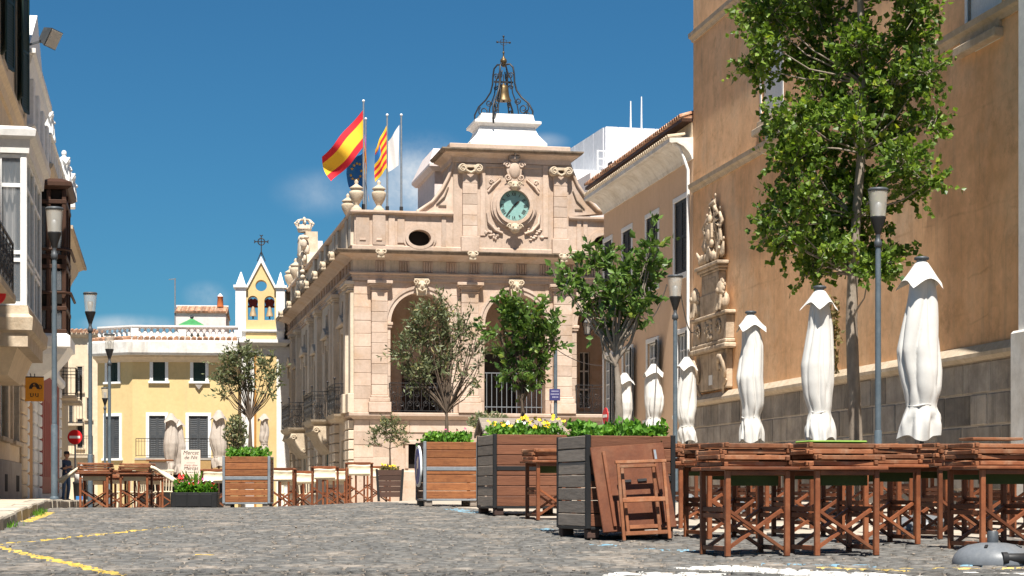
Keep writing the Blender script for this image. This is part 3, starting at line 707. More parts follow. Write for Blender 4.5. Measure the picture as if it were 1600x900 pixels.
MB().sweep(path, [(-.4,z_c0+.241),(.62,z_c0+.241),(.62,z_c1-.14),(.66,z_c1-.10),(.70,z_c1-.03),(.70,z_c1),(.0,z_c1+.05),(-.4,z_c1+.05)]).build('cornice', STONED, TH)
tg = MB()
for q in (-.14, -.047, .047, .14): tg.box(q-.026, q+.026, -.075, .0, .03, z_c0-z_fr-.03, c=.01)
tg.box(-.19, .19, -.02, .0, .0, z_c0-z_fr-.005)
tgm = tg.mesh('triglyph', BLOCK)
xt = fx(594)
while xt < W-.3: put('triglyph', tgm, TH, (xt, -.04, z_fr+.002)); xt += (fx(804)-fx(657.5))/4
yt = .9
while yt < SL: put('triglyph', tgm, TH, (-.04, yt, z_fr+.002), -pi/2); yt += 1.02
def gargoyle(x, y, rz):
    mb = MB(); mb.sphere((0,-.1,0), .16, .16, .16, 8, 5); mb.tube(spiral(-.12, .05, .09, 1.1, -.2, 0), .03, 5); mb.tube(spiral(.12, .05, .09, 1.1, -.2, pi, -1), .03, 5); mb.box(-.13, .13, -.2, 0, -.17, -.08, c=.02)
    mb.build('lion_spout', PALEST, TH, (x, y, z_c1-.16), rz)
for px in (594, 737, 879): gargoyle(fx(px, -.6), -.68, 0)
for yy in (.3, 3.4, 6.6, 10.2, 14.2, 18.8, 23.5, 28.5): gargoyle(-.68, yy, -pi/2)
# attic with oval windows
def oval_wall(c, zc, rx, rz, x0, x1, z0, z1):
    up = [(c+rx*cos(pi*i/16), zc+rz*sin(pi*i/16)) for i in range(17)]; dn = [(c+rx*cos(pi*i/16), zc-rz*sin(pi*i/16)) for i in range(17)]
    mb = MB(); mb.prism([(x0, zc), ] + [(x0, z1), (x1, z1), (x1, zc)] + up, 'xz', .02, .5); mb.prism([(x0, zc), (x0, z0), (x1, z0), (x1, zc)] + dn, 'xz', .02, .5)
    mb.build('attic_wall', STONE, TH)
    for (ra, rb, pr) in ((1.0, 1.28, .10), (1.28, 1.5, .05)):
        o = [(c+rx*rb*cos(2*pi*i/40), zc+(rz+rx*(rb-1))*sin(2*pi*i/40)) for i in range(40)]; n = [(c+rx*ra*cos(2*pi*i/40), zc+(rz+rx*(ra-1))*sin(2*pi*i/40)) for i in range(40)]
        m2 = MB(); vs = [(p[0], y, p[1]) for y in (.02-pr, .1) for p in o] + [(p[0], y, p[1]) for y in (.02-pr, .1) for p in n]
        fs = []
        for i in range(40):
            j = (i+1) % 40; fs += [(i, j, 80+j, 80+i), (i, 40+i, 40+j, j), (80+i, 80+j, 120+j, 120+i)]
        m2.add(vs, fs); w = m2.build('oval_frame', BLOCK, TH)
    MB().prism([(c+rx*1.02*cos(2*pi*i/32), zc+rz*1.02*sin(2*pi*i/32)) for i in range(32)], 'xz', .36, .4).build('oval_pane', DARKIN, TH)
zo = fz(371.5)
xa, xb = fx(708), fx(888)
oval_wall(fx(655.5), zo, fx(673)-fx(655.5), .30, .02, xa, z_c1+.04, z_at-.12)
oval_wall(fx(944), zo-.02, fx(673)-fx(655.5), .30, xb, W, z_c1+.04, z_at-.12)
MB().box(.03, .5, .5, SL, z_c1+.04, z_at-.12).build('attic_side_wall', SIDEST, TH)
MB().sweep([(xa, 0), (0, 0), (0, SL)], [(-.4,z_at-.12),(.08,z_at-.12),(.14,z_at-.06),(.14,z_at),(.0,z_at+.03),(-.4,z_at+.03)]).build('coping', BLOCK, TH)
MB().sweep([(W, 0), (xb, 0)], [(-.4,z_at-.14),(.08,z_at-.14),(.14,z_at-.08),(.14,z_at-.02),(.0,z_at+.01),(-.4,z_at+.01)]).build('coping', BLOCK, TH)
MB().sweep([(W, 0), (0, 0), (0, SL)], [(-.2,z_c1+.05),(.07,z_c1+.05),(.07,z_c1+.20),(.04,z_c1+.23),(-.2,z_c1+.23)]).build('attic_base', BLOCK, TH)
za0, za1 = z_c1+.232, z_at-.125
for (a, b, pr) in ((556, 577, .05), (582, 602, .10), (607, 617, .05), (690, 697, .05), (901, 908, .05), (911, 918, .05)):
    MB().box(fx(a), fx(b), .02-pr, .05, za0, za1, c=.012).build('attic_pilaster', BLOCK, TH)
    if b-a > 12: MB().box(fx(a)+.13, fx(b)-.13, .02-pr-.03, .03, za0+.16, za0+.24, c=.01).build('attic_panel', BLOCK, TH)
for (a, b) in ((621, 632),): MB().box(fx(a), fx(b), -.02, .05, za0+.1, za1-.12, c=.012).build('attic_panel', BLOCK, TH)
for yy in [.25, 1.5, 4.7, 5.9, 9.2, 11.2, 14.0, 22.2, 25.5, 28.6]:
    MB().box(-.10, .06, yy, yy+.7, za0, za1, c=.012).build('attic_pilaster', SIDEST, TH)
# clock gable
zt0, zt1, zt2 = fz(372, 800), fz(246, 800), fz(229, 800, -.4)
MB().box(xa, xb, -.02, 2.4, z_c1+.06, zt1-.01).build('clock_gable_wall', STONE, TH)
for side in (0, 1):
    pts = [(712,238),(707,258),(701,276),(691,296),(676,315),(652,331)] if side == 0 else [(885,242),(892,264),(902,288),(917,311),(934,328),(946,333)]
    crv = [(fx(p), fz(q, p)) for p, q in pts]
    end = (xa+.02, z_at+.02) if side == 0 else (xb-.02, z_at-.0)
    MB().prism(crv + [end], 'xz', .03, .5).build('scroll_wing', BLOCK, TH)
    mb = MB(); mb.tube([(p[0], -.0, p[1]) for p in crv], .07, 6); mb.build('scroll_edge', BLOCK, TH)
    dx = -1 if side == 0 else 1; bx = xa if side == 0 else xb
    mb = MB(); mb.tube([(bx+dx*.18, .01, z_at+.95), (bx+dx*.32, -.01, z_at+.6), (bx+dx*.62, .01, z_at+.3)], .03, 5); mb.box(bx+dx*.25, bx+dx*.55, -.01, .05, z_at+.24, z_at+.29); mb.build('scroll_groove', STONED, TH)
for (a, b) in ((722, 745), (864, 885)):
    A, B = fx(a), fx(b); n = 6; z0_, z1_ = fz(372, 800), fz(273, 800)
    for j in range(n): MB().box(A, B, -.16+br.uniform(-.004,.004), .0, z0_+(z1_-z0_)*j/n+.005, z0_+(z1_-z0_)*(j+1)/n-.005, c=.012).build('stone_block', BLOCK, TH)
    MB().box(A-.06, B+.06, -.21, -.0, z_c1+.06, z0_-.004, c=.02).build('pilaster_base', BLOCK, TH)
    mb = MB(); zc = z1_+.06
    for e, q in ((A-.02, 1), (B+.02, -1)):
        mb.lathe([(.15,-.33),(.17,-.3),(.17,-.05),(.17,0)], (e, 0, zc+.08), 14, axis='y'); mb.tube(spiral(e, zc+.08, .14, 1.6, -.34, pi/2, q), .025, 5)
    mb.box(A-.05, B+.05, -.25, 0, zc+.12, zc+.22, c=.01); mb.tube([(A+.06, -.27, zc+.04), ((A+B)/2, -.29, zc-.09), (B-.06, -.27, zc+.04)], .05, 6); mb.box(A, B, -.19, 0, z1_-.0, z1_+.07, c=.01)
    mb.build('volute_capital', PALEST, TH)
cxk, czk = T.onf(802.5, 322, -.05)
path_c = [(fx(893), 2.4), (fx(893), -.02), (xa, -.02), (xa, 2.4)]
path_c = [(xb, 2.4), (xb, -.02), (xa, -.02), (xa, 2.4)]
MB().sweep(path_c, [(-.4,zt1-.24),(.06,zt1-.24),(.06,zt1-.06),(.14,zt1),(.26,zt1+.05),(.34,zt1+.07),(.34,zt1+.11),(-.4,zt1+.11)]).build('gable_architrave', BLOCK, TH)
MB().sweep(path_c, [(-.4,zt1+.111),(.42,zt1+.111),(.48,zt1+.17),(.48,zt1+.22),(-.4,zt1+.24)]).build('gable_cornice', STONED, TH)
MB().box(xa-.16, xb+.04, -.20, 2.5, zt1+.22, zt2+.10, c=.02).build('gable_blocking', BLOCK, TH)
for (a, b) in ((750, 758), (848, 856)): MB().box(fx(a), fx(b), -.06, .0, zt0+.05, zt1-.26, c=.012).build('panel_strip', BLOCK, TH)
MB().box(fx(758)+.002, fx(848)-.002, -.06, .0, zt1-.40, zt1-.26, c=.012).build('panel_strip', BLOCK, TH)
rd = .575
def ring(c, z, r0, r1, y0, y1, n=48):
    vs = [(c+r*cos(2*pi*i/n), y, z+r*sin(2*pi*i/n)) for r in (r0, r1) for y in (y0, y1) for i in range(n)]
    fs = []
    for i in range(n):
        j = (i+1) % n; fs += [(i, j, 2*n+j, 2*n+i), (2*n+i, 2*n+j, 3*n+j, 3*n+i), (i, n+i, n+j, j), (n+i, 3*n+i, 3*n+j, n+j)]
    return MB().add(vs, fs)
cfr = ring(cxk, czk, rd, rd+.12, -.27, .0).build('clock_frame', BLOCK, TH)
ring(cxk, czk, rd+.12, rd+.24, -.19, .0).build('clock_moulding', BLOCK, TH); ring(cxk, czk, rd+.24, rd+.30, -.11, .0).build('clock_moulding', BLOCK, TH)
dial = MB().prism([(cxk+(rd+.005)*cos(2*pi*i/48), czk+(rd+.005)*sin(2*pi*i/48)) for i in range(48)], 'xz', -.08, -.03).build('clock_dial', DIAL, TH)
mbm = MB()
for i in range(60):
    a = 2*pi*i/60; mbm.bar((cxk+(rd-.055)*sin(a), -.084, czk+(rd-.055)*cos(a)), (cxk+(rd-.02)*sin(a), -.084, czk+(rd-.02)*cos(a)), .012 if i % 5 else .022, .006, up=(0,1,0))
mbm.build('minute_marks', INK, dial)
for k, s_ in enumerate(('XII','I','II','III','IIII','V','VI','VII','VIII','IX','X','XI')):
    a = 2*pi*k/12; mb = MB(); wch = {'I': .045, 'V': .085, 'X': .085}; tot = sum(wch[c] for c in s_); off = -tot/2
    R0, R1 = rd-.20, rd-.075
    def rp(u, r): return (cxk+r*sin(a)+u*cos(a), -.085, czk+r*cos(a)-u*sin(a))
    for c in s_:
        w_ = wch[c]; m_ = off+w_/2
        if c == 'I': mb.bar(rp(m_, R0), rp(m_, R1), .021, .006, up=(0,1,0))
        elif c == 'V': mb.bar(rp(m_-.03, R1), rp(m_, R0), .022, .006, up=(0,1,0)); mb.bar(rp(m_+.03, R1), rp(m_, R0), .012, .0055, up=(0,1,0))
        else: mb.bar(rp(m_-.03, R1), rp(m_+.03, R0), .022, .006, up=(0,1,0)); mb.bar(rp(m_+.03, R1), rp(m_-.03, R0), .012, .0055, up=(0,1,0))
        off += w_
    mb.build('numeral', INK, dial)
for (ang_, ln, w_) in ((2*pi*1.6/12, .33, .036), (2*pi*36.5/60, .49, .026)):
    d = Vector((sin(ang_), 0, cos(ang_))); p = Vector((cxk, -.10, czk)); s_ = Vector((cos(ang_), 0, -sin(ang_)))
    mb = MB(); q = [p-d*.1-s_*w_*.5, p+d*ln*.55-s_*w_, p+d*ln, p+d*ln*.55+s_*w_, p-d*.1+s_*w_*.5]
    mb.prism([(v.x, v.z) for v in q], 'xz', -.105 if ln < .4 else -.112, -.100 if ln < .4 else -.107); mb.build('clock_hand', INK, dial)
# coat of arms over the clock, lion heads, carved foliage
zs = fz(268, 803)
mb = MB(); mb.prism([(cxk+.30*cos(a)*(1 if sin(a) > 0 else .9), zs+(.36 if sin(a) > 0 else .48)*sin(a)) for a in [2*pi*i/20 for i in range(20)]], 'xz', -.24, .0)
mb.sphere((cxk, -.22, zs), .22, .10, .32, 12, 8)
for sx in (-1, 1):
    mb.tube(spiral(cxk+sx*.27, zs+.2, .13, 1.3, -.24, 0 if sx > 0 else pi, sx), .035, 6); mb.tube(spiral(cxk+sx*.25, zs-.26, .12, 1.3, -.24, pi if sx > 0 else 0, sx), .035, 6)
mb.build('coat_of_arms', BLOCK, TH)
def crown(parent, c, s, mat):
    mb = MB(); mb.lathe([(.30*s,0),(.32*s,.10*s),(.36*s,.14*s),(.32*s,.16*s),(.40*s,.30*s),(.38*s,.31*s),(.29*s,.17*s)], c, 16)
    for i in range(8):
        a = 2*pi*i/8; mb.tube([(c[0]+.38*s*cos(a), c[1]+.38*s*sin(a), c[2]+.28*s), (c[0]+.43*s*cos(a), c[1]+.43*s*sin(a), c[2]+.42*s), (c[0]+.28*s*cos(a), c[1]+.28*s*sin(a), c[2]+.56*s), (c[0], c[1], c[2]+.6*s)], .035*s, 5); mb.sphere((c[0]+.42*s*cos(a), c[1]+.42*s*sin(a), c[2]+.40*s), .06*s, n=6, k=4)
    mb.sphere((c[0], c[1], c[2]+.64*s), .07*s, n=6, k=4); mb.build('carved_crown', mat, parent)
crown(TH, (cxk, -.12, fz(254, 803)), .62, BLOCK)
for z_, sc in ((czk+rd+.14, 1.0), (czk-rd-.28, 1.15)):
    mb = MB(); mb.sphere((cxk, -.30, z_), .17*sc, .14, .17*sc, 10, 7); mb.sphere((cxk, -.42, z_-.04), .07*sc, .06, .06*sc, 8, 5)
    for sx in (-1, 1): mb.tube(spiral(cxk+sx*.16*sc, z_+.05, .10*sc, 1.2, -.32, 0 if sx > 0 else pi, sx), .03, 5); mb.sphere((cxk+sx*.07*sc, -.42, z_+.05), .03, n=6, k=4)
    mb.build('carved_head', PALEST, TH)
lr = random.Random(8)
for sx in (-1, 1):
    mb = MB()
    mb.tube([(cxk+sx*.98, -.05, czk-.28), (cxk+sx*.95, -.09, czk-.62), (cxk+sx*.70, -.09, czk-.92), (cxk+sx*.42, -.07, czk-1.02)], .055, 6)
    for q in range(16): mb.sphere((cxk+sx*lr.uniform(.55, 1.1), -.04, czk-lr.uniform(.75, 1.25)), lr.uniform(.04,.1), .05, lr.uniform(.04,.09), 6, 4)
    mb.tube([(cxk+sx*.5, -.03, czk+.98), (cxk+sx*.8, -.08, czk+.72), (cxk+sx*.95, -.03, czk+.5)], .045, 6); mb.prism([(cxk+sx*.55, czk+1.02), (cxk+sx*1.0, czk+1.02), (cxk+sx*1.0, czk+.6)], 'xz', -.045, -.0)
    mb.tube(spiral(cxk+sx*.85, czk+.88, .09, 1.3, -.06), .025, 5)
    mb.build('carved_foliage', BLOCK, TH)
# white bell stand pedestal on the gable
cx2 = fx(786, 1.25); cy2 = 1.15
def pz(py): return fz(py, 786, 0.6)
hw = (fx(852)-fx(732))/2
mb = MB(); mb.loft([(cx2, cy2, hw, 1.05, zt2+.04), (cx2, cy2, hw, 1.05, pz(226)), (cx2, cy2, hw*.90, .95, pz(219)), (cx2, cy2, hw*.80, .85, pz(212)), (cx2, cy2, hw*.74, .79, pz(204)), (cx2, cy2, hw*.72, .77, pz(199))]); mb.build('bell_pedestal', WHITEB, TH)
mb = MB(); mb.loft([(cx2, cy2, hw*.74, .80, pz(199)+.002), (cx2, cy2, hw*.80, .86, pz(196)), (cx2, cy2, hw*.87, .93, pz(194.5)), (cx2, cy2, hw*.87, .93, pz(191)), (cx2, cy2, hw*.82, .88, pz(190))]); mb.build('pedestal_cornice', WHITE, TH)
mb = MB(); mb.loft([(cx2, cy2, hw*.72, .78, pz(190)+.003), (cx2, cy2, hw*.68, .74, pz(180)), (cx2, cy2, hw*.66, .72, pz(179))]); mb.build('pedestal_top', DIRTYW, TH)
# whitewashed stair turret behind the gable
xq0, xq1 = fx(679, 3.2), fx(760, 3.2)
MB().box(xq0, xq1, 3.2, 7.5, z_at-.4, fz(268, 690, 3.2)).build('rear_turret', PINKW, TH)
MB().loft([((xq0+xq1)/2, 5.2, (xq1-xq0)/2+.12, 2.2, fz(268,690,3.2)), ((xq0+xq1)/2, 5.2, (xq1-xq0)/2+.25, 2.35, fz(262,690,3.2)), ((xq0+xq1)/2, 5.2, (xq1-xq0)/2+.25, 2.35, fz(258,690,3.2)), ((xq0+xq1)/2, 5.6, .9, 1.4, fz(225,690,3.2))]).build('turret_roof', PINKW, TH)
MB().box(xq0+.35, xq0+.5, 3.17, 3.3, z_at+.2, z_at+.55).build('turret_slit', DARKIN, TH)
# loggia behind the arches
mb = MB(); dd0, dd1 = fx(757, 3.6), fx(797, 3.6)
zd = fz(549, 775, 3.6)
hl = [(dd0-.6, dd1+.25, z_l1, zd), (fx(640, 3.6)-.2, fx(684, 3.6), z_l1+.02, fz(575, 660, 3.6)), (fx(906, 3.6), fx(922, 3.6), z_l1+.4, fz(550, 910, 3.6))]
mb.wall('x', .5, W, z_l1, z_ar, 3.6, 3.9, hl); mb.build('loggia_back_wall', STONE, TH)
MB().box(.7, W, .72, 3.59, z_l1-.2, z_l1+.005).build('loggia_floor', STONE, TH)
MB().box(.05, W, .72, 4.0, z_ar+.01, z_ar+.2).build('loggia_ceiling', CREAM, TH)
MB().box(fx(846, 2.5), fx(846,2.5)+.3, .9, 3.55, z_l1, z_ar).build('loggia_cross_wall', STONE, TH)
for q in hl: 
    o = MB().box(q[0], q[1], 3.86, 3.9, q[2], q[3]).build('loggia_pane', WINGL, TH)
    m2 = MB()
    if q is hl[2]:
        for t_ in (0, .5, 1): m2.box(q[0]+(q[1]-q[0])*t_-.03, q[0]+(q[1]-q[0])*t_+.03, 3.78, 3.84, q[2], q[3])
        for t_ in (0, .33, .66, 1): m2.box(q[0], q[1], 3.77, 3.83, q[2]+(q[3]-q[2])*t_-.03, q[2]+(q[3]-q[2])*t_+.03)
        m2.build('glazing_bars', WHITEP, o)
    else:
        m2.box(q[0]-.1, q[0], 3.52, 3.62, q[2], q[3]); m2.box(q[1], q[1]+.1, 3.52, 3.62, q[2], q[3]); m2.box(q[0]-.1, q[1]+.1, 3.52, 3.62, q[3], q[3]+.12); m2.build('door_surround', BROWNW if q is hl[1] else BLOCK, o)
        if q is hl[1]:
            MB().box(q[0], q[1], 3.7, 3.76, q[2]+1.1, q[2]+1.16).build('door_rail', WHITEP, o); MB().box((q[0]+q[1])/2-.05, (q[0]+q[1])/2+.05, 3.7, 3.75, q[2], q[3]).build('door_stile', BROWNW, o)
mb = MB(); x = fx(760, .6); 
while x < fx(850, .6): mb.bar((x, .55, z_l1), (x, .55, fz(583, 775, .6)), .022, .022); x += .19
mb.bar((fx(757,.6), .55, fz(583,775,.6)), (fx(852,.6), .55, fz(583,775,.6)), .04, .03); mb.bar((fx(757,.6), .55, fz(636,775,.6)), (fx(852,.6), .55, fz(636,775,.6)), .03, .03)
mb.build('iron_gate', STEEL, TH)
for c, r in (ARC[0], ARC[2]):
    mb = MB(); railing(mb, (c-r-.06, -.16), (c+r+.06, -.16), z_l1+.02, z_l1+1.08); mb.bar((c-r-.06,-.16,z_l1+1.06),(c-r-.06,.1,z_l1+1.06),.04,.03); mb.build('balcony_railing', IRON, TH)
# side front
bays = [2.9, 8.9, 18.9, 26.2]
zs_w0, zs_w1 = z_l1+.12, z_sp-.2
hs = []
for b in bays: hs += [(b-.62, b+.62, zs_w0, zs_w1), (b-.45, b+.45, z_sp+.35, z_sp+1.05), (b-.6, b+.6, .1, 2.15)]
for b in (13.6, 23.0): hs += [(b-.5, b+.5, zs_w0+.9, zs_w1-.3), (b-.5, b+.5, .1, 2.0)]
mb = MB(); mb.wall('y', .03, SL, -.6, z_ar+.05, .0, .6, hs); mb.build('side_wall', SIDEST, TH)
for b in bays + [13.6, 23.0]:
    big = b in bays
    a0, a1 = (zs_w0, zs_w1) if big else (zs_w0+.9, zs_w1-.3)
    w_ = 1.24 if big else 1.0
    window(TH, (0, b, a0), -pi/2, w_, a1-a0, 'glass', SIDEST, fw=.22, proud=.1, sill=not big, glass=WINGL)
    mb = MB(); mb.box(-w_/2-.4, w_/2+.4, -.26, 0, a1-a0+.26, a1-a0+.36, c=.02); mb.prism([(-w_/2-.4, a1-a0+.362), (w_/2+.4, a1-a0+.362), (0, a1-a0+.70)], 'xz', -.24, 0)
    for sx in (-1, 1): mb.box(sx*(w_/2+.30)-.08, sx*(w_/2+.30)+.08, -.18, 0, a1-a0-.3, a1-a0+.258, c=.03)
    mb.build('window_hood', SIDEST, TH, (0, b, a0), -pi/2)
    if big: window(TH, (0, b, z_sp+.35), -pi/2, .9, .7, 'glass', SIDEST, fw=.16, proud=.08)
    window(TH, (0, b, .1), -pi/2, 1.2 if big else 1.0, 2.05 if big else 1.9, 'shutter', SIDEST, TEAL, fw=.2, proud=.08, key='teal', sill=False)
for yy in (.12, .95, 5.0, 6.1, 11.6, 15.3, 21.4, 24.2, 28.9, 30.3):
    hgt = z_cap-(z_l1+.7)
    MB().box(-.22 if yy > .5 else -.12, .02, yy, yy+.62, z_l1+.7, z_cap, c=.015).build('side_pilaster', SIDEST, TH)
    MB().box(-.32 if yy > .5 else -.22, .02, yy-.1, yy+.72, z_l1+.003, z_l1+.698, c=.015).build('pedestal', SIDEST, TH)
    mb = MB()
    for (o, a0, a1) in ((.03, 0, .12), (.0, .12, .4), (.07, .4, .6), (.14, .6, .985)): mb.box(-.2-o, .02, yy-o, yy+.62+o, z_cap+(z_ar-z_cap)*a0+.002, z_cap+(z_ar-z_cap)*a1-.002, c=.012)
    mb.build('capital', SIDEST, TH)
    for j in range(5): MB().box(-.2, .02, yy-.05, yy+.67, z_pl+(z_l0-z_pl)*j/5+.02, z_pl+(z_l0-z_pl)*(j+1)/5-.02, c=.025).build('rusticated_block', SIDEST, TH)
for b, hb, dp in ((2.7, 1.25, .55), (8.85, 1.75, .85), (18.9, 2.1, .95)):
    a, e = b-hb, b+hb
    MB().loft([(-dp*.42, b, dp*.38, hb*.75, z_l0-.02), (-dp*.5, b, dp*.5, hb*.93, z_l0+.1), (-dp*.52, b, dp*.52, hb, z_l1-.08), (-dp*.52, b, dp*.54, hb+.03, z_l1+.0)]).build('balcony_slab', PALEST, TH)
    mb = MB(); y0, y1 = z_l1+.01, z_l1+1.12
    railing(mb, (-dp, a), (-dp, e), y0, y1); railing(mb, (0, a), (-dp, a), y0, y1); railing(mb, (0, e), (-dp, e), y0, y1)
    for q in (a, e): mb.tube([(-dp, q, y1), (-dp, q, y1+.16)], .02, 5); mb.sphere((-dp, q, y1+.2), .05, n=6, k=4)
    mb.build('balcony_railing', IRON, TH)
    if dp > .6:
        for i in range(7):
            yy = a+.14+(2*hb-.28)*i/6
            mb = MB(); prof = [(-.02, z_l0), (-dp*.9, z_l0), (-dp*.95, z_l0-.16), (-dp*.7, z_l0-.30), (-dp*.55, z_l0-.55), (-dp*.42, z_l0-.75), (-dp*.2, z_l0-.95), (-.02, z_l0-1.05)]
            mb.prism(prof, 'xz', yy-.07, yy+.07); mb.tube([(p[0], yy+.0, p[1]) for p in prof[2:]], .085, 6); mb.tube(spiral(-dp*.78, z_l0-.17, .13, 1.5, yy-.09), .035, 5); mb.tube(spiral(-dp*.28, z_l0-.78, .11, 1.5, yy-.09), .03, 5); mb.build('scroll_bracket', PALEST, TH)
# coat-of-arms crest on the side attic, urns
yc = 19.2
mb = MB(); mb.prism([(yc-1.7, z_at-.05), (yc+1.7, z_at-.05), (yc+1.3, z_at+.45), (yc+.85, z_at+.75), (yc+.7, z_at+1.7), (yc-.7, z_at+1.7), (yc-.85, z_at+.75), (yc-1.3, z_at+.45)], 'yz', -.05, .5); mb.build('crest_panel', PALEST, TH)
mb = MB(); mb.sphere((-.12, yc, z_at+.85), .25, .55, .75, 12, 9)
for i in range(46): mb.sphere((-.12+lr.uniform(-.12,.1), yc+lr.choice((-1,1))*lr.uniform(.35, 1.15), z_at+lr.uniform(-.75, 1.55)), lr.uniform(.08,.2), lr.uniform(.08,.2), lr.uniform(.08,.25), 7, 5)
for s_ in (-1, 1):
    for zz in (.1, .55, 1.1): mb.tube([(-.2, yc+s_*(.6+.25*sin(a)), z_at+zz+.25*cos(a)) for a in [i*.45 for i in range(12)]], .06, 5)
mb.build('crest_carving', SIDEST, TH)
crown(TH, (-.05, yc, z_at+1.75), 1.0, SIDEST)
mb = MB(); mb.prism([(yc+1.0, z_at), (yc+4.2, z_at), (yc+4.2, z_at+.3), (yc+2.6, z_at+1.0), (yc+2.2, z_at+1.45), (yc+1.0, z_at+1.5)], 'yz', .3, .9); mb.build('crest_wing', WHITE, TH)
MB().prism([(.2, z_at-.1), (2.6, z_at+.9), (2.6, z_at-.1)], 'xz', 6.0, 16.5).build('roof_slope', TILE, TH)
MB().box(.5, W, 3.9, SL, z_ar, z_c1+.05).build('roof_deck', GREYPL, TH)
MB().box(.4, W, SL-.4, SL, -.6, z_at-.2).build('rear_wall', SIDEST, TH)
MB().box(W-.02, W+.3, .02, SL, -.6, z_at-.2).build('far_side_wall', STONE, TH)
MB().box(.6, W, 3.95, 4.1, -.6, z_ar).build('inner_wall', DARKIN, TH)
for (px, ly, s_) in ((592, .25, 1.0),): urn(TH, fx(px, ly), ly, z_at+.03, .98)
urn(TH, .12, .25, z_at+.03, .98); urn(TH, .12, 3.0, z_at+.03, .9); urn(TH, .1, 25.5, z_at+.03, 1.1); urn(TH, .1, 28.6, z_at+.03, 1.1)
# ---- things on or in front of the town hall
def Tw(lx, ly, z): x, y = T.world(lx, ly); return (x, y, z)
bell = thing('bell_stand', 'black wrought iron scrolled bell stand with cross above the clock', 'bell stand', Tw(cx2, cy2, pz(179)), T.A)
s_ = 70*1.013/F
prof = [(.05,83),(.32,79),(.40,70),(.43,55),(.50,40),(.72,27),(1.02,18),(1.14,6),(1.02,-1),(.88,4),(.92,11)]
prof = [(.06,1.98),(.25,2.0),(.38,1.86),(.42,1.62),(.44,1.28),(.52,.98),(.72,.70),(1.0,.46),(1.16,.16),(1.14,-.2),(1.10,-.42)]
for k in range(4):
    a = pi/4+k*pi/2+.25; mb = MB()
    P3 = lambda r, z: (r*cos(a), r*sin(a), z)
    mb.tube([P3(r, z) for r, z in prof], .034, 6)
    def sp3(r0, z0, R, turns, a0, dr):
        n = 18; mb.tube([P3(r0+R*(1-.75*i/n)*cos(a0+dr*turns*2*pi*i/n), z0+R*(1-.75*i/n)*sin(a0+dr*turns*2*pi*i/n)) for i in range(n+1)], .022, 5)
    sp3(.80, .28, .21, 1.5, .9, -1); sp3(.58, .58, .13, 1.4, pi, 1); sp3(.28, 1.55, .13, 1.3, 0, 1); sp3(.30, 1.12, .10, 1.3, pi, -1); sp3(.95, .05, .16, 1.3, pi/2, 1)
    mb.tube([P3(.62, -.02), P3(.55, .4), P3(.36, .9), P3(.30, 1.4), P3(.15, 1.75)], .024, 5)
    mb.build('scrolled_strut', IRON, bell)
mb = MB(); mb.sphere((0,0,2.12), .13, n=12, k=8); mb.lathe([(.05,1.9),(.06,2.0),(.1,2.02),(.05,2.05)], n=10); mb.lathe([(.07,2.22),(.03,2.3),(.025,2.4),(.05,2.44),(.02,2.48)], n=8); mb.build('ball_finial', BRONZE, bell)
mb = MB(); mb.bar((0,0,2.4), (0,0,3.04), .035, .035); mb.bar((-.24,0,2.83), (.24,0,2.83), .03, .03)
for p in ((-.24,0,2.83), (.24,0,2.83), (0,0,3.05)): mb.sphere(p, .045, n=6, k=4)
for sx in (-1, 1): mb.tube([(sx*.02,0,2.72),(sx*.1,0,2.76),(sx*.12,0,2.9),(sx*.02,0,2.94)], .012, 4)
mb.build('iron_cross', IRON, bell)
bl = MB().lathe([(.30,.62),(.285,.66),(.23,.76),(.20,.92),(.18,1.10),(.145,1.2),(.05,1.23),(.04,1.27)], n=18).build('bell', BRONZE, bell)
mb = MB(); mb.bar((-.36,0,1.33), (.36,0,1.33), .06, .07); mb.bar((0,0,1.25), (0,0,1.62), .03, .03); mb.build('bell_yoke', IRON, bell); MB().tube([(0,0,.75),(0,0,.58)], [.02,.04], 6).build('clapper', IRON, bl)
lan = thing('hanging_lantern', 'black iron lantern hanging under the right hand arch of the loggia', 'lantern', Tw(fx(918, .4), .4, fz(524, 918, .4)), T.A)
mb = MB(); mb.lathe([(.20,.46),(.24,.47),(.14,.62),(.05,.68),(.06,.74),(.02,.8)], n=8, sm=False); mb.tube([(0,0,.8),(0,0,1.55)], .012, 5); mb.lathe([(.10,.0),(.12,.02),(.12,.05),(.1,.06)], n=8, sm=False); mb.build('iron_roof', IRON, lan)
mb = MB(); [mb.bar((.11*cos(a), .11*sin(a), .05), (.2*cos(a), .2*sin(a), .46), .02, .02) for a in [2*pi*i/6 for i in range(6)]]; mb.build('cage', IRON, lan)
MB().lathe([(.095,.06),(.18,.45)], n=8, sm=False).build('glass_shade', LGLASS, lan)
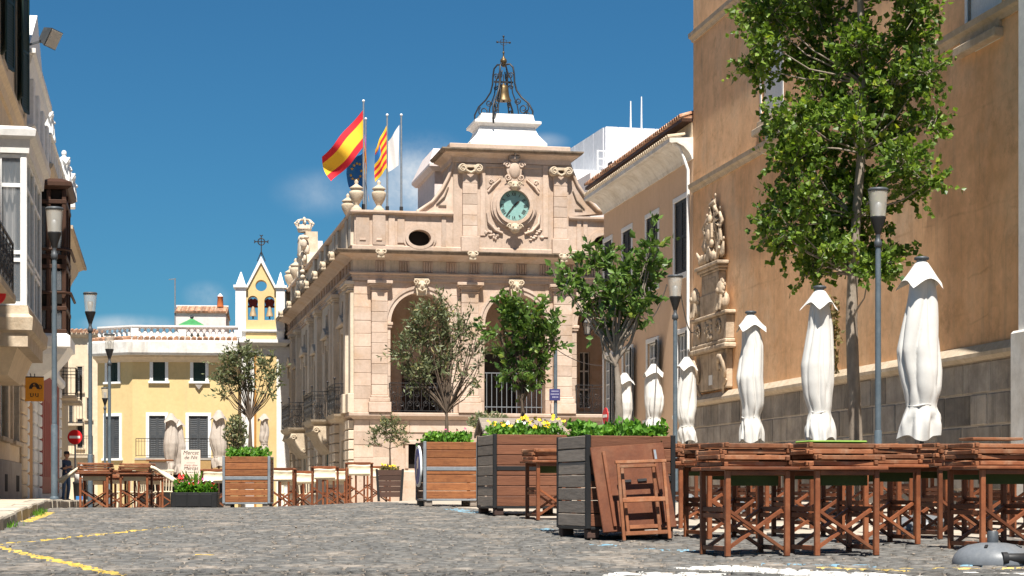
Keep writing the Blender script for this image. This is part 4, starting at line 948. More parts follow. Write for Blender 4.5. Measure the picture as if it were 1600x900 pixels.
# flagpoles and flags
fp_specs = [(568, 159, .55, 'flagpole carrying the red and yellow flag with the wide yellow band'), (571.5, 187, 2.2, 'flagpole just behind the tallest one, carrying a narrow striped flag'), (605, 181, .9, 'flagpole with the striped flag furled beside it'), (627, 181, .9, 'bare upper flagpole right beside the white flag')]
for px, py, ly, lab in fp_specs:
    x, z = T.onf(px, py, ly); zb = z_c1+.3
    p = thing('flagpole', lab, 'flagpole', Tw(x, ly, zb), T.A, 'flagpoles on the town hall roof')
    MB().tube([(0,0,0), (0,0,z-zb)], [.045,.032], 8).build('pole', STEEL, p); MB().sphere((0,0,z-zb+.03), .055, n=8, k=5).build('finial', SWHITE, p); MB().box(-.06,.06,-.06,.06,1.3,1.5,c=.01).build('bracket', IRON, p)
def flag(label, corners, ly, bands, mats, amp, waves, ph=0, sag=.0, nu=26, nv=14):
    """corners in pixels: hoist top, hoist bottom, fly bottom, fly top; bands = [(v0,v1,mat index)] across the hoist"""
    cs = [T.onf(px, py, ly) for px, py in corners]
    c0 = Vector((cs[0][0], 0, cs[0][1])); vs = []
    for j in range(nv+1):
        v = j/nv
        for i in range(nu+1):
            u = i/nu
            q = [(1-u)*(1-v), (1-u)*v, u*v, u*(1-v)]
            x = sum(a*c[0] for a, c in zip(q, cs)); z = sum(a*c[1] for a, c in zip(q, cs)) - sag*4*u*(1-u)*(.5+v)
            y = amp*u**.6*sin(waves*2*pi*(u*.8+v*.35)+ph)
            vs.append((x-c0.x+.25*amp*sin(waves*2*pi*(u+v*.4)+ph+1)*u, y, z-c0.z))
    mb = MB(); mb.v = vs
    for j in range(nv):
        v = (j+.5)/nv; mi = next((b[2] for b in bands if b[0] <= v < b[1]), 0)
        for i in range(nu): mb.f.append((j*(nu+1)+i, j*(nu+1)+i+1, (j+1)*(nu+1)+i+1, (j+1)*(nu+1)+i)); mb.mi.append(mi); mb.sm.append(True)
    o = mb.build('flag', mats, None, Tw(c0.x, ly, c0.z), T.A); tag(o, label, 'flag', 'flags on the town hall roof'); return o, vs
flag('large red, yellow and red flag blowing out from the tallest flagpole', [(567, 172), (567, 230), (518, 283), (503, 244)], .52, [(0,.25,0),(.25,.75,1),(.75,1.01,0)], [FL_R, FL_Y], .30, 1.25, .4, .06, 36, 20)
eo, ev = flag('blue flag with a ring of yellow stars hanging behind the red and yellow one', [(568, 236), (569, 294), (546, 292), (540, 258)], 1.3, [(0,1.01,0)], [FL_B], .10, 1.1, 1.0, .03)
for i in range(10):
    mb = MB(); a = 2*pi*i/10; uu, vv = .5+.32*cos(a), .5+.30*sin(a); p = ev[int(vv*14)*27+int(uu*26)]
    pts = []
    for k in range(10): r = .065 if k % 2 == 0 else .027; b = pi/2+2*pi*k/10; pts.append((p[0]+r*cos(b), p[2]+r*sin(b)))
    mb.prism(pts, 'xz', p[1]-.03, p[1]-.02); mb.build('star', FL_Y, eo)
SB = [(k/9, (k+1)/9+.001, k % 2) for k in range(9)]
def vflag(label, corners, ly, nb, mats, amp, waves, ph, purple=None):
    o, vs = flag(label, corners, ly, [(k/nb, (k+1)/nb+1e-4, 1 if k % 2 == 0 else 0) for k in range(nb)], mats, amp, waves, ph, 0, 26, nb*2)
    if purple is not None:
        for p in o.data.polygons:
            i = p.index % 26; j = p.index//26
            if purple(i/26, j/(nb*2)): p.material_index = 2
    return o
vflag('narrow furled striped flag with a purple top behind the tallest pole', [(572, 196), (572, 240), (575, 318), (566, 250)], 2.15, 9, [FL_R, FL_Y, FL_P], .12, 1.5, .5, lambda u, v: u < .33 and v < .8)
vflag('red and yellow striped flag with a dark blue corner hanging from the middle pole', [(604, 196), (604, 262), (588, 284), (585, 234)], .85, 9, [FL_R, FL_Y, FL_B], .14, 1.2, 0, lambda u, v: u > .5 and v < .4 and v > .12)
flag('plain white flag drooping to the left of the rightmost pole', [(624, 195), (623, 258), (606, 270), (606, 222)], .85, [(0,1.01,0)], [FL_W], .12, 1.1, 2.0)
# ------------------------------------------------------------------ peach house with shutters (right) and the tall tan building
B = Fr(10.4, 1083, 47.5)
BH = thing('shuttered_house', 'peach plastered house with louvred dark shutters and a deep white cove cornice', 'house', B.loc, B.A)
by = B.y
def bz(px, py, lx=0): return B.ons(px, py, lx)[1]
yE = by(943.5)
zt = bz(1083, 247)
wins = []
def wspan(pa, pb): return sorted((by(pa), by(pb)))
U = [((1054.5, 1073.5), 311, 427), ((1010.5, 1028.5), 337, 452), ((973.5, 987), 360, 470), ((944.5, 956), 377, 480)]
Lw = [((1059.5, 1074.5), 517, 655), ((1012, 1028), 531, 650), ((974, 988), 543, 650), ((944, 957), 555, 645)]
zu0, zu1 = bz(1064, 427), bz(1064, 313); zl0, zl1 = bz(1020, 616), bz(1067, 521)
zl0 = zl1-2.05
holes = []
for (pp, a, b) in U: s = wspan(*pp); holes.append((*s, zu0, zu1))
for (pp, a, b) in Lw: s = wspan(*pp); holes.append((*s, zl0, zl1))
mb = MB(); mb.wall('y', 0.02, yE, -.8, zt+1.0, 0, .4, holes); mb.build('wall', BEIGE, BH)
for i, h_ in enumerate(holes):
    up = i < 4
    window(BH, (0, (h_[0]+h_[1])/2, h_[2]), -pi/2, h_[1]-h_[0], h_[3]-h_[2], 'shutter' if up else 'glass', WHITEP, DSHUT, fw=.13, proud=.025, sill=not up, depth=.13, key='ds', cols=3, rows=5, opened=() if up else (1,))
    if up: MB().box(-.026, .0, h_[0]-.13, h_[1]+.13, h_[2]-.16, h_[2]-.002, c=.008).build('sill', WHITEP, BH)
zc0, zc1 = zt-.02, bz(1048, 214, -.6)
prof = [(-.35, zc0), (.03, zc0), (.05, zc0+.08), (.11, zc0+(zc1-zc0)*.35), (.24, zc0+(zc1-zc0)*.62), (.42, zc0+(zc1-zc0)*.80), (.56, zc1-.12), (.60, zc1-.10), (.60, zc1), (-.35, zc1+.05)]
MB().sweep([(0, .0), (0, yE)], prof).build('cove_cornice', DIRTYW, BH)
tl = MB()
def tile_row(mb, x, y0, y1, z, r=.085, step=.21, ln=.5, tilt=.12, dirx=-1):
    y = y0
    while y < y1:
        n = 5; a = [(cos(pi*i/n)*r, sin(pi*i/n)*r) for i in range(n+1)]; i_ = [(p*.82, q*.82) for p, q in a]
        ring_ = a+i_[::-1]; k = len(ring_)
        vs = [(x+dirx*0, y+p, z+q) for p, q in ring_] + [(x-dirx*ln, y+p*.85, z+q*.85+tilt) for p, q in ring_]
        mb.add(vs, [(j, (j+1) % k, k+(j+1) % k, k+j) for j in range(k)] + [tuple(range(k-1,-1,-1))], 0, False); y += step*rng.uniform(.97, 1.03)
tile_row(tl, -.64, .1, yE, zc1+.02, .075, .19, .45, .08)
tl.build('cornice_tiles', PALEST, BH, kind='stuff')
ze = bz(1081, 178, -.15)-.1
MB().box(-.02, .3, 0.05, yE+1.2, zc1+.02, ze).build('attic_wall', CREAM, BH)
MB().box(-.28, .2, 0.03, yE+1.3, ze+.002, ze+.08).build('eave_board', BROWNW, BH)
tl = MB(); tile_row(tl, -.34, .1, yE+1.3, ze+.10, .085, .21, .7, .22); tile_row(tl, .2, .1, yE+1.3, ze+.30, .085, .21, .9, .28); tl.build('roof_tiles', TILE, BH, kind='stuff')
MB().prism([(-.28, ze+.085), (5.5, ze+2.0), (10, ze+.085)], 'xz', .04, yE+1.28).build('roof', TILE, BH)
MB().box(.4, 10, .03, .3, -.8, ze).build('end_wall', BEIGE, BH); MB().box(.4, 10, yE-.3, yE, -.8, ze).build('end_wall', BEIGE, BH); MB().box(9.7, 10, .3, yE-.3, -.8, ze).build('rear_wall', BEIGE, BH)
mb = MB(); mb.tube([(-.09, .14, -.6), (-.09, .14, zc0-.25), (-.3, .14, zc0+.3), (-.5, .14, zc1-.1)], .042, 8); mb.build('downpipe', WHITEP, BH)
MB().box(-.05, .0, .3, yE, -.8, .75, c=.01).build('plinth', GREYPL, BH)

TB = thing('plastered_building', 'towering tan plastered building on a dark ashlar base, blind white windows', 'building', B.loc, B.A)
ZTOP = 19.0; YN = -34.0
zled = B.ons(1300, 593, 0)[1]
blind = [(by(1222), by(1190), bz(1205, 180), bz(1205, 58)), (by(1561), by(1512), bz(1535, 43), bz(1535, 43)+3.2)]
MB().wall('y', YN, -.02, -.8, ZTOP, -.0, .5, [(a, b, c, d) for a, b, c, d in blind]).build('wall', TAN, TB)
MB().box(.5, 14, -.4, -.03, -.8, ZTOP).build('end_wall', TAN, TB); MB().box(.5, 14, YN, YN+.4, -.8, ZTOP).build('end_wall', TAN, TB); MB().box(13.6, 14, YN+.4, -.4, -.8, ZTOP).build('rear_wall', TAN, TB)
zs1 = bz(1087, 300); zs2 = bz(1082, 68)
for a, b, c, d in blind:
    o = MB().box(.06, .1, a, b, c, d).build('blind_window', WHITEP, TB)
    mb = MB(); mb.box(-.06, .12, a-.1, b+.18, c-.16, c-.002, c=.015); mb.box(-.16, .06, a-.16, b+.26, c-.32, c-.162, c=.02); mb.build('sill', PALEST, o)
    for q0, q1 in ((a-.10, a), (b, b+.10)): MB().box(-.012, .1, q0, q1, c, d, c=.005).build('jamb', WHITEP, o)
    if c < zs2: MB().box(-.01, .05, a-.05, b-.3, zs1+.26, c-.33).build('panel', WHITEP, o)
zs1 = bz(1087, 300); zs2 = bz(1082, 68)
for z in (zs1, zs2, zs2+3.9): MB().sweep([(0, YN), (0, -.02)], [(-.2, z), (.04, z), (.07, z+.06), (.13, z+.10), (.14, z+.2), (.02, z+.25), (-.2, z+.25)]).build('string_course', PALEST, TB)
MB().sweep([(0, YN), (0, -.02)], [(-.2, zled-.12), (.16, zled-.12), (.22, zled-.06), (.22, zled), (.10, zled+.14), (-.2, zled+.20)]).build('base_ledge', PALEST, TB)
MB().wall('y', YN, -.02, -.9, zled-.12, -.078, .0, []).build('base_backing', MORTAR, TB)
r5 = random.Random(9); nrow = 5; zb0 = -.30; hh = (zled-.125-zb0)/nrow
for j in range(nrow):
    y = -.03
    while y > -26:
        ln = r5.choice((.62, .75, .86, .95, 1.05)); 
        if j % 2 and y == -.03: ln *= .5
        MB().box(-.10+r5.uniform(-.012,.012), -.0, y-ln+.017, y-.017, zb0+j*hh+.015, zb0+(j+1)*hh-.015, c=.014).build('ashlar_block', MASON, TB); y -= ln
ypr = by(1590, -.42)
pier = thing('white_pier', 'tall pale rendered pier standing out of the tan wall at the right edge', 'pier', (*B.world(-.10, ypr-1.0), 0), B.A)
MB().box(-.32, .32, -1.0, 1.0, -.6, ZTOP-2, c=.03).build('shaft', WHITE, pier); MB().box(-.42, .315, -1.12, 1.06, -.7, bz(1589, 520, -.3), c=.04).build('pier_base', DIRTYW, pier)

# weathered coat-of-arms monument on the tan wall
ym = by(1121); mo = thing('wall_monument', 'carved stone trophy monument with lions and scrolls set against the tan wall', 'monument', (*B.world(0, ym), zled+.2), B.A)
def mz(py): return B.ons(1121, py, -.3)[1]-(zled+.2)
hw = (by(1094)-by(1152))/2; mo.scale = (.55, 1, 1)
rm = random.Random(21)
MB().box(-.30, 0, -hw*.82, hw*.82, .0, mz(545), c=.03).build('lower_panel', MONST, mo)
mb = MB(); mb.box(-.52, 0, -hw, hw, mz(545)+.002, mz(537), c=.03); mb.box(-.45, 0, -hw*.95, hw*.95, mz(537)+.002, mz(530), c=.03); mb.build('shelf', MONST, mo)
MB().box(-.38, 0, -hw*.9, hw*.9, mz(530)+.002, mz(492), c=.02).build('relief_panel', MONST, mo)
mb = MB(); mb.box(-.48, 0, -hw*.98, hw*.98, mz(492)+.002, mz(486), c=.025); mb.build('shelf', MONST, mo)
for s in (-1, 1):
    mb = MB()
    for k in range(16): a = k*.42; mb.sphere((-.42, s*hw*.55+.22*(1-k/18)*cos(a), mz(511)+.22*(1-k/18)*sin(a)), .055, n=6, k=4)
    mb.build('carved_wreath', MONST, mo)
    mb = MB(); pts = [(-.40-.12*sin(i*.55), s*hw*.72+.32*(1-i/17)*cos(i*.62), mz(577)+.34*(1-i/17)*sin(i*.62)) for i in range(16)]; mb.tube(pts, [.09-.003*i for i in range(16)], 7)
    mb.tube([(-.3, s*hw*.8, mz(577)-.2), (-.36, s*hw*.72, mz(600)), (-.22, s*hw*.6, mz(615))], [.10,.08,.05], 7); mb.build('scroll_bracket', MONST, mo)
mb = MB()
for k in range(30): mb.sphere((-.39, rm.uniform(-.3,.3), mz(511)+rm.uniform(-.22,.22)), rm.uniform(.03,.08), n=6, k=4)
mb.build('relief_carving', MONST, mo)
MB().box(-.40, -.0, -hw*.50, hw*.50, mz(486)+.002, mz(452), c=.02).build('pedestal', MONST, mo)
MB().box(-.34, -.0, -hw*.46, hw*.46, mz(452)+.002, mz(420), c=.02).build('inscription_block', MONST, mo)
MB().box(-.365, -.3, -hw*.30, hw*.30, mz(462), mz(428), c=.01).build('inscription_tablet', MONST, mo)
mb = MB()
for (o, a, b) in ((.04, 420, 416), (.12, 416, 411), (.20, 411, 405)): mb.box(-.34-o, 0, -hw*.5-o, hw*.5+o, mz(a)+.003, mz(b), c=.02)
mb.build('cornice', MONST, mo)
MB().box(-.32, -.3, -.14, .14, mz(598), mz(582)).build('plaque', WHITEP, mo)
for s in (-1, 1):
    mb = MB(); y = s*hw*.72; z = mz(486)
    mb.sphere((-.32, y, z+.22), .24, .22, .24, 10, 7); mb.sphere((-.45, y-.02, z+.50), .19, .19, .20, 10, 7); mb.sphere((-.60, y-.02, z+.46), .10, .09, .08, 8, 5); mb.tube([(-.5, y+.08, z+.35), (-.58, y+.10, z+.02)], [.08,.06], 6); mb.tube([(-.5, y-.10, z+.35), (-.58, y-.12, z+.02)], [.08,.06], 6)
    for k in range(14): a = k*.45; mb.sphere((-.40+rm.uniform(-.04,.04), y+.19*cos(a), z+.50+.2*sin(a)), .065, n=6, k=4)
    mb.build('stone_lion', MONST, mo)
zb = mz(405)
def banner(a, L, x0):
    """a furled standard: staff, spear head and folds of cloth"""
    m = MB(); d = Vector((0, sin(a), cos(a))); p = Vector((x0, .12*sin(a), zb)); q = Vector((0, cos(a), -sin(a)))
    m.tube([p, p+d*L], [.035,.022], 6); m.sphere(tuple(p+d*L), .05, n=6, k=4)
    for k in range(8):
        s0 = p+d*L*(.28+.09*k); m.tube([s0, s0+q*(.10+.03*k)*rm.choice((-1,1))-d*.10+Vector((-.05,0,0)), s0+q*.22*rm.choice((-1,1))-d*.34+Vector((-.07,0,0))], [.07,.09,.03], 5)
    m.build('carved_banner', MONST, mo)
for k, (a, L) in enumerate(((-52,.85),(-34,1.1),(-20,1.35),(-7,1.62),(6,1.55),(20,1.3),(36,1.05),(54,.8))): banner(radians(a), L, -.14-.06*(k % 2))
mb = MB(); mb.lathe([(.17,-.11),(.19,-.09),(.17,-.06),(.17,.06),(.19,.09),(.17,.11)], (-.38,-.10,zb+.22), 14, axis='x'); mb.lathe([(.12,-.2),(.14,-.18),(.12,-.15),(.12,.15),(.14,.18),(.12,.2)], (-.36,.42,zb+.16), 12, axis='y'); mb.build('carved_drum', MONST, mo)
mb = MB(); mb.prism([(-.22,zb+.95),(.22,zb+.95),(.24,zb+.62),(.12,zb+.36),(0,zb+.28),(-.12,zb+.36),(-.24,zb+.62)], 'yz', -.42, -.2); mb.sphere((-.40,0,zb+.66), .10,.14,.18,10,7); mb.sphere((-.34,.0,zb+1.06), .11,.11,.12,10,7); mb.tube([(-.30,.0,zb+1.15),(-.34,.05,zb+1.28),(-.38,-.04,zb+1.34)], [.05,.06,.02], 6); mb.build('carved_armour', MONST, mo)
mb = MB()
for (y, z, r_) in ((.20,.16,.12),(-.38,.14,.14),(.66,.12,.11),(-.62,.11,.10),(.22,.42,.10),(-.26,.46,.10)): mb.sphere((-.40, y, zb+z), r_, r_, r_, 8, 6)
mb.tube([(-.36,-.66,zb+.12),(-.42,-.92,zb+.30)], [.07,.045], 8); mb.tube([(-.36,.70,zb+.14),(-.42,.98,zb+.36)], [.07,.045], 8); mb.build('carved_cannonballs', MONST, mo, kind='stuff')

# ------------------------------------------------------------------ white rooftop building behind
WB = Fr(14, 950, 95)
wbd = thing('rooftop_building', 'white clad box on a rooftop behind, with a white ladder cage and two antennas', 'building', WB.loc, WB.A)
wx = WB.x
def wz(py): return WB.onf(960, py, 0)[1]
xr = wx(1120); x0 = wx(946)
MB().box(x0, xr, .0, 9, wz(262), wz(199)).build('cladding', PANELW, wbd)
for i in range(9): MB().box(x0+(xr-x0)*i/9+.02, x0+(xr-x0)*(i+1)/9-.02, -.03, -.002, wz(262), wz(199)+.02).build('cladding_panel', PANELW, wbd)
for i in range(5): MB().box(x0-.04, x0-.002, .3+i*1.7, .3+(i+1)*1.7-.05, wz(262), wz(199)+.02).build('cladding_panel', PANELW, wbd)
MB().box(wx(900), xr, .6, 12, 2, wz(264)).build('parapet_block', WHITE, wbd)
MB().box(wx(900), wx(1000), -2.5, .59, 2, wz(285)).build('lower_terrace', PINKW, wbd)
MB().box(x0+.1, wx(972), -.9, -.04, wz(262), wz(256)).build('canopy', BROWNW, wbd)
mb = MB()
for px in (919, 931, 943): mb.bar((wx(px), -1.6, wz(305)), (wx(px), -1.6, wz(245)), .07, .07)
for py in (246, 258, 270): mb.bar((wx(919), -1.6, wz(py)), (wx(950), -1.6, wz(py)), .05, .05)
mb.build('ladder_cage', WHITEP, wbd)
for px, py in ((995, 150), (1012, 142)): MB().tube([(wx(px), 1, wz(200)), (wx(px), 1, wz(py))], [.05,.03], 6).build('antenna', WHITEP, wbd)

# ------------------------------------------------------------------ yellow house and church at the back
Y = Fr(6.0, 207, 90)
YH = thing('yellow_house', 'long yellow house with dark shutters and a white balustrade along its roof', 'house', Y.loc, Y.A)
yx = Y.x
def yz(py, px=290, ly=0): return Y.onf(px, py, ly)[1]
xR = yx(372); Za = radians(38)
# facade front plus an angled left wing
wl = (207-150)/F*90/cos(Za)*1.02
wa = (-wl*cos(Za), wl*sin(Za)*.9)
z_e = yz(566); z_top = yz(547)
W1 = [(235, 262, 561, 597), (298, 325, 562, 597)]; W2 = [(231, 260, 649, 715), (293, 327, 648, 715)]
hs = []
zz1 = (yz(596), yz(562)); zz2 = (yz(716), yz(650))
for a, b, *_ in W1: hs.append((yx(a)+.12, yx(b)-.12, *zz1))
for a, b, *_ in W2: hs.append((yx(a)+.06, yx(b)-.06, *zz2))
MB().wall('x', 0, xR, -1.2, z_e, 0, .4, hs).build('wall', YELLOW, YH)
for i, h_ in enumerate(hs):
    window(YH, ((h_[0]+h_[1])/2, 0, h_[2]), 0, h_[1]-h_[0], h_[3]-h_[2], 'shutter', WHITEP, DGREEN if i < 2 else BSHUT, fw=.15, proud=.04, sill=i < 2, key='dg' if i < 2 else 'bs', slat=.09)
ang2 = atan2(wa[1], -wa[0])
wingE = bpy.data.objects.new('side_wing', None); C.objects.link(wingE); wingE.parent = YH; wingE.location = (wa[0], wa[1], 0); wingE.rotation_euler = (0, 0, -ang2)
wlen = hypot(*wa); c_ = wlen*.44
hs2 = [(c_-.32, c_+.32, *zz1), (c_-.42, c_+.42, *zz2)]
MB().wall('x', 0, wlen, -1.2, z_e, 0, .4, hs2).build('wall', YELLOW, wingE)
for i, h_ in enumerate(hs2): 
    # sub-parts of the wing: joined frame and shutters
    mb = MB(); w2, a, b = (h_[1]-h_[0])/2, h_[2], h_[3]
    mb.box(c_-w2-.14, c_-w2, -.04, .16, a, b); mb.box(c_+w2, c_+w2+.14, -.04, .16, a, b); mb.box(c_-w2-.14, c_+w2+.14, -.045, .16, b, b+.14); mb.box(c_-w2-.2, c_+w2+.2, -.1, .16, a-.1, a-.001)
    mb.build('window_frame', WHITEP, wingE)
    MB().box(c_-w2, c_+w2, .12, .14, a, b).build('pane', DARKIN, wingE)
    for s in (-1, 1): put('shutter', shutter_mesh(w2-.005, b-a-.01, DGREEN if i == 0 else BSHUT, 'w%d' % i, .09), wingE, (c_+s*w2/2, .04, a))
pp = [(xR, 0), (0, 0), wa]
def ysw(name, prof, mat): return MB().sweep(pp, prof).build(name, mat, YH)
ysw('eaves_moulding', [(-.3, z_e), (.05, z_e), (.12, z_e+.1), (.32, z_e+.22), (.32, z_e+.3), (-.3, z_e+.3)], CREAM)
ysw('cornice', [(-.3, z_e+.301), (.62, z_e+.301), (.68, z_e+.4), (.70, yz(536)), (.60, yz(533)), (-.3, yz(533))], DIRTYW)
mb = MB(); ttx = 0
for (p, q) in ((pp[0], pp[1]), (pp[1], pp[2])):
    L = hypot(q[0]-p[0], q[1]-p[1]); n = int(L/.27); dx, dy = (q[0]-p[0])/L, (q[1]-p[1])/L
    for i in range(n):
        a = p[0]+dx*(i+.5)*L/n, p[1]+dy*(i+.5)*L/n; nx_, ny_ = -dy, dx
        mb.tube([(a[0]+nx_*.62, a[1]+ny_*.62, yz(532)), (a[0]+nx_*.0, a[1]+ny_*.0, yz(528))], [.115,.10], 7, cap=True, sm=False)
mb.build('eave_tiles', TILE, YH, kind='stuff')
MB().sweep(pp, [(-1.2, yz(534)), (-.0, yz(534)), (-.0, yz(527)), (-.25, yz(526)), (-1.2, yz(526))]).build('parapet_base', WHITE, YH)
MB().sweep(pp, [(-.35, yz(513)), (-.02, yz(513)), (.03, yz(511)), (.03, yz(508.5)), (-.35, yz(508.5))]).build('balustrade_rail', WHITE, YH)
bprof = [(.07,0),(.07,.03),(.04,.05),(.085,.16),(.05,.28),(.035,.34),(.065,.37),(.065,.4)]
zb0_, zb1_ = yz(526), yz(513); k_ = (zb1_-zb0_)/.4
bm_ = MB().lathe([(r*1.45, z*k_) for r, z in bprof], n=8).mesh('baluster', WHITE)
for (p, q) in ((pp[0], pp[1]), (pp[1], pp[2])):
    L = hypot(q[0]-p[0], q[1]-p[1]); n = int(L/.275); dx, dy = (q[0]-p[0])/L, (q[1]-p[1])/L
    for i in range(n+1):
        a = p[0]+dx*i*L/n, p[1]+dy*i*L/n; a = (a[0]+dy*.17, a[1]-dx*.17)
        if i % 9 == 0: MB().box(a[0]-.18, a[0]+.18, a[1]-.14, a[1]+.14, zb0_+.002, zb1_-.002).build('balustrade_pier', WHITE, YH)
        else: put('baluster', bm_, YH, (a[0], a[1], zb0_))
MB().box(.3, xR, 1.25, 1.4, zb0_, zb1_-.12).build('terrace_wall', PINKW, YH)
# terrace tower, skylight, chimney, aerial
tx0, tx1 = yx(274, 2), yx(353, 2)
MB().box(tx0, tx1, 2, 6, yz(530), yz(489, 290, 2)).build('roof_room', PINKW, YH)
mb = MB(); z0_, z1_ = yz(489, 290, 2), yz(474, 290, 2)
for i in range(34):
    x = tx0+(tx1-tx0)*(i+.5)/34; mb.tube([(x, 1.9, z0_+.06), (x, 3.6, z1_)], .05, 6, sm=False)
mb.build('room_roof_tiles', TILE, YH, kind='stuff'); MB().prism([(1.9, z0_), (3.6, z1_-.03), (6.1, z0_)], 'yz', tx0-.05, tx1+.05).build('room_roof', TILE, YH)
MB().box(tx0-.06, tx1+.06, 3.5, 3.75, z1_-.02, z1_+.06).build('ridge', WHITE, YH)
MB().lathe([(.16,0),(.13,.45),(.15,.47),(.15,.5)], (yx(344, 3), 3.1, z1_-.05), 10).build('chimney_pot', POT, YH); MB().lathe([(.14,0),(.03,.14)], (yx(344,3), 3.1, z1_+.46), 10).build('chimney_cowl', WHITEP, YH)
MB().loft([(yx(298), .9, .62, .6, yz(509)), (yx(298), .9, .58, .56, yz(506)), (yx(298), .9, .03, .03, yz(495))]).build('green_skylight', M('green_glazed_tile', (.06,.26,.09), (.04,.18,.06), scale=5, rough=.5), YH)
mb = MB(); mb.sphere((yx(298), .9, yz(493)), .09, n=8, k=5); mb.tube([(yx(298), .9, yz(495)), (yx(298), .9, yz(489))], [.04,.01], 5); mb.build('skylight_finial', IRON, YH)
mb = MB(); x = yx(273.5, 2); mb.tube([(x, 2, yz(530)), (x, 2, yz(435, 290, 2))], .035, 6); mb.bar((x-.3, 2, yz(437,290,2)), (x+.05, 2, yz(435.5,290,2)), .03, .03)
for i in range(4): mb.bar((x-.28+i*.08, 1.8, yz(437,290,2)), (x-.28+i*.08, 2.2, yz(437,290,2)), .015, .015)
mb.build('aerial', STEEL, YH)
# balcony rail, timber awning boards and yellow awning below
mb = MB(); railing(mb, (yx(214), -.55), (yx(355), -.55), yz(714), yz(686), ornate=False, step=.13); mb.build('balcony_railing', IRON, YH)
MB().box(yx(212), yx(356), -.6, 0, yz(719), yz(716)).build('balcony_slab', GREYPL, YH)
mb = MB(); mb.box(yx(212), yx(356), -.58, -.5, yz(741), yz(719)-.01); mb.build('shop_fascia', M('ochre_shop_fascia', (.40,.25,.10), (.33,.2,.08), scale=2, rough=.7), YH)
for px in (236, 268, 300, 332): MB().box(yx(px)-.04, yx(px)+.04, -.62, -.585, yz(741), yz(719)-.01).build('fascia_strut', BROWNW, YH)
MB().box(yx(212), yx(356), -.1, -.02, -1.2, yz(742)).build('shop_front', DARKIN, YH)
MB().prism([(yx(305), yz(601)), (yx(317), yz(601)), (yx(311), yz(609))], 'xz', -.12, -.02).build('lamp_bracket', GREYPL, YH)
MB().box(wa[0], xR, 4.0, 4.3, -1.2, yz(530)).build('rear_wall', YELLOW, YH); MB().box(-.5, xR, .41, 4.0, yz(534)-.1, yz(530)).build('terrace', GREYPL, YH)
MB().box(xR-.3, xR-.002, .41, 4.0, -1.2, yz(534)-.12).build('side_wall', YELLOW, YH)

# church with bell gable
K = Fr(6.0, 368, 97)
CH = thing('church', 'white and yellow church with a pointed bell gable holding two bells', 'church', K.loc, K.A)
kx = K.x
def kz(py, ly=0): return K.onf(405, py, ly)[1]
MB().box(kx(366), kx(470), .05, 6, -1.2, kz(541)).build('nave_wall', WHITE, CH)
MB().box(kx(400), kx(432), -.02, .04, -1, kz(556)).build('yellow_panel', YELLOW, CH)
MB().box(kx(397), kx(400.5), -.05, .0, -1, kz(556)).build('ochre_strip', OCHRED, CH)
MB().box(kx(374), kx(397), -.012, .045, -1, kz(560)).build('white_panel', WHITE, CH)
MB().loft([(kx(406), 1.2, (kx(447)-kx(366))/2, 1.4, kz(541)+.002), (kx(406), 1.2, (kx(447)-kx(366))/2+.25, 1.6, kz(536)), (kx(406), 1.2, (kx(447)-kx(366))/2+.25, 1.6, kz(531))]).build('cornice', WHITEB, CH)
MB().box(kx(368.5), kx(444), .05, 1.7, kz(531)+.002, kz(518)).build('gable_base', WHITE, CH)
MB().box(kx(384), kx(432), .01, .06, kz(529), kz(520)).build('yellow_panel', YELLOW, CH)
MB().loft([(kx(406), .9, (kx(446)-kx(367))/2, 1.0, kz(518)+.002), (kx(406), .9, (kx(446)-kx(367))/2, 1.0, kz(515))]).build('string_course', WHITE, CH)
# gable with real openings
def gx(px): return kx(px, .1)
def gzz(py): return kz(py, .1)
op = []
ax0, ax1, bx0, bx1 = gx(387), gx(403), gx(413), gx(429)
zsill, zsp2 = gzz(500), gzz(470); r_ = (ax1-ax0)/2
def arch_bay(x0, x1, o0, o1):
    c = (o0+o1)/2; r = (o1-o0)/2
    arc = [(c+r*cos(pi*i/12), zsp2+r*sin(pi*i/12)) for i in range(13)]
    return [(x0, zsill), (o0, zsill)] + arc[::-1] + [(o1, zsill), (x1, zsill), (x1, zsp2+r+.1), (x0, zsp2+r+.1)]
gl, gr, gm = gx(384), gx(432), gx(408)
zarch = zsp2+r_+.1
mb = MB(); mb.box(gl, gr, .12, .9, kz(515)+.003, zsill); mb.prism(arch_bay(gl, gm, ax0, ax1), 'xz', .12, .9); mb.prism(arch_bay(gm, gr, bx0, bx1), 'xz', .12, .9)
oc, orr = (gm, gzz(446)), gx(417)-gm
zap = gzz(408)
up = [(oc[0]+orr*cos(pi*i/14), oc[1]+orr*sin(pi*i/14)) for i in range(15)]; dn = [(oc[0]+orr*cos(pi*i/14), oc[1]-orr*sin(pi*i/14)) for i in range(15)]
zk = gzz(452)
def edge(z): return (gr-gm)*max(0, min(1, (zap-z)/(zap-zk)))
mb.prism([(gl, zarch), (gl, zk), (gm-edge(oc[1]), oc[1])] + dn[::-1] + [(gm+edge(oc[1]), oc[1]), (gr, zk), (gr, zarch)], 'xz', .12, .9)
mb.prism([(gm-edge(oc[1]), oc[1]), (gm, zap), (gm+edge(oc[1]), oc[1])] + up, 'xz', .12, .9); mb.build('bell_gable', YELLOW, CH)
mb = MB()
for s in (-1, 1):
    e = gl if s < 0 else gr
    mb.prism([(e-s*.02, zk-.06), (e+s*.12, zk-.15), (gm, gzz(400)), (gm, gzz(410))], 'xz', .02, 1.0)
mb.build('gable_coping', WHITEB, CH)
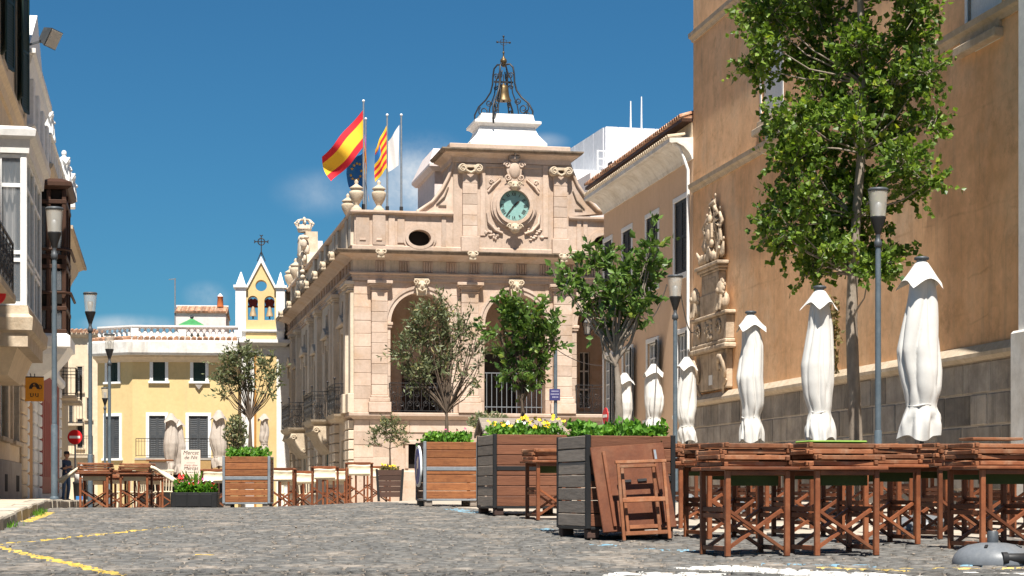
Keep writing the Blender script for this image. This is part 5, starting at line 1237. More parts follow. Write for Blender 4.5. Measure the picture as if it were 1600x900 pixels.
for (a, b) in ((368, 384.5), (431.5, 445)):
    A, B_ = gx(a), gx(b); m_ = (A+B_)/2
    MB().box(A, B_, -.05, 1.0, kz(515)+.004, gzz(450)).build('tower_pier', WHITE, CH)
    MB().loft([(m_, .47, (B_-A)/2+.1, .62, gzz(450)+.002), (m_, .47, (B_-A)/2+.1, .62, gzz(446)), (m_, .47, (B_-A)/2-.02, .45, gzz(445.5)), (m_, .47, .02, .02, gzz(424))]).build('pinnacle', WHITEB, CH)
for (a, b) in ((ax0, ax1), (bx0, bx1)):
    c = (a+b)/2; r = (b-a)/2
    bo = MB().lathe([(r*.72,0),(r*.62,.12),(r*.42,.3),(r*.36,.5),(r*.2,.58),(.03,.6)], (c, .5, gzz(493)), 14).build('bell', BELLST, CH)
    mb = MB(); mb.bar((a, .5, gzz(478)), (b, .5, gzz(478)), .10, .10); mb.prism([(c-.18, gzz(478)), (c+.18, gzz(478)), (c+.26, gzz(469)), (c+.1, gzz(465)), (c, gzz(467)), (c-.1, gzz(465)), (c-.26, gzz(469))], 'xz', .42, .58); mb.build('bell_yoke', REDIRON, bo)
    MB().tube([(c, .5, gzz(493)+.06), (c, .5, gzz(497))], [.02,.05], 6).build('clapper', IRON, bo)
mb = MB(); x, z0_, y_ = gm, gzz(399), .5; zc_ = gzz(376)
mb.bar((x, y_, z0_-.1), (x, y_, gzz(366)), .05, .05); mb.bar((x-.36, y_, zc_), (x+.36, y_, zc_), .05, .05); mb.tube([(x+.17*cos(a), y_, zc_+.17*sin(a)) for a in [2*pi*i/14 for i in range(15)]], .03, 5)
for dx, dz in ((-.36, 0), (.36, 0), (0, .32)):
    for q in (-1, 1): mb.tube([(x+dx*.8, y_, zc_+dz*.8), (x+dx+(q*.08 if dx == 0 else 0), y_, zc_+dz+(q*.08 if dz == 0 else .03))], .025, 4)
for q in (-1, 1): mb.tube([(x+q*.2, y_, z0_-.25), (x+q*.08, y_, z0_+.05), (x, y_, z0_+.25)], .025, 5)
mb.build('iron_cross', IRON, CH)
# ------------------------------------------------------------------ left row of houses (facades face +x in this frame)
ly_ = LF.y
def lz(px, py, lx=0): return LF.ons(px, py, lx)[1]
CHs = thing('cream_house', 'cream house at the left edge with dark shutters and a white glazed bay', 'house', (*LF.world(0, 0), 0), LF.A)
yw0 = ly_(-60)
g0 = -.3
w_a = (ly_(17.5), ly_(26.5)); w_b = (ly_(-3), ly_(8.5)); zw0, zw1 = lz(22, 690), lz(22, 560)
t_ = LF.y(27.5); u2 = (t_-.55, t_+.55); t_ = LF.y(2); u1 = (t_-.55, t_+.55); zu0_, zu1_ = lz(25, 158), lz(25, -40)
holes = [(*w_a, zw0, zw1), (*w_b, zw0, zw1), (*u2, zu0_, zu1_), (*u1, zu0_, zu1_)]
MB().wall('y', yw0-6, -.05, -1, 15, -.4, 0, holes).build('wall', CREAM, CHs)
MB().box(-8, -.4, -.4, -.05, -1, 15).build('end_wall', CREAM, CHs)
for k, h_ in enumerate(holes[:2]):
    window(CHs, (0, (h_[0]+h_[1])/2, h_[2]), pi/2, h_[1]-h_[0], h_[3]-h_[2], 'glass', PALEST, fw=.26, proud=.06, cols=2, rows=3)
for k, h_ in enumerate(holes[2:]):
    window(CHs, (0, (h_[0]+h_[1])/2, h_[2]), pi/2, h_[1]-h_[0], h_[3]-h_[2], 'glass', PALEST, fw=.02, proud=.02, rows=4, lmat=DGREEN, key='dgl', opened=(-1, 1))
zpl = lz(22, 722)
MB().box(0, .05, yw0-6, -.1, -1, zpl, c=.015).build('plinth', GREYPL, CHs)
for a, b in ((4, 8), (22, 26.5)): MB().box(.03, .058, ly_(a), ly_(b), lz(15, 768), lz(15, 742)).build('cellar_vent', DARKIN, CHs)
zb = lz(15, 440); q0 = ly_(30.5)
for j in range(14):
    MB().box(.0, .09, q0+.02, -.06, lz(34, 778)+.35*j, lz(34, 778)+.35*j+.325, c=.03).build('quoin_stone', CREAM, CHs)
zc_ = lz(36, 222); MB().sweep([(0, -.06), (0, yw0-6)], [(-.1, zc_-.28), (.06, zc_-.28), (.10, zc_-.1), (.2, zc_), (.2, zc_+.1), (.05, zc_+.2), (-.1, zc_+.2)]).build('string_course', CREAM, CHs)
for j in range(11): MB().box(.0, .07, -.55 if j % 2 else -.8, -.06, zc_+.22+.4*j, zc_+.22+.4*j+.385, c=.02).build('quoin_stone', CREAM, CHs)
# glazed bay on a moulded shelf
P_ = 1.0
tA = P_; yA = LF.y(42, P_); yB = LF.y(65, P_)
zt_, zbm = LF.ons(42, 240, P_)[1], LF.ons(42, 478, P_)[1]
bay = thing('bay_window', 'white glazed bay projecting over the pavement from the cream house', 'bay window', (*LF.world(0, (yA+yB)/2), zbm), LF.A)
hb = (yB-yA)/2; H = zt_-zbm
MB().loft([(P_/2-.02, 0, P_/2+.04, hb+.06, -.75), (P_/2, 0, P_/2+.02, hb+.06, -.5), (P_/2, 0, P_/2+.10, hb+.12, -.45), (P_/2, 0, P_/2+.12, hb+.14, -.22), (P_/2, 0, P_/2+.04, hb+.06, -.15), (P_/2, 0, P_/2+.02, hb+.04, -.001)]).build('moulded_shelf', PALEST, bay)
MB().loft([(P_*.3, 0, P_*.32, hb*.8, -1.25), (P_*.4, 0, P_*.42, hb*.95, -.752)]).build('corbel', CREAM, bay)
MB().loft([(P_/2, 0, P_/2+.04, hb+.04, H+.002), (P_/2, 0, P_/2+.06, hb+.06, H+.25), (P_/2, 0, P_/2+.16, hb+.16, H+.30), (P_/2, 0, P_/2+.18, hb+.18, H+.42), (P_/2, 0, P_/2, hb, H+.5)]).build('bay_cornice', WHITE, bay)
for (x, y) in ((P_-.06, -hb+.06), (P_-.06, hb-.06), (.1, -hb+.06), (.1, hb-.06), (P_-.06, 0)): MB().box(x-.06, x+.06, y-.06, y+.06, .002, H, c=.012).build('corner_post', WHITEP, bay)
for fr, tr in (('end', -hb+.05), ('end', hb-.05), ('side', P_-.05)):
    mb = MB(); a0, a1 = (.16, P_-.12) if fr == 'end' else (-hb+.12, hb-.12)
    Bx = (lambda m, a, b, z0, z1, t: m.box(a, b, tr-t, tr+t, z0, z1)) if fr == 'end' else (lambda m, a, b, z0, z1, t: m.box(tr-t, tr+t, a, b, z0, z1))
    for z in (0.01, H*.29, H*.34, H*.78, H-.08): Bx(mb, a0, a1, z, z+.07, .03)
    n = 2 if fr == 'end' else 4
    for i in range(1, n): Bx(mb, a0+(a1-a0)*i/n-.03, a0+(a1-a0)*i/n+.03, .01, H, .032)
    mb.build('sash_frame', WHITEP, bay)
    mb = MB(); Bx(mb, a0, a1, .02, H-.02, .006); mb.build('pane', CLEAR, bay)
mb = MB()
vs = []
for i in range(30):
    a = .2+.6*i/29; vs += [(a, -hb+.22+.05*sin(i*1.3), H*.33), (a, -hb+.22+.05*sin(i*1.3), H*.98)]
mb.add(vs, [(2*i, 2*i+2, 2*i+3, 2*i+1) for i in range(29) if not 12 < i < 17]); mb.build('net_curtain', FL_W, bay)
MB().box(.0, .12, -hb+.1, hb-.1, .0, H).build('bay_back', WHITE, bay)
bal = thing('iron_balcony', 'black iron balcony at the left picture edge in front of the glazed bay', 'balcony', (*LF.world(0, yA-2.4), zbm), LF.A)
zr0, zr1 = LF.ons(14, 452, .9)[1]-zbm, LF.ons(14, 372, .9)[1]-zbm
mb = MB(); yq = LF.y(20, .9)-(LF.y(38)*0+ (yA-2.4)); railing(mb, (.9, -3), (.9, yq), zr0, zr1); railing(mb, (0, yq), (.9, yq), zr0, zr1); mb.build('railing', IRON, bal)
MB().box(0, .95, -3, yq+.04, zr0-.16, zr0-.01, c=.02).build('slab', PALEST, bal)
fl = thing('floodlight', 'grey floodlight on a bracket near the dark shutters of the cream house', 'floodlight', (*LF.world(.05, LF.y(38)-.9), lz(38, 80)), LF.A)
mb = MB(); mb.bar((-.05,0,-.1), (.45,0,.08), .05, .05); mb.bar((.4,-.18,.08), (.4,.18,.08), .04, .04); mb.build('bracket', DARKST, fl)
mb = MB(); mb.loft([(0,0,.16,.20,-.13),(0,0,.24,.30,.13)]); o = mb.build('housing', DARKST, fl, (.62, 0, .18), (0, radians(118), radians(-25))); MB().box(-.22,.22,-.27,.27,.135,.15,c=.005).build('lens', LGLASS, o)
rdz = LF.ons(1, 462, .3)
sg0 = thing('round_sign', 'red round sign cut by the left edge under the bay shelf', 'sign', (*LF.world(.75, LF.y(-7, .75)), LF.ons(-7, 460, .75)[1]), LF.A)
MB().lathe([(.16,-.02),(.17,0),(.16,.02)], n=24, axis='y').build('disc', RED, sg0); MB().box(-.75, -.15, -.015, .015, -.02, .02).build('arm', IRON, sg0)

# white house, tall part and lower part with statues
WH1 = thing('white_house', 'white ornamented house front with roof statues and rusticated red doorway', 'house', (*LF.world(0, 0), 0), LF.A)
y1, y2 = LF.y(65), LF.y(93)
zT = LF.ons(80, 138, .45)[1]; zP = lz(70, 222)
MB().wall('y', -.0, y1, -1, zT-.3, -.5, .0, []).build('wall', WHITE, WH1)
MB().wall('y', y1, y2, -1, zP-.9, -.5, -.0, []).build('wall', WHITE, WH1)
MB().sweep([(0, y1), (0, 0), (-2, 0)], [(-.3, zT-.5), (.05, zT-.5), (.1, zT-.35), (.18, zT-.2), (.22, zT-.05), (.30, zT), (.30, zT+.12), (-.3, zT+.2)]).build('cornice', WHITEB, WH1)
MB().prism([(0, zT+.15), (y1*.5, zT+1.9), (y1, zT+.15)], 'yz', -.4, .1).build('pediment', WHITEB, WH1)
for i in range(4):
    yy = .35+i*(y1-.9)/3; MB().box(.0, .22, yy, yy+.5, lz(50, 225), zT-.52, c=.03).build('pilaster', WHITE, WH1)
MB().sweep([(0, y1), (0, 0)], [(-.2, lz(50,232)), (.12, lz(50,232)), (.26, lz(50,228)), (.26, lz(50,226)), (-.2, lz(50,225))]).build('string_course', WHITE, WH1)
MB().sweep([(0, y2), (0, y1+.01)], [(-.3, zP-1.3), (.06, zP-1.3), (.12, zP-1.15), (.3, zP-1.02), (.34, zP-.9), (-.3, zP-.88)]).build('cornice', PALEST, WH1)
n = 9
for i in range(n):
    yy = y1+.2+(y2-y1-.4)*i/(n-1)
    MB().box(-.05, .26, yy-.16, yy+.16, zP-.88, zP-.08, c=.03).build('parapet_pier', WHITE, WH1)
MB().box(-.10, .30, y1, y2, zP-.08, zP, c=.02).build('parapet_rail', WHITE, WH1)
MB().box(.0, .05, y1, y2, zP-.88, zP-.081).build('parapet_panel', CREAM, WH1)
for k in range(3):
    yy = y1+1.5+k*2.6; MB().box(-.02, .03, yy-.5, yy+.5, lz(80,330)-1.5, lz(80,330), c=.01).build('red_blind', REDP, WH1)
def statue(px, pyb, pyt, label, seed):
    d_y = LF.y(px, .0); zb_ = zP; zt__ = LF.ons(px, pyt, 0)[1]; h = zt__-zb_
    st = thing('roof_statue', label, 'statue', (*LF.world(.10, d_y), zb_), LF.A, 'statues on the white house parapet'); r = random.Random(seed)
    MB().box(-.22, .22, -.22, .22, 0, .14*h, c=.03).build('pedestal', WHITEB, st)
    prof = [(.10,.14),(.155,.17),(.15,.30),(.125,.45),(.105,.55),(.14,.66),(.15,.74),(.10,.80),(.045,.83),(.045,.85)]
    mb = MB(); mb.lathe([(rr*h, z*h) for rr, z in prof], n=14); mb.sphere((0,0,.90*h), .062*h, .06*h, .078*h)
    mb.tube([(.0,.14*h,.74*h), (.10*h,.19*h,.60*h), (.17*h,.08*h,.52*h)], [.042*h,.036*h,.028*h], 7); mb.tube([(0,-.14*h,.74*h), (.06*h,-.21*h,.62*h), (.13*h,-.15*h,.78*h)], [.042*h,.036*h,.028*h], 7)
    for i in range(7):
        a = 2*pi*i/7; mb.tube([(.11*h*cos(a),.11*h*sin(a),.6*h), (.14*h*cos(a+.3),.14*h*sin(a+.3),.38*h), (.15*h*cos(a+.1),.15*h*sin(a+.1),.16*h)], .03*h, 5)
    mb.build('figure', WHITEB, st)
statue(70, 215, 163, 'white robed roof statue standing close to the tall cornice', 1)
statue(95.5, 270, 233, 'white robed roof statue above the brown timber bay', 2)
statue(104, 290, 258, 'small white roof figure farthest down the parapet past the timber bay', 3)
# rusticated ground floor and doors
zg0, zg1 = -.35, lz(60, 575)
dz = lz(43, 627)
rows = 12
for (a, b) in ((.1, .55), (2.6, 3.9), (5.0, 6.0)):
    for j in range(rows): MB().box(0, .10, a, b, zg0+(zg1-zg0)*j/rows+.02, zg0+(zg1-zg0)*(j+1)/rows-.02, c=.03).build('rusticated_block', WHITE, WH1)
for (a, b) in ((y2-1.1, y2-.35),):
    for j in range(rows): MB().box(0, .10, a, b, zg0+(zg1-zg0)*j/rows+.02, zg0+(zg1-zg0)*(j+1)/rows-.02, c=.03).build('rusticated_block', WHITE, WH1)
MB().box(-.02, .05, .62, 2.5, zg0, dz, c=.01).build('ochre_door', OCHRED, WH1)
MB().box(-.02, .06, 6.3, y2-1.5, zg0+.5, zg1+.0, c=.01).build('red_door', REDP, WH1)
for j in range(4): MB().box(.03, .075, 6.6+j*1.1, 7.4+j*1.1, zg0+1.0, zg1-.8, c=.02).build('door_panel', REDP, WH1)
MB().sweep([(0, y2), (0, .02)], [(-.2, zg1+.02), (.12, zg1+.02), (.2, zg1+.12), (.2, zg1+.26), (-.2, zg1+.3)]).build('ground_cornice', WHITE, WH1)
MB().box(-9, -.5, y2-.4, y2-.01, -1, zP-.9).build('end_wall', WHITE, WH1)
mb = MB()
for k in range(3): mb.tube([(.13, .3+k*1.7+i*.17, zg1-.5+.12*sin(i*1.7+k)-.04*i*(10-i)*.4) for i in range(11)], .018, 4)
mb.build('wall_cables', IRON, WH1)
# brown timber bay on a white corbel
yb0 = 52/cos(LF.A)*0+LF.y(103, .95); yb1 = LF.y(110, .95); zb0, zb1 = LF.ons(103, 521, .95)[1], LF.ons(103, 296, .95)[1]
tb = thing('timber_bay', 'dark brown timber bay window on a white curved corbel, behind a lamp post', 'bay window', (*LF.world(0, (yb0+yb1)/2), zb0), LF.A)
hb = (yb1-yb0)/2; H = zb1-zb0; P_ = .95
mb = MB(); mb.loft([(P_*.12,0,P_*.14,hb*.6,-1.15),(P_*.3,0,P_*.3,hb*.8,-.95),(P_*.46,0,P_*.48,hb*1.02,-.55),(P_/2,0,P_/2+.03,hb+.05,-.4),(P_/2,0,P_/2+.12,hb+.14,-.36),(P_/2,0,P_/2+.12,hb+.14,-.08),(P_/2,0,P_/2+.02,hb+.03,-.002)], sm=False); mb.build('corbel', WHITEB, tb)
MB().box(.02, P_-.1, -hb+.08, hb-.08, .0, H).build('bay_core', DARKIN, tb)
for (x, y) in [(P_-.05, -hb+.05), (P_-.05, hb-.05), (.12, -hb+.05), (.5, -hb+.05), (.12, hb-.05), (P_-.05, 0)]: MB().box(x-.055, x+.055, y-.055, y+.055, .0, H, c=.01).build('timber_post', BROWNW, tb)
for z in (0.0, H*.16, H*.45, H*.52, H*.90):
    MB().box(.0, P_+.02, -hb-.02, -hb+.06, z, z+.11, c=.012).build('timber_rail', BROWNW, tb); MB().box(P_-.06, P_+.022, -hb+.07, hb, z, z+.11, c=.012).build('timber_rail', BROWNW, tb)
for z in (H*.0+.12, H*.30):
    MB().box(.19, .42, -hb+.03, -hb+.06, z, z+H*.14-.01).build('pane', CLEAR, tb); MB().box(.57, .83, -hb+.03, -hb+.06, z, z+H*.14-.01).build('pane', CLEAR, tb)
MB().box(.19, .42, -hb+.03, -hb+.06, H*.55, H*.88).build('pane', CLEAR, tb); MB().box(.57, .83, -hb+.03, -hb+.06, H*.55, H*.88).build('pane', CLEAR, tb)
for z in (H*.28, H*.58): 
    mb = MB(); mb.tube([(P_*.2, -hb-.1, z), (P_-.05, -hb-.12, z), (P_+.12, -hb+.05, z), (P_+.12, hb, z)], .04, 6); mb.build('curved_rail', BROWNW, tb)
MB().loft([(P_/2,0,P_/2+.05,hb+.05,H+.001),(P_/2,0,P_/2+.16,hb+.16,H+.08),(P_/2,0,P_/2+.16,hb+.16,H+.18),(P_/2,0,P_/2-.1,hb-.1,H+.3)]).build('bay_roof', BROWNW, tb)
# hanging orange sign
xs_, = (LF.y(50, .25),)
sg = thing('hanging_sign', 'orange square cafe sign hanging above the ochre door, brown cup emblem', 'sign', (*LF.world(.02, xs_), LF.ons(50, 627, .25)[1]), LF.A)
sw, sh = .46, LF.ons(50, 590, .25)[1]-LF.ons(50, 627, .25)[1]
MB().box(.06, .06+sw, -.025, .025, 0, sh, c=.006).build('sign_board', ORANGE, sg)
c = (.06+sw/2, sh*.52); mb = MB()
a_ = [(c[0]-.13*cos(pi*i/16), c[1]+.16*sin(pi*i/16)) for i in range(17)]; b2 = [(c[0]-.055*cos(pi*i/12), c[1]+.06*sin(pi*i/12)) for i in range(13)]
mb.prism(a_+b2[::-1], 'xz', -.029, -.0255); mb.tube([(c[0]+.13+.05*cos(t), -.028, c[1]+.05+.05*sin(t)) for t in [-2+i*.4 for i in range(11)]], .012, 4)
for dx in (-.09, -.03, .03, .09): mb.box(c[0]+dx-.012, c[0]+dx+.012, -.029, -.0255, sh*.22, sh*.34)
for dx in (-.07, .07): mb.box(c[0]+dx-.03, c[0]+dx+.03, -.029, -.0255, sh*.18, sh*.21)
mb.build('cup_emblem', INK, sg); 
mb = MB()
for k, (x, z) in enumerate(((-.012,.035),(-.012,.075))): pass
mb.bar((c[0]-.022,-.0305,c[1]+.085),(c[0]-.022,-.0305,c[1]+.13),.012,.004,up=(0,1,0)); mb.bar((c[0]-.02,-.0305,c[1]+.108),(c[0]+.02,-.0305,c[1]+.13),.011,.004,up=(0,1,0)); mb.bar((c[0]-.02,-.0305,c[1]+.108),(c[0]+.02,-.0305,c[1]+.085),.011,.004,up=(0,1,0)); mb.build('emblem_letter', ORANGE, sg)
MB().box(0, .06+sw, -.015, .015, sh+.001, sh+.03).build('bracket', IRON, sg)

# next house down, with a heavy cornice
NH = thing('corniced_house', 'narrow cream house farther down the left side with a heavy eaves cornice', 'house', (*LF.world(-.25, y2), 0), LF.A)
y3 = LF.y(106.5, -.25)-y2; zN = LF.ons(130, 366, .75)[1]
hs = [(3.0, 4.1, 3.8, 6.0), (7.0, 8.1, 3.8, 6.0), (3.0, 4.1, 7.4, 9.2), (7.0, 8.1, 7.4, 9.2)]
hs = [h for h in hs if h[1] < y3-.3]
MB().wall('y', 0.02, y3, -1, zN-.6, -.5, 0, hs).build('wall', CREAM, NH)
for h_ in hs: window(NH, (0, (h_[0]+h_[1])/2, h_[2]), pi/2, h_[1]-h_[0], h_[3]-h_[2], 'shutter', PALEST, DGREEN, key='nh', fw=.15)
MB().sweep([(-3, y3), (0, y3), (0, 0)], [(-.3, zN-.9), (.05, zN-.9), (.15, zN-.6), (.35, zN-.25), (.4, zN-.1), (.6, zN), (.6, zN+.15), (-.3, zN+.2)]).build('cornice', CREAM, NH)
MB().box(.60, .70, 0, y3+.9, zN+.02, zN+.14).build('gutter', PALEST, NH)
for yy in (3.5, 7.5):
    MB().box(0, .7, yy-.8, yy+.8, 3.55, 3.68, c=.02).build('balcony_slab', PALEST, NH)
    mb = MB(); railing(mb, (.68, yy-.8), (.68, yy+.8), 3.69, 4.65, ornate=False, step=.14); railing(mb, (0, yy-.8), (.68, yy-.8), 3.69, 4.65, ornate=False, step=.14); mb.build('balcony_railing', IRON, NH)
MB().box(-7, -.5, y3-.5, y3-.01, -1, zN-.6).build('end_wall', CREAM, NH)
# lane end building
E = Fr(8, 112, 104)
LN = thing('lane_house', 'shaded stone house closing the lane beyond the no entry sign', 'house', E.loc, E.A)
ex = E.x
def ez(py): return E.onf(125, py, 0)[1]
hs = [(ex(121), ex(128.5), ez(612), ez(573)), (ex(108), ex(113.5), ez(662), ez(628)), (ex(121), ex(129), ez(700), ez(655)), (ex(136), ex(142), ez(655), ez(622))]
MB().wall('x', ex(88), ex(160), -1.5, ez(524), 0, .4, hs).build('wall', CREAM, LN)
for i, h_ in enumerate(hs): window(LN, ((h_[0]+h_[1])/2, 0, h_[2]), 0, h_[1]-h_[0], h_[3]-h_[2], 'shutter', PALEST, DSHUT, key='ln', fw=.08, slat=.1)
MB().sweep([(ex(160), 0), (ex(88), 0)], [(-.2, ez(527)), (.1, ez(527)), (.3, ez(523)), (.3, ez(520)), (-.2, ez(520))]).build('cornice', PALEST, LN)
mb = MB(); x = ex(88)
while x < ex(160): mb.tube([(x, -.35, ez(519)), (x, 1.6, ez(512))], .10, 6, sm=False); x += .24
mb.build('roof_tiles', TILE, LN, kind='stuff'); MB().prism([(-.3, ez(520)+.002), (1.6, ez(513)), (4, ez(520)+.002)], 'yz', ex(88), ex(160)).build('roof', TILE, LN)
for px, py in ((110, 662), (126, 712)):
    MB().box(ex(px)-.9, ex(px)+.7, -.6, 0, ez(py)-.12, ez(py)).build('balcony_slab', PALEST, LN); mb = MB(); railing(mb, (ex(px)-.88, -.58), (ex(px)+.68, -.58), ez(py), ez(py)+1.05, ornate=False, step=.15); mb.build('balcony_railing', IRON, LN)
# backing houses so the street goes on behind (roof edges peeping between the fronts)
# ------------------------------------------------------------------ street lamps
LAMP = 'street lamps with cone lanterns'
def lamp(px, ptop, d, label, z0=None, first=[None]):
    x, y = at(px, d); z0 = gz(x, y) if z0 is None else z0; h = zat(ptop, d)-z0; s = 1
    o = thing('street_lamp', label, 'street lamp', (x, y, z0), 0, LAMP)
    q = h-.76
    MB().tube([(0,0,0),(0,0,q*.30),(0,0,q*.305)], [.056,.054,.046], 12).build('lower_pole', POLE, o); MB().tube([(0,0,q*.306),(0,0,q)], [.045,.040], 12).build('upper_pole', POLE, o)
    MB().lathe([(.075,0),(.075,.03),(.06,.05)], n=12).build('foot', POLE, o)
    MB().lathe([(.048,q-.10),(.058,q-.09),(.058,q-.02),(.04,q),(.032,q+.05),(.038,q+.08)], n=12).build('collar', DARKST, o)
    MB().lathe([(.038,q+.08),(.05,q+.12),(.112,q+.31),(.116,q+.33),(.11,q+.34)], n=18).build('lantern_cone', BLACKP, o)
    MB().lathe([(.108,q+.341),(.142,q+.70)], n=18).build('lantern_glass', LGLASS, o)
    MB().lathe([(.035,q+.342),(.055,q+.46),(.06,q+.54),(.02,q+.56)], n=12).build('reflector', STEEL, o)
    MB().lathe([(.137,q+.701),(.150,q+.703),(.150,q+.735),(.13,q+.75),(.02,q+.76)], n=18).build('lantern_cap', DARKST, o)
    return o
lamp(1372, 293, 27.7, 'street lamp standing against the poplar crown between two white parasols')
lamp(1055, 429, 36.8, 'street lamp in front of the peach house beside three white parasols')
xl, yl = at(85, 31.6); lamp(85, 323, 31.6, 'tallest street lamp on the left pavement in front of the timber bay', zsw(yl))
lamp(141, 456, 41, 'street lamp rising against the sky at the lane mouth left of the yellow house')
lamp(171, 521, 52, 'street lamp with two square poles in front of the yellow house left end')
lamp(164, 605, 74, 'smallest and farthest street lamp low against the yellow wall')
lamp(158, 646, 92, 'tiny lantern lamp low beside the yellow house corner')

# ------------------------------------------------------------------ closed parasols
def parasol(px, d, top, hem, label, mat=PARA, base=True, seed=1, wid=1.0, grp='closed white parasols along the tan wall', cap=True, skirt=True, lean=0):
    r = random.Random(seed); x, y = at(px, d); z0 = gz(x, y); zt = zat(top, d)-z0; zh = zat(hem, d)-z0
    o = thing('closed_parasol', label, 'parasol', (x, y, z0), r.uniform(0, 1), grp)
    MB().tube([(0,0,.05),(0,0,zt-.02)], .026, 8).build('pole', DARKST if mat is PARA else BROWNW, o)
    H = zt-zh; NP = 88; rows = 44; ph = [r.uniform(-.5,.5) for _ in range(8)]; am = [r.uniform(.7,1.4) for _ in range(8)]
    ties = .20
    def rad(t):
        tab = [(0,.05),(.03,.085),(.10,.12),(.2,.145),(.35,.175),(.5,.20),(.62,.195),(.72,.17),(.79,.145),(.815,.135),(.83,.14),(.87,.165),(.93,.18),(1,.18)] if skirt else [(0,.04),(.04,.08),(.15,.12),(.4,.165),(.6,.175),(.75,.15),(.82,.11),(.88,.13),(1,.15)]
        return interp(tab, t)*wid
    vs = []
    off = [(r.uniform(-.03,.03), r.uniform(-.03,.03)) for _ in range(5)]
    cre = [(2*pi*(k+r.uniform(-.3,.3))/8, r.uniform(.08,.22), r.uniform(.16,.36), r.uniform(-1.6,1.6), r.uniform(0,6)) for k in range(8)]
    fin = [(r.uniform(0,2*pi), r.uniform(.03,.08), r.uniform(.05,.12), r.uniform(-1.2,1.2), r.uniform(.1,.7), r.uniform(.1,.3)) for k in range(16)]
    for i in range(rows+1):
        t = i/rows; R = rad(t); fade = sstep(.03,.22,t); tie = sstep(.70,.80,t)*(1-sstep(.82,.93,t))
        k = t*4; j = min(3, int(k)); f = k-j; pin = 1-.8*tie
        ox = (off[j][0]*(1-f)+off[j+1][0]*f)*sstep(0,.2,t)*pin; oy = (off[j][1]*(1-f)+off[j+1][1]*f)*sstep(0,.2,t)*pin
        for q in range(NP):
            a = 2*pi*q/NP; m_ = 1.12+.07*sin(2*a+3*t+ph[0]*6)*fade
            for (a0, w0, d0, sl_, p0) in cre:
                da = (a-a0-sl_*(t-.5)*(1-tie)+pi) % (2*pi)-pi
                if abs(da) < 1: m_ -= d0*fade*(.75+.35*sin(5*t+p0))*math.exp(-abs(da)/w0)*(1-.3*tie)
            for (a0, w0, d0, sl_, t0, tl) in fin:
                da = (a-a0-sl_*(t-t0)+pi) % (2*pi)-pi; g = max(0, 1-abs(t-t0)/tl)
                if g > 0 and abs(da) < .4: m_ -= d0*g*math.exp(-abs(da)/w0)
            if t > .82: m_ *= 1+(.10*sin(5*a+ph[3]*5+11*t)+.07*sin(9*a+ph[4]*7-14*t))*sstep(.82,.9,t)
            rr = R*max(m_, .35)
            zz = zt-.03-H*t-.035*sin(3*a+ph[2]*6)*sstep(.85,1,t)
            vs.append((rr*cos(a)+ox, rr*sin(a)+oy, zz))
    MB().add(vs, [(i*NP+q, i*NP+(q+1) % NP, (i+1)*NP+(q+1) % NP, (i+1)*NP+q) for i in range(rows) for q in range(NP)], 0, True).build('canopy', mat, o)
    # square vent flap on top
    vs = []; K = 40; n = 7; hf = .31*wid
    for i in range(n+1):
        t = i/n
        for q in range(K):
            a = 2*pi*q/K; sq = 1/max(abs(cos(a)), abs(sin(a)))**.55
            R = (.045+.165*wid*t**.9)*(1+(sq-1)*t*1.25)*(1+.09*t*sin(3*a+ph[0]*6)+.02*t*sin(9*a+ph[1]*5))
            vs.append((R*cos(a), R*sin(a), zt-.01-hf*t**1.1+.10*t*t*abs(cos(2*a))+.006*t*sin(5*a+ph[5]*6)))
    MB().add(vs, [(i*K+q, i*K+(q+1) % K, (i+1)*K+(q+1) % K, (i+1)*K+q) for i in range(n) for q in range(K)], 0, True).build('vent_flap', mat, o)
    if cap: MB().lathe([(.07,zt-.012),(.085,zt-.005),(.085,zt+.02),(.06,zt+.03),(.01,zt+.035)], n=16).build('top_cap', DARKST, o)
    zz = zt-.03-H*.815; MB().tube([(.14*wid*cos(a), .14*wid*sin(a), zz+.012*sin(3*a)) for a in [2*pi*i/20 for i in range(21)]], .011, 6, cap=False).build('tie_strap', mat, o)
    if base:
        parasol_base(o)
    return o
def parasol_base(o):
    b = MB(); K = 28; prof = [(.50,0),(.505,.04),(.48,.10),(.42,.165),(.31,.215),(.16,.24),(.06,.245)]
    vs = [(r_*(1+.035*cos(4*a))*cos(a), r_*(1+.035*cos(4*a))*sin(a), z) for r_, z in prof for a in [2*pi*q/K for q in range(K)]]
    b.add(vs, [(i*K+q, i*K+(q+1) % K, (i+1)*K+(q+1) % K, (i+1)*K+q) for i in range(len(prof)-1) for q in range(K)], 0, True); b.add(vs[-K:], [tuple(range(K))]); bo = b.build('base', PLASTIC, o)
    for a in (.9, .9+pi/2, .9+pi, .9-pi/2):
        MB().box(-.035,.035,-.02,.02,-.01,.012,c=.005).build('slot', BLACKP, bo, (.33*cos(a), .33*sin(a), .205), (0, radians(22), a))
    m2 = MB(); m2.lathe([(.055,-.12),(.06,-.11),(.06,.11),(.055,.12)], n=12, axis='x'); m2.lathe([(.075,-.19),(.075,-.12)], n=12, axis='x'); m2.lathe([(.075,.12),(.075,.19)], n=12, axis='x'); m2.build('wheel', BLACKP, bo, (.10, -.46, .075)); MB().lathe([(.045,.17),(.045,.26),(.035,.27)], n=12).build('pole_socket', DARKST, o)
    bo.scale = (.64, .64, .72)
    return bo
parasol(1440, 22, 405, 681, 'tall closed white parasol nearest the pale pier, bulging low down', seed=3, wid=1.1)
parasol(1281, 25, 450, 684, 'slim closed white parasol just left of the poplar trunk', seed=5, wid=.93)
parasol(1173, 28.6, 489, 686, 'closed white parasol beside the carved wall monument', seed=8, wid=.92)
parasol(1073, 37.5, 557, 688, 'closed white parasol right beside the lamp post of the peach house', seed=12, wid=.92, cap=False)
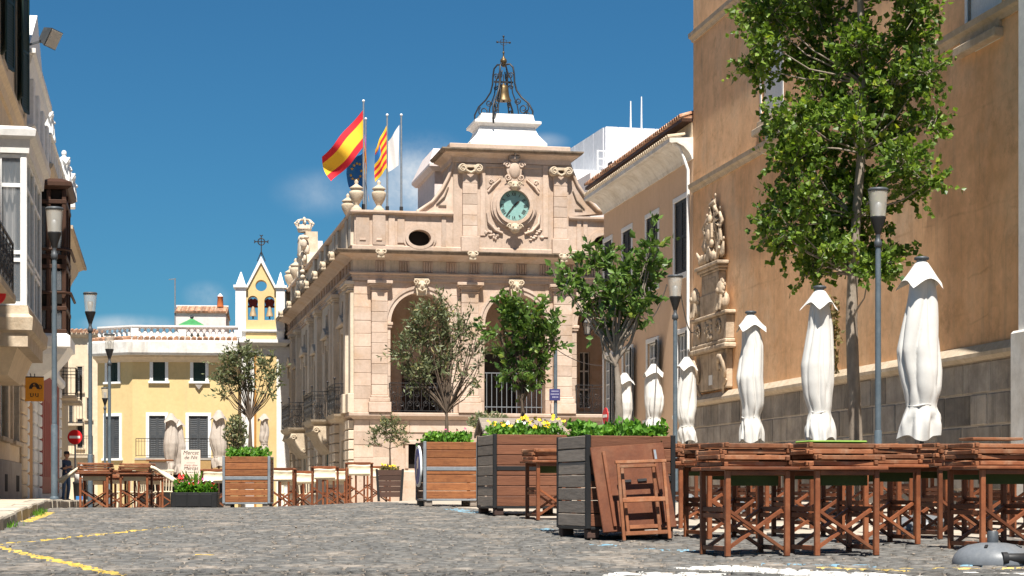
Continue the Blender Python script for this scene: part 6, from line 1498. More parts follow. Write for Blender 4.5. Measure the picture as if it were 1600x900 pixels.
parasol(1021, 40, 568, 670, 'closed white parasol under the middle lower windows of the peach house', seed=14, wid=.93, cap=False)
parasol(976, 43, 582, 672, 'smallest closed white parasol, next to the planter tree trunk', seed=17, wid=.9, cap=False)
GB = 'closed greige parasols before the yellow house'
parasol(267, 60, 645, 738, 'closed greige parasol with a flared hem left of the handwritten board', PARAB, False, 21, 1.05, GB, False)
parasol(279, 63, 655, 738, 'shorter greige parasol tucked half behind its neighbour by the board', PARAB, False, 24, .9, GB, False)
parasol(342, 58, 640, 728, 'closed pale parasol right of the handwritten board', PARAB, False, 27, 1.12, GB, False)
parasol(413, 63, 646, 702, 'closed pale parasol standing behind the left orange planter', PARAB, False, 29, .85, GB, False, False)
# heavy parasol foot at the lower right, its parasol just out of the picture
xb, yb = gp(1566, 885)
pf = thing('parasol_foot', 'domed grey plastic parasol foot with black wheels lying on the cobbles', 'parasol base', (xb, yb+.3, gz(xb, yb+.3)), .18)
parasol_base(pf)

# ------------------------------------------------------------------ trees
def leaf_mesh(mb, pos, ax, up, ln, w, fold=.25):
    a = ax*ln; s = ax.cross(up).normalized()*w; n = up*w*fold
    b = len(mb.v)
    mb.v += [tuple(pos), tuple(pos+a*.45+s+n), tuple(pos+a), tuple(pos+a*.45-s+n)]
    mb.f += [(b, b+1, b+2), (b, b+2, b+3)]; mb.mi += [0, 0]; mb.sm += [False, False]
def rvec(r):
    while True:
        v = Vector((r.uniform(-1,1), r.uniform(-1,1), r.uniform(-1,1)))
        if .05 < v.length < 1: return v
def tree(name, label, base, trunk, clusters, mats, leaf, n_leaf, seed, cat='tree', r0=.1, group=None, droop=0, hold=None, twig=.02, spray=.22, up=.35, lim_k=.34, stems=()):
    """trunk: points above the base; clusters: (x,y,z,rx,rz,weight) relative to base"""
    r = random.Random(seed); o = thing(name, label, cat, base, 0, group); wood, leafm = mats
    k = len(trunk)
    MB().tube(trunk, [r0*(1-.62*i/(k-1))*(1.25 if i == 0 else 1) for i in range(k)], 10).build('trunk', wood, o)
    T_ = [Vector(p) for p in trunk]
    lim = MB(); lv = MB(); tot = sum(c[5] for c in clusters)
    for sp_ in stems: lim.tube(sp_, [r0*.44*(1-.72*i/(len(sp_)-1)) for i in range(len(sp_))], 7)
    for (cx, cy, cz, rx, rz, w) in clusters:
        c = Vector((cx, cy, cz))
        best = min(range(1, k), key=lambda i: (T_[i]-c).length + (3 if T_[i].z > c.z-.12*rz else 0)); s = T_[best]
        mid = s.lerp(c, .55)+Vector((r.uniform(-.06,.06), r.uniform(-.06,.06), -.06*(c-s).length+r.uniform(-.04,.04)))
        rr = r0*lim_k
        lim.tube([s, s.lerp(mid, .5)+Vector((0,0,.02)), mid, c], [rr, rr*.8, rr*.6, rr*.3], 6)
        nl = int(n_leaf*w/tot); per = 15; ns = max(3, nl//per)
        for q in range(ns):
            v = rvec(r); v = v.normalized()*(v.length**.6); st = c+Vector((v.x*rx, v.y*rx, v.z*rz))*.72
            dr = (v.normalized()*.85+Vector((0,0,up-droop*.5))+rvec(r)*.45).normalized(); L = spray*r.uniform(.7,1.5)
            if q % 2 == 0: lim.tube([st-dr*L*.5, st+dr*L*.35+Vector((0,0,-.01)), st+dr*L*.9], [twig*.45, twig*.3, twig*.12], 4)
            for e in range(per):
                t = r.uniform(-.25, 1.0); p = st+dr*L*t+rvec(r)*spray*.13
                a = (dr*r.uniform(.2,.9)+rvec(r)*.8+Vector((0,0,-droop))).normalized(); u = rvec(r).normalized()
                if abs(a.dot(u)) > .9: continue
                sc = r.uniform(.5, 1.4)
                leaf_mesh(lv, p, a, (u-a*a.dot(u)).normalized(), leaf[0]*sc, leaf[1]*sc)
    lim.build('limbs', wood, o); lv.build('crown', leafm, o)
    return o
def px_clusters(px0, d, zb, items):
    out = []
    for (px, py, rpx, rpy, w) in items:
        out.append(((px-px0)/F*d, 0, zat(py, d)-zb, rpx/F*d, rpy/F*d, w))
    return out
# big poplar by the tan wall
D = 29.0; xb, yb = at(1338, D); zb = gz(xb, yb); rp = random.Random(4)
its = []
for (px, py, rx, ry, w) in [(1215,25,60,45,1.3),(1300,10,70,45,1.5),(1400,-5,70,45,1.2),(1200,85,40,36,.8),(1270,80,62,45,1.4),(1345,75,60,48,1.4),(1420,55,50,36,.6),(1440,20,30,40,.5),
                            (1290,150,55,42,1.2),(1370,140,58,45,1.4),(1430,130,42,42,.9),(1455,110,22,18,.3),(1240,195,45,32,.9),(1310,210,55,42,1.2),(1390,205,52,40,1.2),(1445,195,26,26,.4),
                            (1250,250,50,38,1.1),(1330,275,58,40,1.3),(1405,265,45,38,.9),(1440,285,30,22,.4),(1240,310,44,34,.9),(1300,340,60,36,1.3),(1365,335,50,36,1.1),(1235,365,34,28,.6),(1285,390,44,30,.9),(1340,395,44,32,.9),(1395,405,28,26,.4),(1350,430,32,20,.5),(1210,350,22,22,.3),(1270,418,22,18,.3),
                            (1225,-50,60,40,1),(1310,-70,80,45,1.2),(1400,-65,70,45,1),(1340,-150,80,60,1.2),(1290,-140,60,50,.8)]:
    for k in range(2): its.append((px+rp.uniform(-.3,.3)*rx, py+rp.uniform(-.3,.3)*ry, rx*.66, ry*.66, w/2))
cl = [(x, rp.uniform(-1.0, 1.0)*(.75 if abs(x) > .8 else 1), z, r1, r2, w) for x, y, z, r1, r2, w in px_clusters(1338, D, zb, its)]
tp = [((p-1338)/F*D, o, zat(q, D)-zb) for p, q, o in ((1338,700,0),(1334,600,.02),(1331,500,.03),(1333,430,.02),(1338,340,0),(1345,240,-.05),(1350,130,0),(1345,0,.05),(1335,-150,0))]
tp = [(0,0,-.1)] + [p for p in tp if p[2] > .05]
tree('poplar_tree', 'tall leafy green poplar in front of the tan wall', (xb, yb, zb), tp, cl, (BARK, L_POP), (.086, .040), 38000, 31, r0=.115, twig=.018, spray=.26, lim_k=.16, up=.15)
# weeds growing from the wall behind the trunk
wy = B.y(1322); ww = MB(); rw = random.Random(3)
for i in range(260):
    a = rvec(rw); leaf_mesh(ww, Vector((-.14+.05*a.x, a.y*.55-.1, .75+a.z*.8)), rvec(rw).normalized(), rvec(rw).normalized(), .11, .035)
for i in range(30): ww.tube([(-.06, rw.uniform(-.4,.4), 0), (-.16, rw.uniform(-.6,.6), rw.uniform(.4,1.5))], .006, 4)
o = ww.build('wall_weeds', L_DRY, None, (*B.world(-.2, wy), zled+.05), B.A); tag(o, 'dry weeds growing out of the tan wall behind the poplar trunk', 'weeds', kind='stuff')

# ------------------------------------------------------------------ wooden planters
def planter(px, d, rz, w, h, label, front, side, post, label_feet=None, tall_rail=.53, depth=None, nplank=7, metal=True):
    x, y = at(px, d); z0 = gz(x, y); o = thing('wooden_planter', label, 'planter', (x, y, z0), rz, 'big square planters')
    dp = depth or w; a = w/2; b = dp/2; ft = .12; ph = (h-ft)/nplank
    mid = ft+(h-ft)*tall_rail
    for i in range(nplank):
        z0_, z1_ = ft+i*ph+.004, ft+(i+1)*ph-.004; j = rng.uniform(-.004,.004)
        MB().box(-a+.052, a-.052, -b+.005+j, -b+.035, z0_, z1_, c=.006).build('plank', front, o)
        MB().box(-a+.005+j, -a+.035, -b+.052, b-.052, z0_, z1_, c=.006).build('plank', side, o)
        MB().box(a-.035, a-.005, -b+.052, b-.052, z0_, z1_, c=.006).build('plank', side, o)
        MB().box(-a+.052, a-.052, b-.035, b-.005, z0_, z1_, c=.006).build('plank', side, o)
    for sx in (-1, 1):
        for sy in (-1, 1):
            MB().box(sx*a, sx*(a-.05), sy*b, sy*(b-.05), ft-.02, h+.005, c=.005).build('corner_post', post, o)
            MB().box(sx*(a-.02), sx*(a-.15), sy*(b-.02), sy*(b-.14), 0, ft-.022, c=.008).build('foot', WOODD if post is not STEEL else WOODG, o)
    for (x0, x1, y0, y1) in ((-a+.051, a-.051, -b-.006, -b+.004), (-a-.006, -a+.004, -b+.051, b-.051)) if True else ():
        if y1-y0 < .02 or post is STEEL: MB().box(x0, x1, y0, y1, mid-.03, mid+.03, c=.003).build('band', post, o)
    for (x0, x1, y0, y1) in ((-a+.051, a-.051, -b, -b+.045), (-a, -a+.045, -b+.051, b-.051), (a-.045, a, -b+.051, b-.051), (-a+.051, a-.051, b-.045, b)):
        MB().box(x0, x1, y0, y1, ft-.03, ft-.001, c=.004).build('bottom_rail', post, o)
    MB().box(-a+.04, a-.04, -b+.04, b-.04, h-.16, h-.10).build('soil', SOIL, o)
    return o, (x, y, z0, w, dp, h, rz)
def bed(info, label, n, hgt, mat, seed, leaf=(.07,.028), flowers=(), over=.04, cat='bedding plants', tall=()):
    x, y, z0, w, dp, h, rz = info; r = random.Random(seed); mb = MB()
    st = [(r.uniform(-w/2+.10, w/2-.10), r.uniform(-dp/2+.10, dp/2-.10), hgt*r.uniform(.45,1.15)) for _ in range(46)]
    for i in range(n):
        sx, sy, sh = r.choice(st); v = rvec(r)
        p = Vector((sx+v.x*.09, sy+v.y*.09, -.08+sh*(.25+.75*r.random())+v.z*.02))
        a = (rvec(r)+Vector((0,0,.45))).normalized(); u = rvec(r).normalized(); leaf_mesh(mb, p, a, (u-a*a.dot(u)).normalized() if abs(a.dot(u)) < .95 else Vector((1,0,0)), leaf[0]*r.uniform(.6,1.3), leaf[1]*r.uniform(.7,1.2))
    for (sx, sy, sh) in st: mb.tube([(sx, sy, -.12), (sx+r.uniform(-.03,.03), sy, sh*.8)], .006, 4)
    o = mb.build('bedding_plants', mat, None, (x, y, z0+h), rz); tag(o, label, cat, kind='stuff')
    for (fm, k, sz, lab) in flowers:
        fb = MB()
        for i in range(k):
            sx, sy, sh = r.choice(st); c = Vector((sx+r.uniform(-.06,.06), min(sy, sy), sh*r.uniform(.75,1.15))); t = (rvec(r)*.5+Vector((0,-.6,.5))).normalized(); e1 = t.orthogonal().normalized(); e2 = t.cross(e1)
            for q in range(5):
                an = 2*pi*q/5+r.random(); d_ = e1*cos(an)+e2*sin(an); s_ = t.cross(d_)
                fb.add([c, c+d_*sz*.6+s_*sz*.4, c+d_*sz+t*sz*.15, c+d_*sz*.6-s_*sz*.4], [(0,1,2,3)])
        f = fb.build('blossoms', fm, None, (x, y, z0+h), rz); tag(f, lab, 'flowers', kind='stuff')
R11 = radians(11)
def planter_at(pl, pr, d_l, rz, **k): pass
P1, I1 = planter(961, 20.25, radians(17), .98, 1.06, 'large grey and brown planter with the folded table leaning on its front', WOODR, WOODG, BLACKP)
P2, I2 = planter(818, 27.2, radians(13), 1.12, 1.12, 'red brown planter with black corner posts and yellow flowers on top', WOODR, WOODG, BLACKP)
P3, I3 = planter(698.5, 32.0, radians(11), .93, 1.06, 'orange plank planter with steel frame and a round blue sign on its side', WOODO, WOODD, STEEL)
P4, I4 = planter(388, 36.2, radians(3), .89, .98, 'orange plank planter with steel frame alone at the road crest on the left', WOODO, WOODO, STEEL)
bed(I1, 'bright green bedding plants filling the planter with the leaning table', 1700, .20, L_GRN, 1, (.075,.036))
bed(I2, 'green bedding leaves in the planter of yellow flowers', 1100, .22, L_GRN, 2, (.08,.028), ((F_YEL, 52, .036, 'yellow blossoms crowding the red brown planter'), (F_WHT, 5, .035, 'few white blossoms among the yellow ones in the red brown planter')))
bed(I3, 'green and pink tinged plants filling the orange planter with the blue sign', 800, .22, L_GRN, 3, (.08,.035), ((F_PNK, 8, .028, 'pink blossoms in the orange planter with the blue sign'),))
bed(I4, 'green leafy plants filling the left orange planter at the road crest', 900, .22, L_GRN, 4, (.08,.036))
# round blue sign on the left side of planter 3
rs_ = thing('round_sign', 'round blue sign with white rim and arrow fixed to the planter side', 'sign', (I3[0]-.475*cos(R11)+.05*sin(R11), I3[1]-.475*sin(R11)-.05*cos(R11), I3[2]+.66), R11)
MB().lathe([(.34,-.03),(.345,-.02),(.345,.0)], n=36, axis='x').build('rim', SWHITE, rs_); MB().lathe([(.295,-.034),(.295,-.02)], n=36, axis='x').build('disc', BLUE, rs_)
mb = MB(); mb.prism([(.03,-.2),(.03,.02),(.10,.02),(0,.2),(-.10,.02),(-.03,.02),(-.03,-.2)][::-1], 'yz', -.040, -.035); mb.build('arrow', flat('faded_arrow_white', (.62,.52,.42)), rs_, (0,0,0), (radians(38),0,0))
# small slatted pot with young olive
x, y = at(609, 44); z0 = gz(x, y)
SP = thing('small_planter', 'small dark slatted tapered planter by the town hall corner', 'planter', (x, y, z0), radians(4))
h = .72
for i in range(5):
    w0 = .235+.045*i/5; w1 = .235+.045*(i+1)/5; za, zb_ = .10+i*.125, .10+(i+1)*.125-.008
    for q in range(4):
        b_ = MB(); b_.add([(-w0,-w0-.0,za),(w0,-w0,za),(w1,-w1,zb_),(-w1,-w1,zb_),(-w0,-w0+.02,za),(w0,-w0+.02,za),(w1,-w1+.02,zb_),(-w1,-w1+.02,zb_)], [(0,1,2,3),(7,6,5,4),(0,4,5,1),(2,6,7,3)]); b_.build('slat', WOODD, SP, rz=q*pi/2)
for sx in (-1,1):
    for sy in (-1,1): MB().add([(sx*.25+a, sy*.25+b_, 0) for a, b_ in ((-.03,-.03),(.03,-.03),(.03,.03),(-.03,.03))]+[(sx*.30+a, sy*.30+b_, h+.02) for a, b_ in ((-.025,-.025),(.025,-.025),(.025,.025),(-.025,.025))], [(0,1,5,4),(1,2,6,5),(2,3,7,6),(3,0,4,7),(4,5,6,7),(3,2,1,0)]).build('corner_post', BLACKP, SP)
MB().box(-.25,.25,-.25,.25,h-.14,h-.10).build('soil', SOIL, SP)
I5 = (x, y, z0, .5, .5, h, radians(4)); bed(I5, 'yellow green plants spilling over the small dark planter', 420, .12, L_DRY, 6, (.08,.03), ((F_YEL, 10, .04, 'tiny yellow blossoms in the small dark planter'),))
zz = z0+h-.12
tree('young_olive_tree', 'small young olive in the small slatted planter', (x, y, zz), [(0,0,0),(.01,0,.35),(0,.01,.6),(.02,0,.85)], [(a*.01,b_*.01,c*.01,r1*.01,r2*.01,w) for a,b_,c,r1,r2,w in ((-28,0,92,16,14,1),(-10,5,105,18,16,1.2),(10,-5,112,17,15,1.1),(26,0,95,15,14,1),(36,4,78,10,10,.5),(-38,0,75,10,10,.5),(0,8,122,12,12,.7),(2,0,86,18,12,.8))], (BARKO, L_OLV), (.075,.013), 1700, 41, r0=.028, twig=.01, spray=.14)
# planter trees
def ptree(px0, pyb, d, info, items, label, mats, leaf, n, seed, trunkpts, r0, **k):
    x, y, z0, w, dp, h, rz = info; zb = z0+h-.12; x = (px0-CX)/F*y
    cl = px_clusters(px0, y, zb, items); r = random.Random(seed)
    c2 = []
    for (a, b_, c, r1, r2, w_) in cl:
        for q in range(2): c2.append((a+r.uniform(-.4,.4)*r1, r.uniform(-.35,.35)*max(r1,.3)*1.6, c+r.uniform(-.4,.4)*r2, r1*.7, r2*.7, w_/2))
    tp = [((p-px0)/F*y, r.uniform(-.02,.02), zat(q, y)-zb) for p, q in trunkpts]; tp = [(0,0,-.05)]+[t for t in tp if t[2] > .02]
    if 'stems' in k: k['stems'] = [[((p-px0)/F*y, r.uniform(-.12,.12)*i/3, zat(q, y)-zb) for i, (p, q) in enumerate(l)] for l in k['stems']]
    return tree('planter_tree', label, (x, y, zb), tp, c2, mats, leaf, n, seed, r0=r0, **k)
ptree(698, 690, 32, I3, [(650,505,24,22,1),(672,490,22,18,.9),(640,545,22,26,1.1),(668,535,28,28,1.5),(700,520,28,26,1.3),(728,510,22,20,.6),(645,580,22,22,.9),(675,575,26,24,1.2),(705,560,26,24,.9),(735,545,18,20,.4),(750,570,14,16,.25),(720,590,18,18,.35),(745,525,12,14,.25),(655,605,12,10,.15),(690,485,14,14,.4),(740,598,12,10,.2)],
      'feathery olive tree growing from the orange planter with the blue sign', (BARKO, L_OLV), (.085,.015), 4700, 52, [(698,680),(698,660),(698,645)], .047, twig=.014, spray=.24, up=.6, stems=[[(698,650),(688,625),(672,600),(658,570)],[(698,648),(690,610),(682,570),(676,520)],[(698,648),(700,610),(704,570),(706,530)],[(698,645),(712,620),(722,590),(732,540)],[(699,640),(720,615),(738,595),(748,570)],[(694,635),(676,615),(664,600),(650,590)]])
ptree(818, 680, 27, I2, [(800,490,26,18,1),(830,488,26,18,1.1),(780,510,16,18,.6),(815,515,28,22,1.3),(848,515,24,20,1.1),(868,525,13,15,.4),(795,545,20,18,.6),(830,545,28,22,1.2),(858,545,18,16,.6),(800,580,20,18,.8),(830,578,22,18,.8),(815,605,22,14,.7),(845,570,16,16,.5)],
      'dense dark leaved bay tree in front of the central loggia arch', (BARKO, L_BAY), (.095,.026), 3000, 61, [(817,650),(816,625)], .05, twig=.014, spray=.22, up=.5, stems=[[(816,630),(806,600),(792,560),(782,520)],[(816,628),(812,590),(808,540),(802,500)],[(816,628),(826,600),(834,550),(832,495)],[(817,625),(838,590),(850,550),(862,525)]])
ptree(966, 668, 20.2, I1, [(900,430,22,16,.8),(882,445,11,8,.3),(935,415,22,20,1),(960,440,28,24,1.3),(1000,430,22,20,1),(1018,390,13,16,.6),(1010,410,14,14,.5),(930,460,24,20,1.1),(965,475,26,20,1.1),(1005,470,20,18,.8),(945,495,20,14,.6),(985,498,20,14,.6),(995,490,16,14,.5),(1020,415,9,9,.2),(915,485,12,12,.35)],
      'glossy leaved tree with several stems growing from the large planter on the right', (BARK, L_BAY), (.082,.026), 2600, 73, [(967,640),(966,600),(963,570),(961,550)], .05, twig=.016, spray=.19, stems=[[(962,572),(948,545),(930,505),(915,470)],[(963,570),(945,560),(938,520),(945,470)],[(963,565),(966,520),(970,460),(985,410)],[(964,562),(985,535),(1000,490),(1012,430)],[(962,568),(975,530),(995,500),(1003,460)]])
ptree(391, 700, 36, I4, [(350,570,14,14,.8),(372,560,16,14,1),(395,555,16,12,.9),(420,565,14,14,.8),(345,595,12,14,.7),(368,590,16,14,1),(392,585,16,14,1),(418,590,14,14,.8),(433,585,9,10,.3),(352,615,11,10,.4),(425,615,10,10,.3),(385,608,14,12,.6),(375,545,8,8,.3)],
      'airy olive tree growing from the left orange planter before the yellow house', (BARKO, L_OLV), (.085,.016), 2900, 82, [(391,680),(391,655)], .046, twig=.014, spray=.2, up=.5, stems=[[(391,660),(382,640),(368,620),(356,600)],[(391,655),(388,630),(380,600),(374,570)],[(391,655),(396,630),(398,600),(396,560)],[(391,655),(405,635),(418,610),(424,585)]])
# leafy shrubs behind the planters
def shrub(px, py, d, w, h, label, mat, n, seed, leaf=(.08,.02)):
    x, y = at(px, d); zb = zat(py, d); r = random.Random(seed); mb = MB()
    for i in range(22): mb.tube([(r.uniform(-.08,.08), r.uniform(-.08,.08), -.05), (r.uniform(-.5,.5)*w, r.uniform(-.5,.5)*w, h*r.uniform(.5,1))], .006, 4)
    st = MB(); st.v, st.f, st.mi, st.sm = mb.v, mb.f, mb.mi, mb.sm
    o = thing('shrub', label, 'shrub', (x, y, zb)); st.build('stems', BARKO, o); lv = MB()
    for i in range(n):
        v = rvec(r); a = (rvec(r)+Vector((0,0,.5))).normalized(); u = rvec(r).normalized()
        if abs(a.dot(u)) > .95: continue
        leaf_mesh(lv, Vector((v.x*w*.55, v.y*w*.5, h*(.5+.5*v.z))), a, (u-a*a.dot(u)).normalized(), leaf[0]*r.uniform(.7,1.2), leaf[1])
    lv.build('foliage', mat, o); return o
shrub(368, 706, 40, .45, .75, 'bushy shrub rising behind the left orange planter', L_OLV, 800, 5)
shrub(763, 676, 36, .75, .38, 'grey green shrub beside the kiosk roof', L_OLV, 600, 7)
# ------------------------------------------------------------------ folding tables with stacked folded chairs
TG = 'wooden folding tables of the terrace'
HT_ = .775
def make_table(loc, rz, label, canvas=CANVASG):
    o = thing('folding_table', label, 'table', loc, rz, TG)
    for k in range(3): MB().box(-.365, .365, -.365+k*.2445, -.365+(k+1)*.2445-.004, HT_-.03, HT_, c=.006).build('table_board', WOODT, o)
    a, b, t = .275, .30, .023
    for sx in (-1, 1):
        for sy in (-1, 1): MB().box(sx*a-t, sx*a+t, sy*b-t, sy*b+t, 0, HT_-.031, c=.005).build('leg', WOODT, o)
        for z in (.045, .33, .385):
            MB().box(sx*a-.014, sx*a+.014, -b+t+.001, b-t-.001, z, z+.042, c=.004).build('rail', WOODT, o)
    MB().box(-a+t, a-t, -b-.02, -b+.01, HT_-.075, HT_-.032, c=.004).build('apron', WOODT, o); MB().box(-a+t, a-t, b-.01, b+.02, HT_-.075, HT_-.032, c=.004).build('apron', WOODT, o)
    for sy, off in ((-1, .0), (1, 0)):
        for s in (-1, 1):
            y = sy*(b-.055)+s*.014
            m = MB(); m.bar((-s*(a-.02), y, .06), (s*(a-.02), y, .40), .026, .044, up=(0,1,0)); m.build('brace', WOODT, o)
    if canvas:
        pts = [(-.20, HT_-.034), (.20, HT_-.034), (.20, HT_-.15), (-.20, HT_-.15)]
        MB().box(-a+.03, a-.03, -.19, -.165, HT_-.165, HT_-.034, c=.006).build('canvas_strip', canvas, o)
    return o
def make_chair(loc, rz, label, canvas=CANVASG, grp='folded wooden chairs stacked on the tables'):
    o = thing('folded_chair', label, 'folding chair', loc, rz, grp)
    w, d = .30, .275
    MB().box(-w-.03, w+.03, -d-.018, -d+.018, .004, .043, c=.005).build('frame_bar', WOODC, o); MB().box(-w-.03, w+.03, d-.018, d+.018, .004, .043, c=.005).build('frame_bar', WOODC, o)
    for sx in (-1, 1): MB().box(sx*w-.018, sx*w+.018, -d-.05, d+.05, -.002 if sx < 0 else .012, .036 if sx < 0 else .05, c=.005).build('side_bar', WOODC, o)
    m = MB(); m.bar((-w+.03, -d+.03, .030), (w-.03, d-.03, .030), .032, .02); m.build('cross_bar', WOODC, o)
    MB().box(-w+.04, w-.04, -d+.05, d-.05, .016, .026, c=.003).build('canvas', canvas, o)
    return o
tbl0 = None; ch0 = {}
rt = random.Random(12)
ORD = ['bottom', 'second', 'third', 'top', 'fifth']
def setup(px, d, rz, lab, stack, n, canvas=CANVASG, z_add=0.0, rot=0):
    global tbl0
    x, y = at(px, d); z = gz(x, y)+z_add; key = 'c' if canvas is CREAMC else 'g'
    if ('t', key) not in ch0: ch0[('t', key)] = make_table((x, y, z), rz, lab, canvas)
    else: dup(ch0[('t', key)], (x, y, z), rz, lab)
    for k in range(n):
        l_ = f"folded chair, {ORD[k] if k < n-1 else 'topmost'} in the pile on {stack}" if n > 1 else f"single folded chair lying on {stack}"
        loc = (x+rt.uniform(-.03,.03), y+rt.uniform(-.03,.03), z+HT_+.004+k*.0515); r_ = rz+rot+rt.uniform(-.06,.06)+(pi if k % 2 else 0)
        if key not in ch0: ch0[key] = make_chair(loc, r_, l_, canvas)
        else: dup(ch0[key], loc, r_, l_)
q = radians(15)
setup(1163, 16.9, q, 'front folding table nearest the planter with the leaning tabletop', 'the front table nearest the big planter', 4)
setup(1302, 17.0, radians(13), 'folding table under the pile of chairs topped with lime canvas', 'the table with lime canvas on top', 4)
setup(1552, 17.7, radians(15), 'folding table at the right just behind the grey parasol foot', 'the right table behind the parasol foot', 4)
setup(1424, 20.9, radians(12), 'folding table in the second row below the tall bulging parasol', 'the table below the bulging parasol', 4)
setup(1086, 22.6, radians(13), 'folding table close behind the right corner of the large planter', 'the table behind the large planter corner', 4)
setup(1218, 22.4, radians(14), 'second row folding table in front of the slim parasol', 'the second row table before the slim parasol', 4)
setup(1330, 24.2, radians(12), 'third row folding table beside the poplar trunk', 'the table beside the poplar trunk', 3)
setup(1530, 22.2, radians(16), 'second row folding table in front of the dark ashlar base at the right', 'the right second row table', 4)
setup(1150, 27.0, radians(12), 'back row folding table below the monument parasol', 'the back table below the monument parasol', 3)
setup(1440, 26.0, radians(10), 'back row folding table right of the lamp post', 'the back table right of the lamp post', 3)
setup(1640, 20.2, radians(13), 'folding table cut by the right edge of the view', 'the table cut by the right edge', 4)
setup(864, 25.2, radians(13), 'lone folding table between the two big brown planters', 'the lone table between the planters', 3, z_add=.0)
for px, d, r_, a, b_, n in ((1128, 20.0, 18, 'folding table just behind the frontmost table', 'the table just behind the frontmost one', 4), (1262, 20.2, 10, 'folding table squeezed between the two front tables from behind', 'the table behind the two front ones', 4), (1372, 18.9, 15, 'folding table right of the lime canvas table', 'the table right of the lime canvas pile', 4),
        (1488, 20.0, 12, 'folding table directly behind the parasol foot table', 'the table directly behind the foot table', 4), (1590, 23.6, 14, 'folding table near the pale pier', 'the table near the pale pier', 3), (1195, 25.0, 8, 'folding table in the third row below the monument', 'the third row table below the monument', 3),
        (1290, 28.0, 16, 'farthest folding table beside the ashlar base', 'the farthest table by the ashlar base', 3), (1390, 28.0, 12, 'far folding table left of the lamp post foot', 'the far table by the lamp post foot', 2), (1492, 25.0, 9, 'folding table in the third row before the ashlar base', 'the third row table at the right', 3), (1108, 25.6, 12, 'folding table in the gap behind the large planter', 'the table in the gap behind the planter', 3)):
    setup(px, d, radians(r_), a, b_, n)
# lime green cushion roll on the second pile
x, y = at(1294, 16.95); o = MB().box(-.20, .34, -.18, .18, 0, .022, c=.01).build('folded_canvas', LIME, None, (x-.04, y, gz(x, y)+HT_+.004+4*.0515), radians(13)); tag(o, 'flat lime green folded canvas on top of the chair pile', 'canvas')
# loose board on the far right table
x, y = at(1548, 21.8); o = MB().box(-.3, .3, -.2, .2, 0, .03, c=.005).build('tray_board', WOODC, None, (x, y, gz(x, y)+HT_+.25), radians(10)); tag(o, 'loose wooden board lying over the right second row chairs', 'board')
# table leaning against the big planter, legs folded out
Lp = I1; f = radians(17); fx_, fy_ = cos(f), sin(f)
def on_front(a, out, z): return (Lp[0]+a*fx_+out*fy_+ (-Lp[4]/2)*(-fy_) , Lp[1]+a*fy_-out*fx_+(-Lp[4]/2)*fx_, Lp[2]+z)
lt = thing('leaning_table', 'folded table leaning with its red brown top against the large planter', 'table', on_front(.0, .34, 0.06), (0, 0, f))
tilt = radians(-15)
tp_ = bpy.data.objects.new('tabletop', None)
mb = MB(); mb.box(-.40, .40, -.012, .012, .0, .90, c=.006); t0 = mb.build('tabletop', WOODT, lt, (-.01, .06, .03), (tilt, radians(-4), 0))
for x0 in (-.29, .26): MB().box(x0, x0+.035, -.045, -.013, .05, .84, c=.004).build('batten', WOODT, t0)
for x0 in (-.05, .12): MB().box(x0-.07, x0+.03, -.03, -.013, .50, .53, c=.003).build('hinge', IRON, t0)
MB().box(.265, .290, -.05, -.0455, .72, .82).build('latch', STEEL, t0)
fr = [(-.33, .16, 0, .72), (-.25, .09, .06, .68)]
for k, (x0, x1, z0_, z1_) in enumerate(fr):
    yb_ = -.10-.05*k if k == 0 else -.02; ti = (radians(-8) if k == 0 else radians(-11), radians(-2), 0)
    L0 = (.06, yb_-.06, 0)
    for xx in (x0, x1): MB().box(xx-.016, xx+.016, -.013, .013, z0_-.06, z1_, c=.003).build('leg', WOODC, lt, L0, ti)
    for zz in ((z1_, z1_+.03), (z0_-.01, z0_+.03), ((z0_+z1_)*.45, (z0_+z1_)*.45+.045)):
        MB().box(x0-.03 if zz[0] == z1_ else x0+.017, x1+.03 if zz[0] == z1_ else x1-.017, -.016, .016, zz[0], zz[1], c=.003).build('stretcher', WOODC, lt, L0, ti)
# left groups
setup(150, 40.0, radians(4), 'left most folding table on the crest with folded chairs', 'the leftmost table by the man', 4, CREAMC)
setup(213, 40.4, radians(2), 'folding table next to the leftmost one with cream canvas trailing', 'the table trailing cream canvas', 4, CREAMC)
setup(338, 43, radians(6), 'folding table half hidden behind the left orange planter', 'the table half hidden by the left planter', 3, CREAMC)
setup(455, 46, radians(10), 'folding table behind the stools right of the left orange planter', 'the table behind the left stools', 2, CREAMC)
setup(525, 48, radians(-4), 'folding table behind the row of three cream stools', 'the table behind the three stools', 2, CREAMC)
setup(182, 44, radians(14), 'folding table set back between the two left tables', 'the set back left table', 3, CREAMC)
setup(268, 48, radians(8), 'folding table behind the black flower box', 'the table behind the flower box', 1, CREAMC)
setup(156, 45.5, radians(-8), 'folding table behind the leftmost one near the litter bin', 'the table near the litter bin', 3, CREAMC)
setup(232, 45, radians(20), 'folding table behind the right one of the two left tables', 'the table behind the left pair', 3, CREAMC)
def cloth_trail(px, d, dirx, label):
    x, y = at(px, d); mb = MB(); r = random.Random(px)
    for s in range(4):
        pts = [(dirx*(.05+.09*i), -.05+.06*s+.02*sin(i+s), .12-.028*i-.004*i*i+.02*sin(i*1.2+s)) for i in range(7)]
        mb.tube(pts, [.03,.035,.03,.035,.03,.04,.05], 6)
    o = mb.build('draped_canvas', CREAMC, None, (x, y, gz(x, y)+HT_), 0); tag(o, label, 'canvas')
cloth_trail(230, 40.2, 1, 'cream canvas ends hanging off the right side of the chair pile'); cloth_trail(137, 39.8, -1, 'cream canvas ends hanging off the leftmost chair pile')
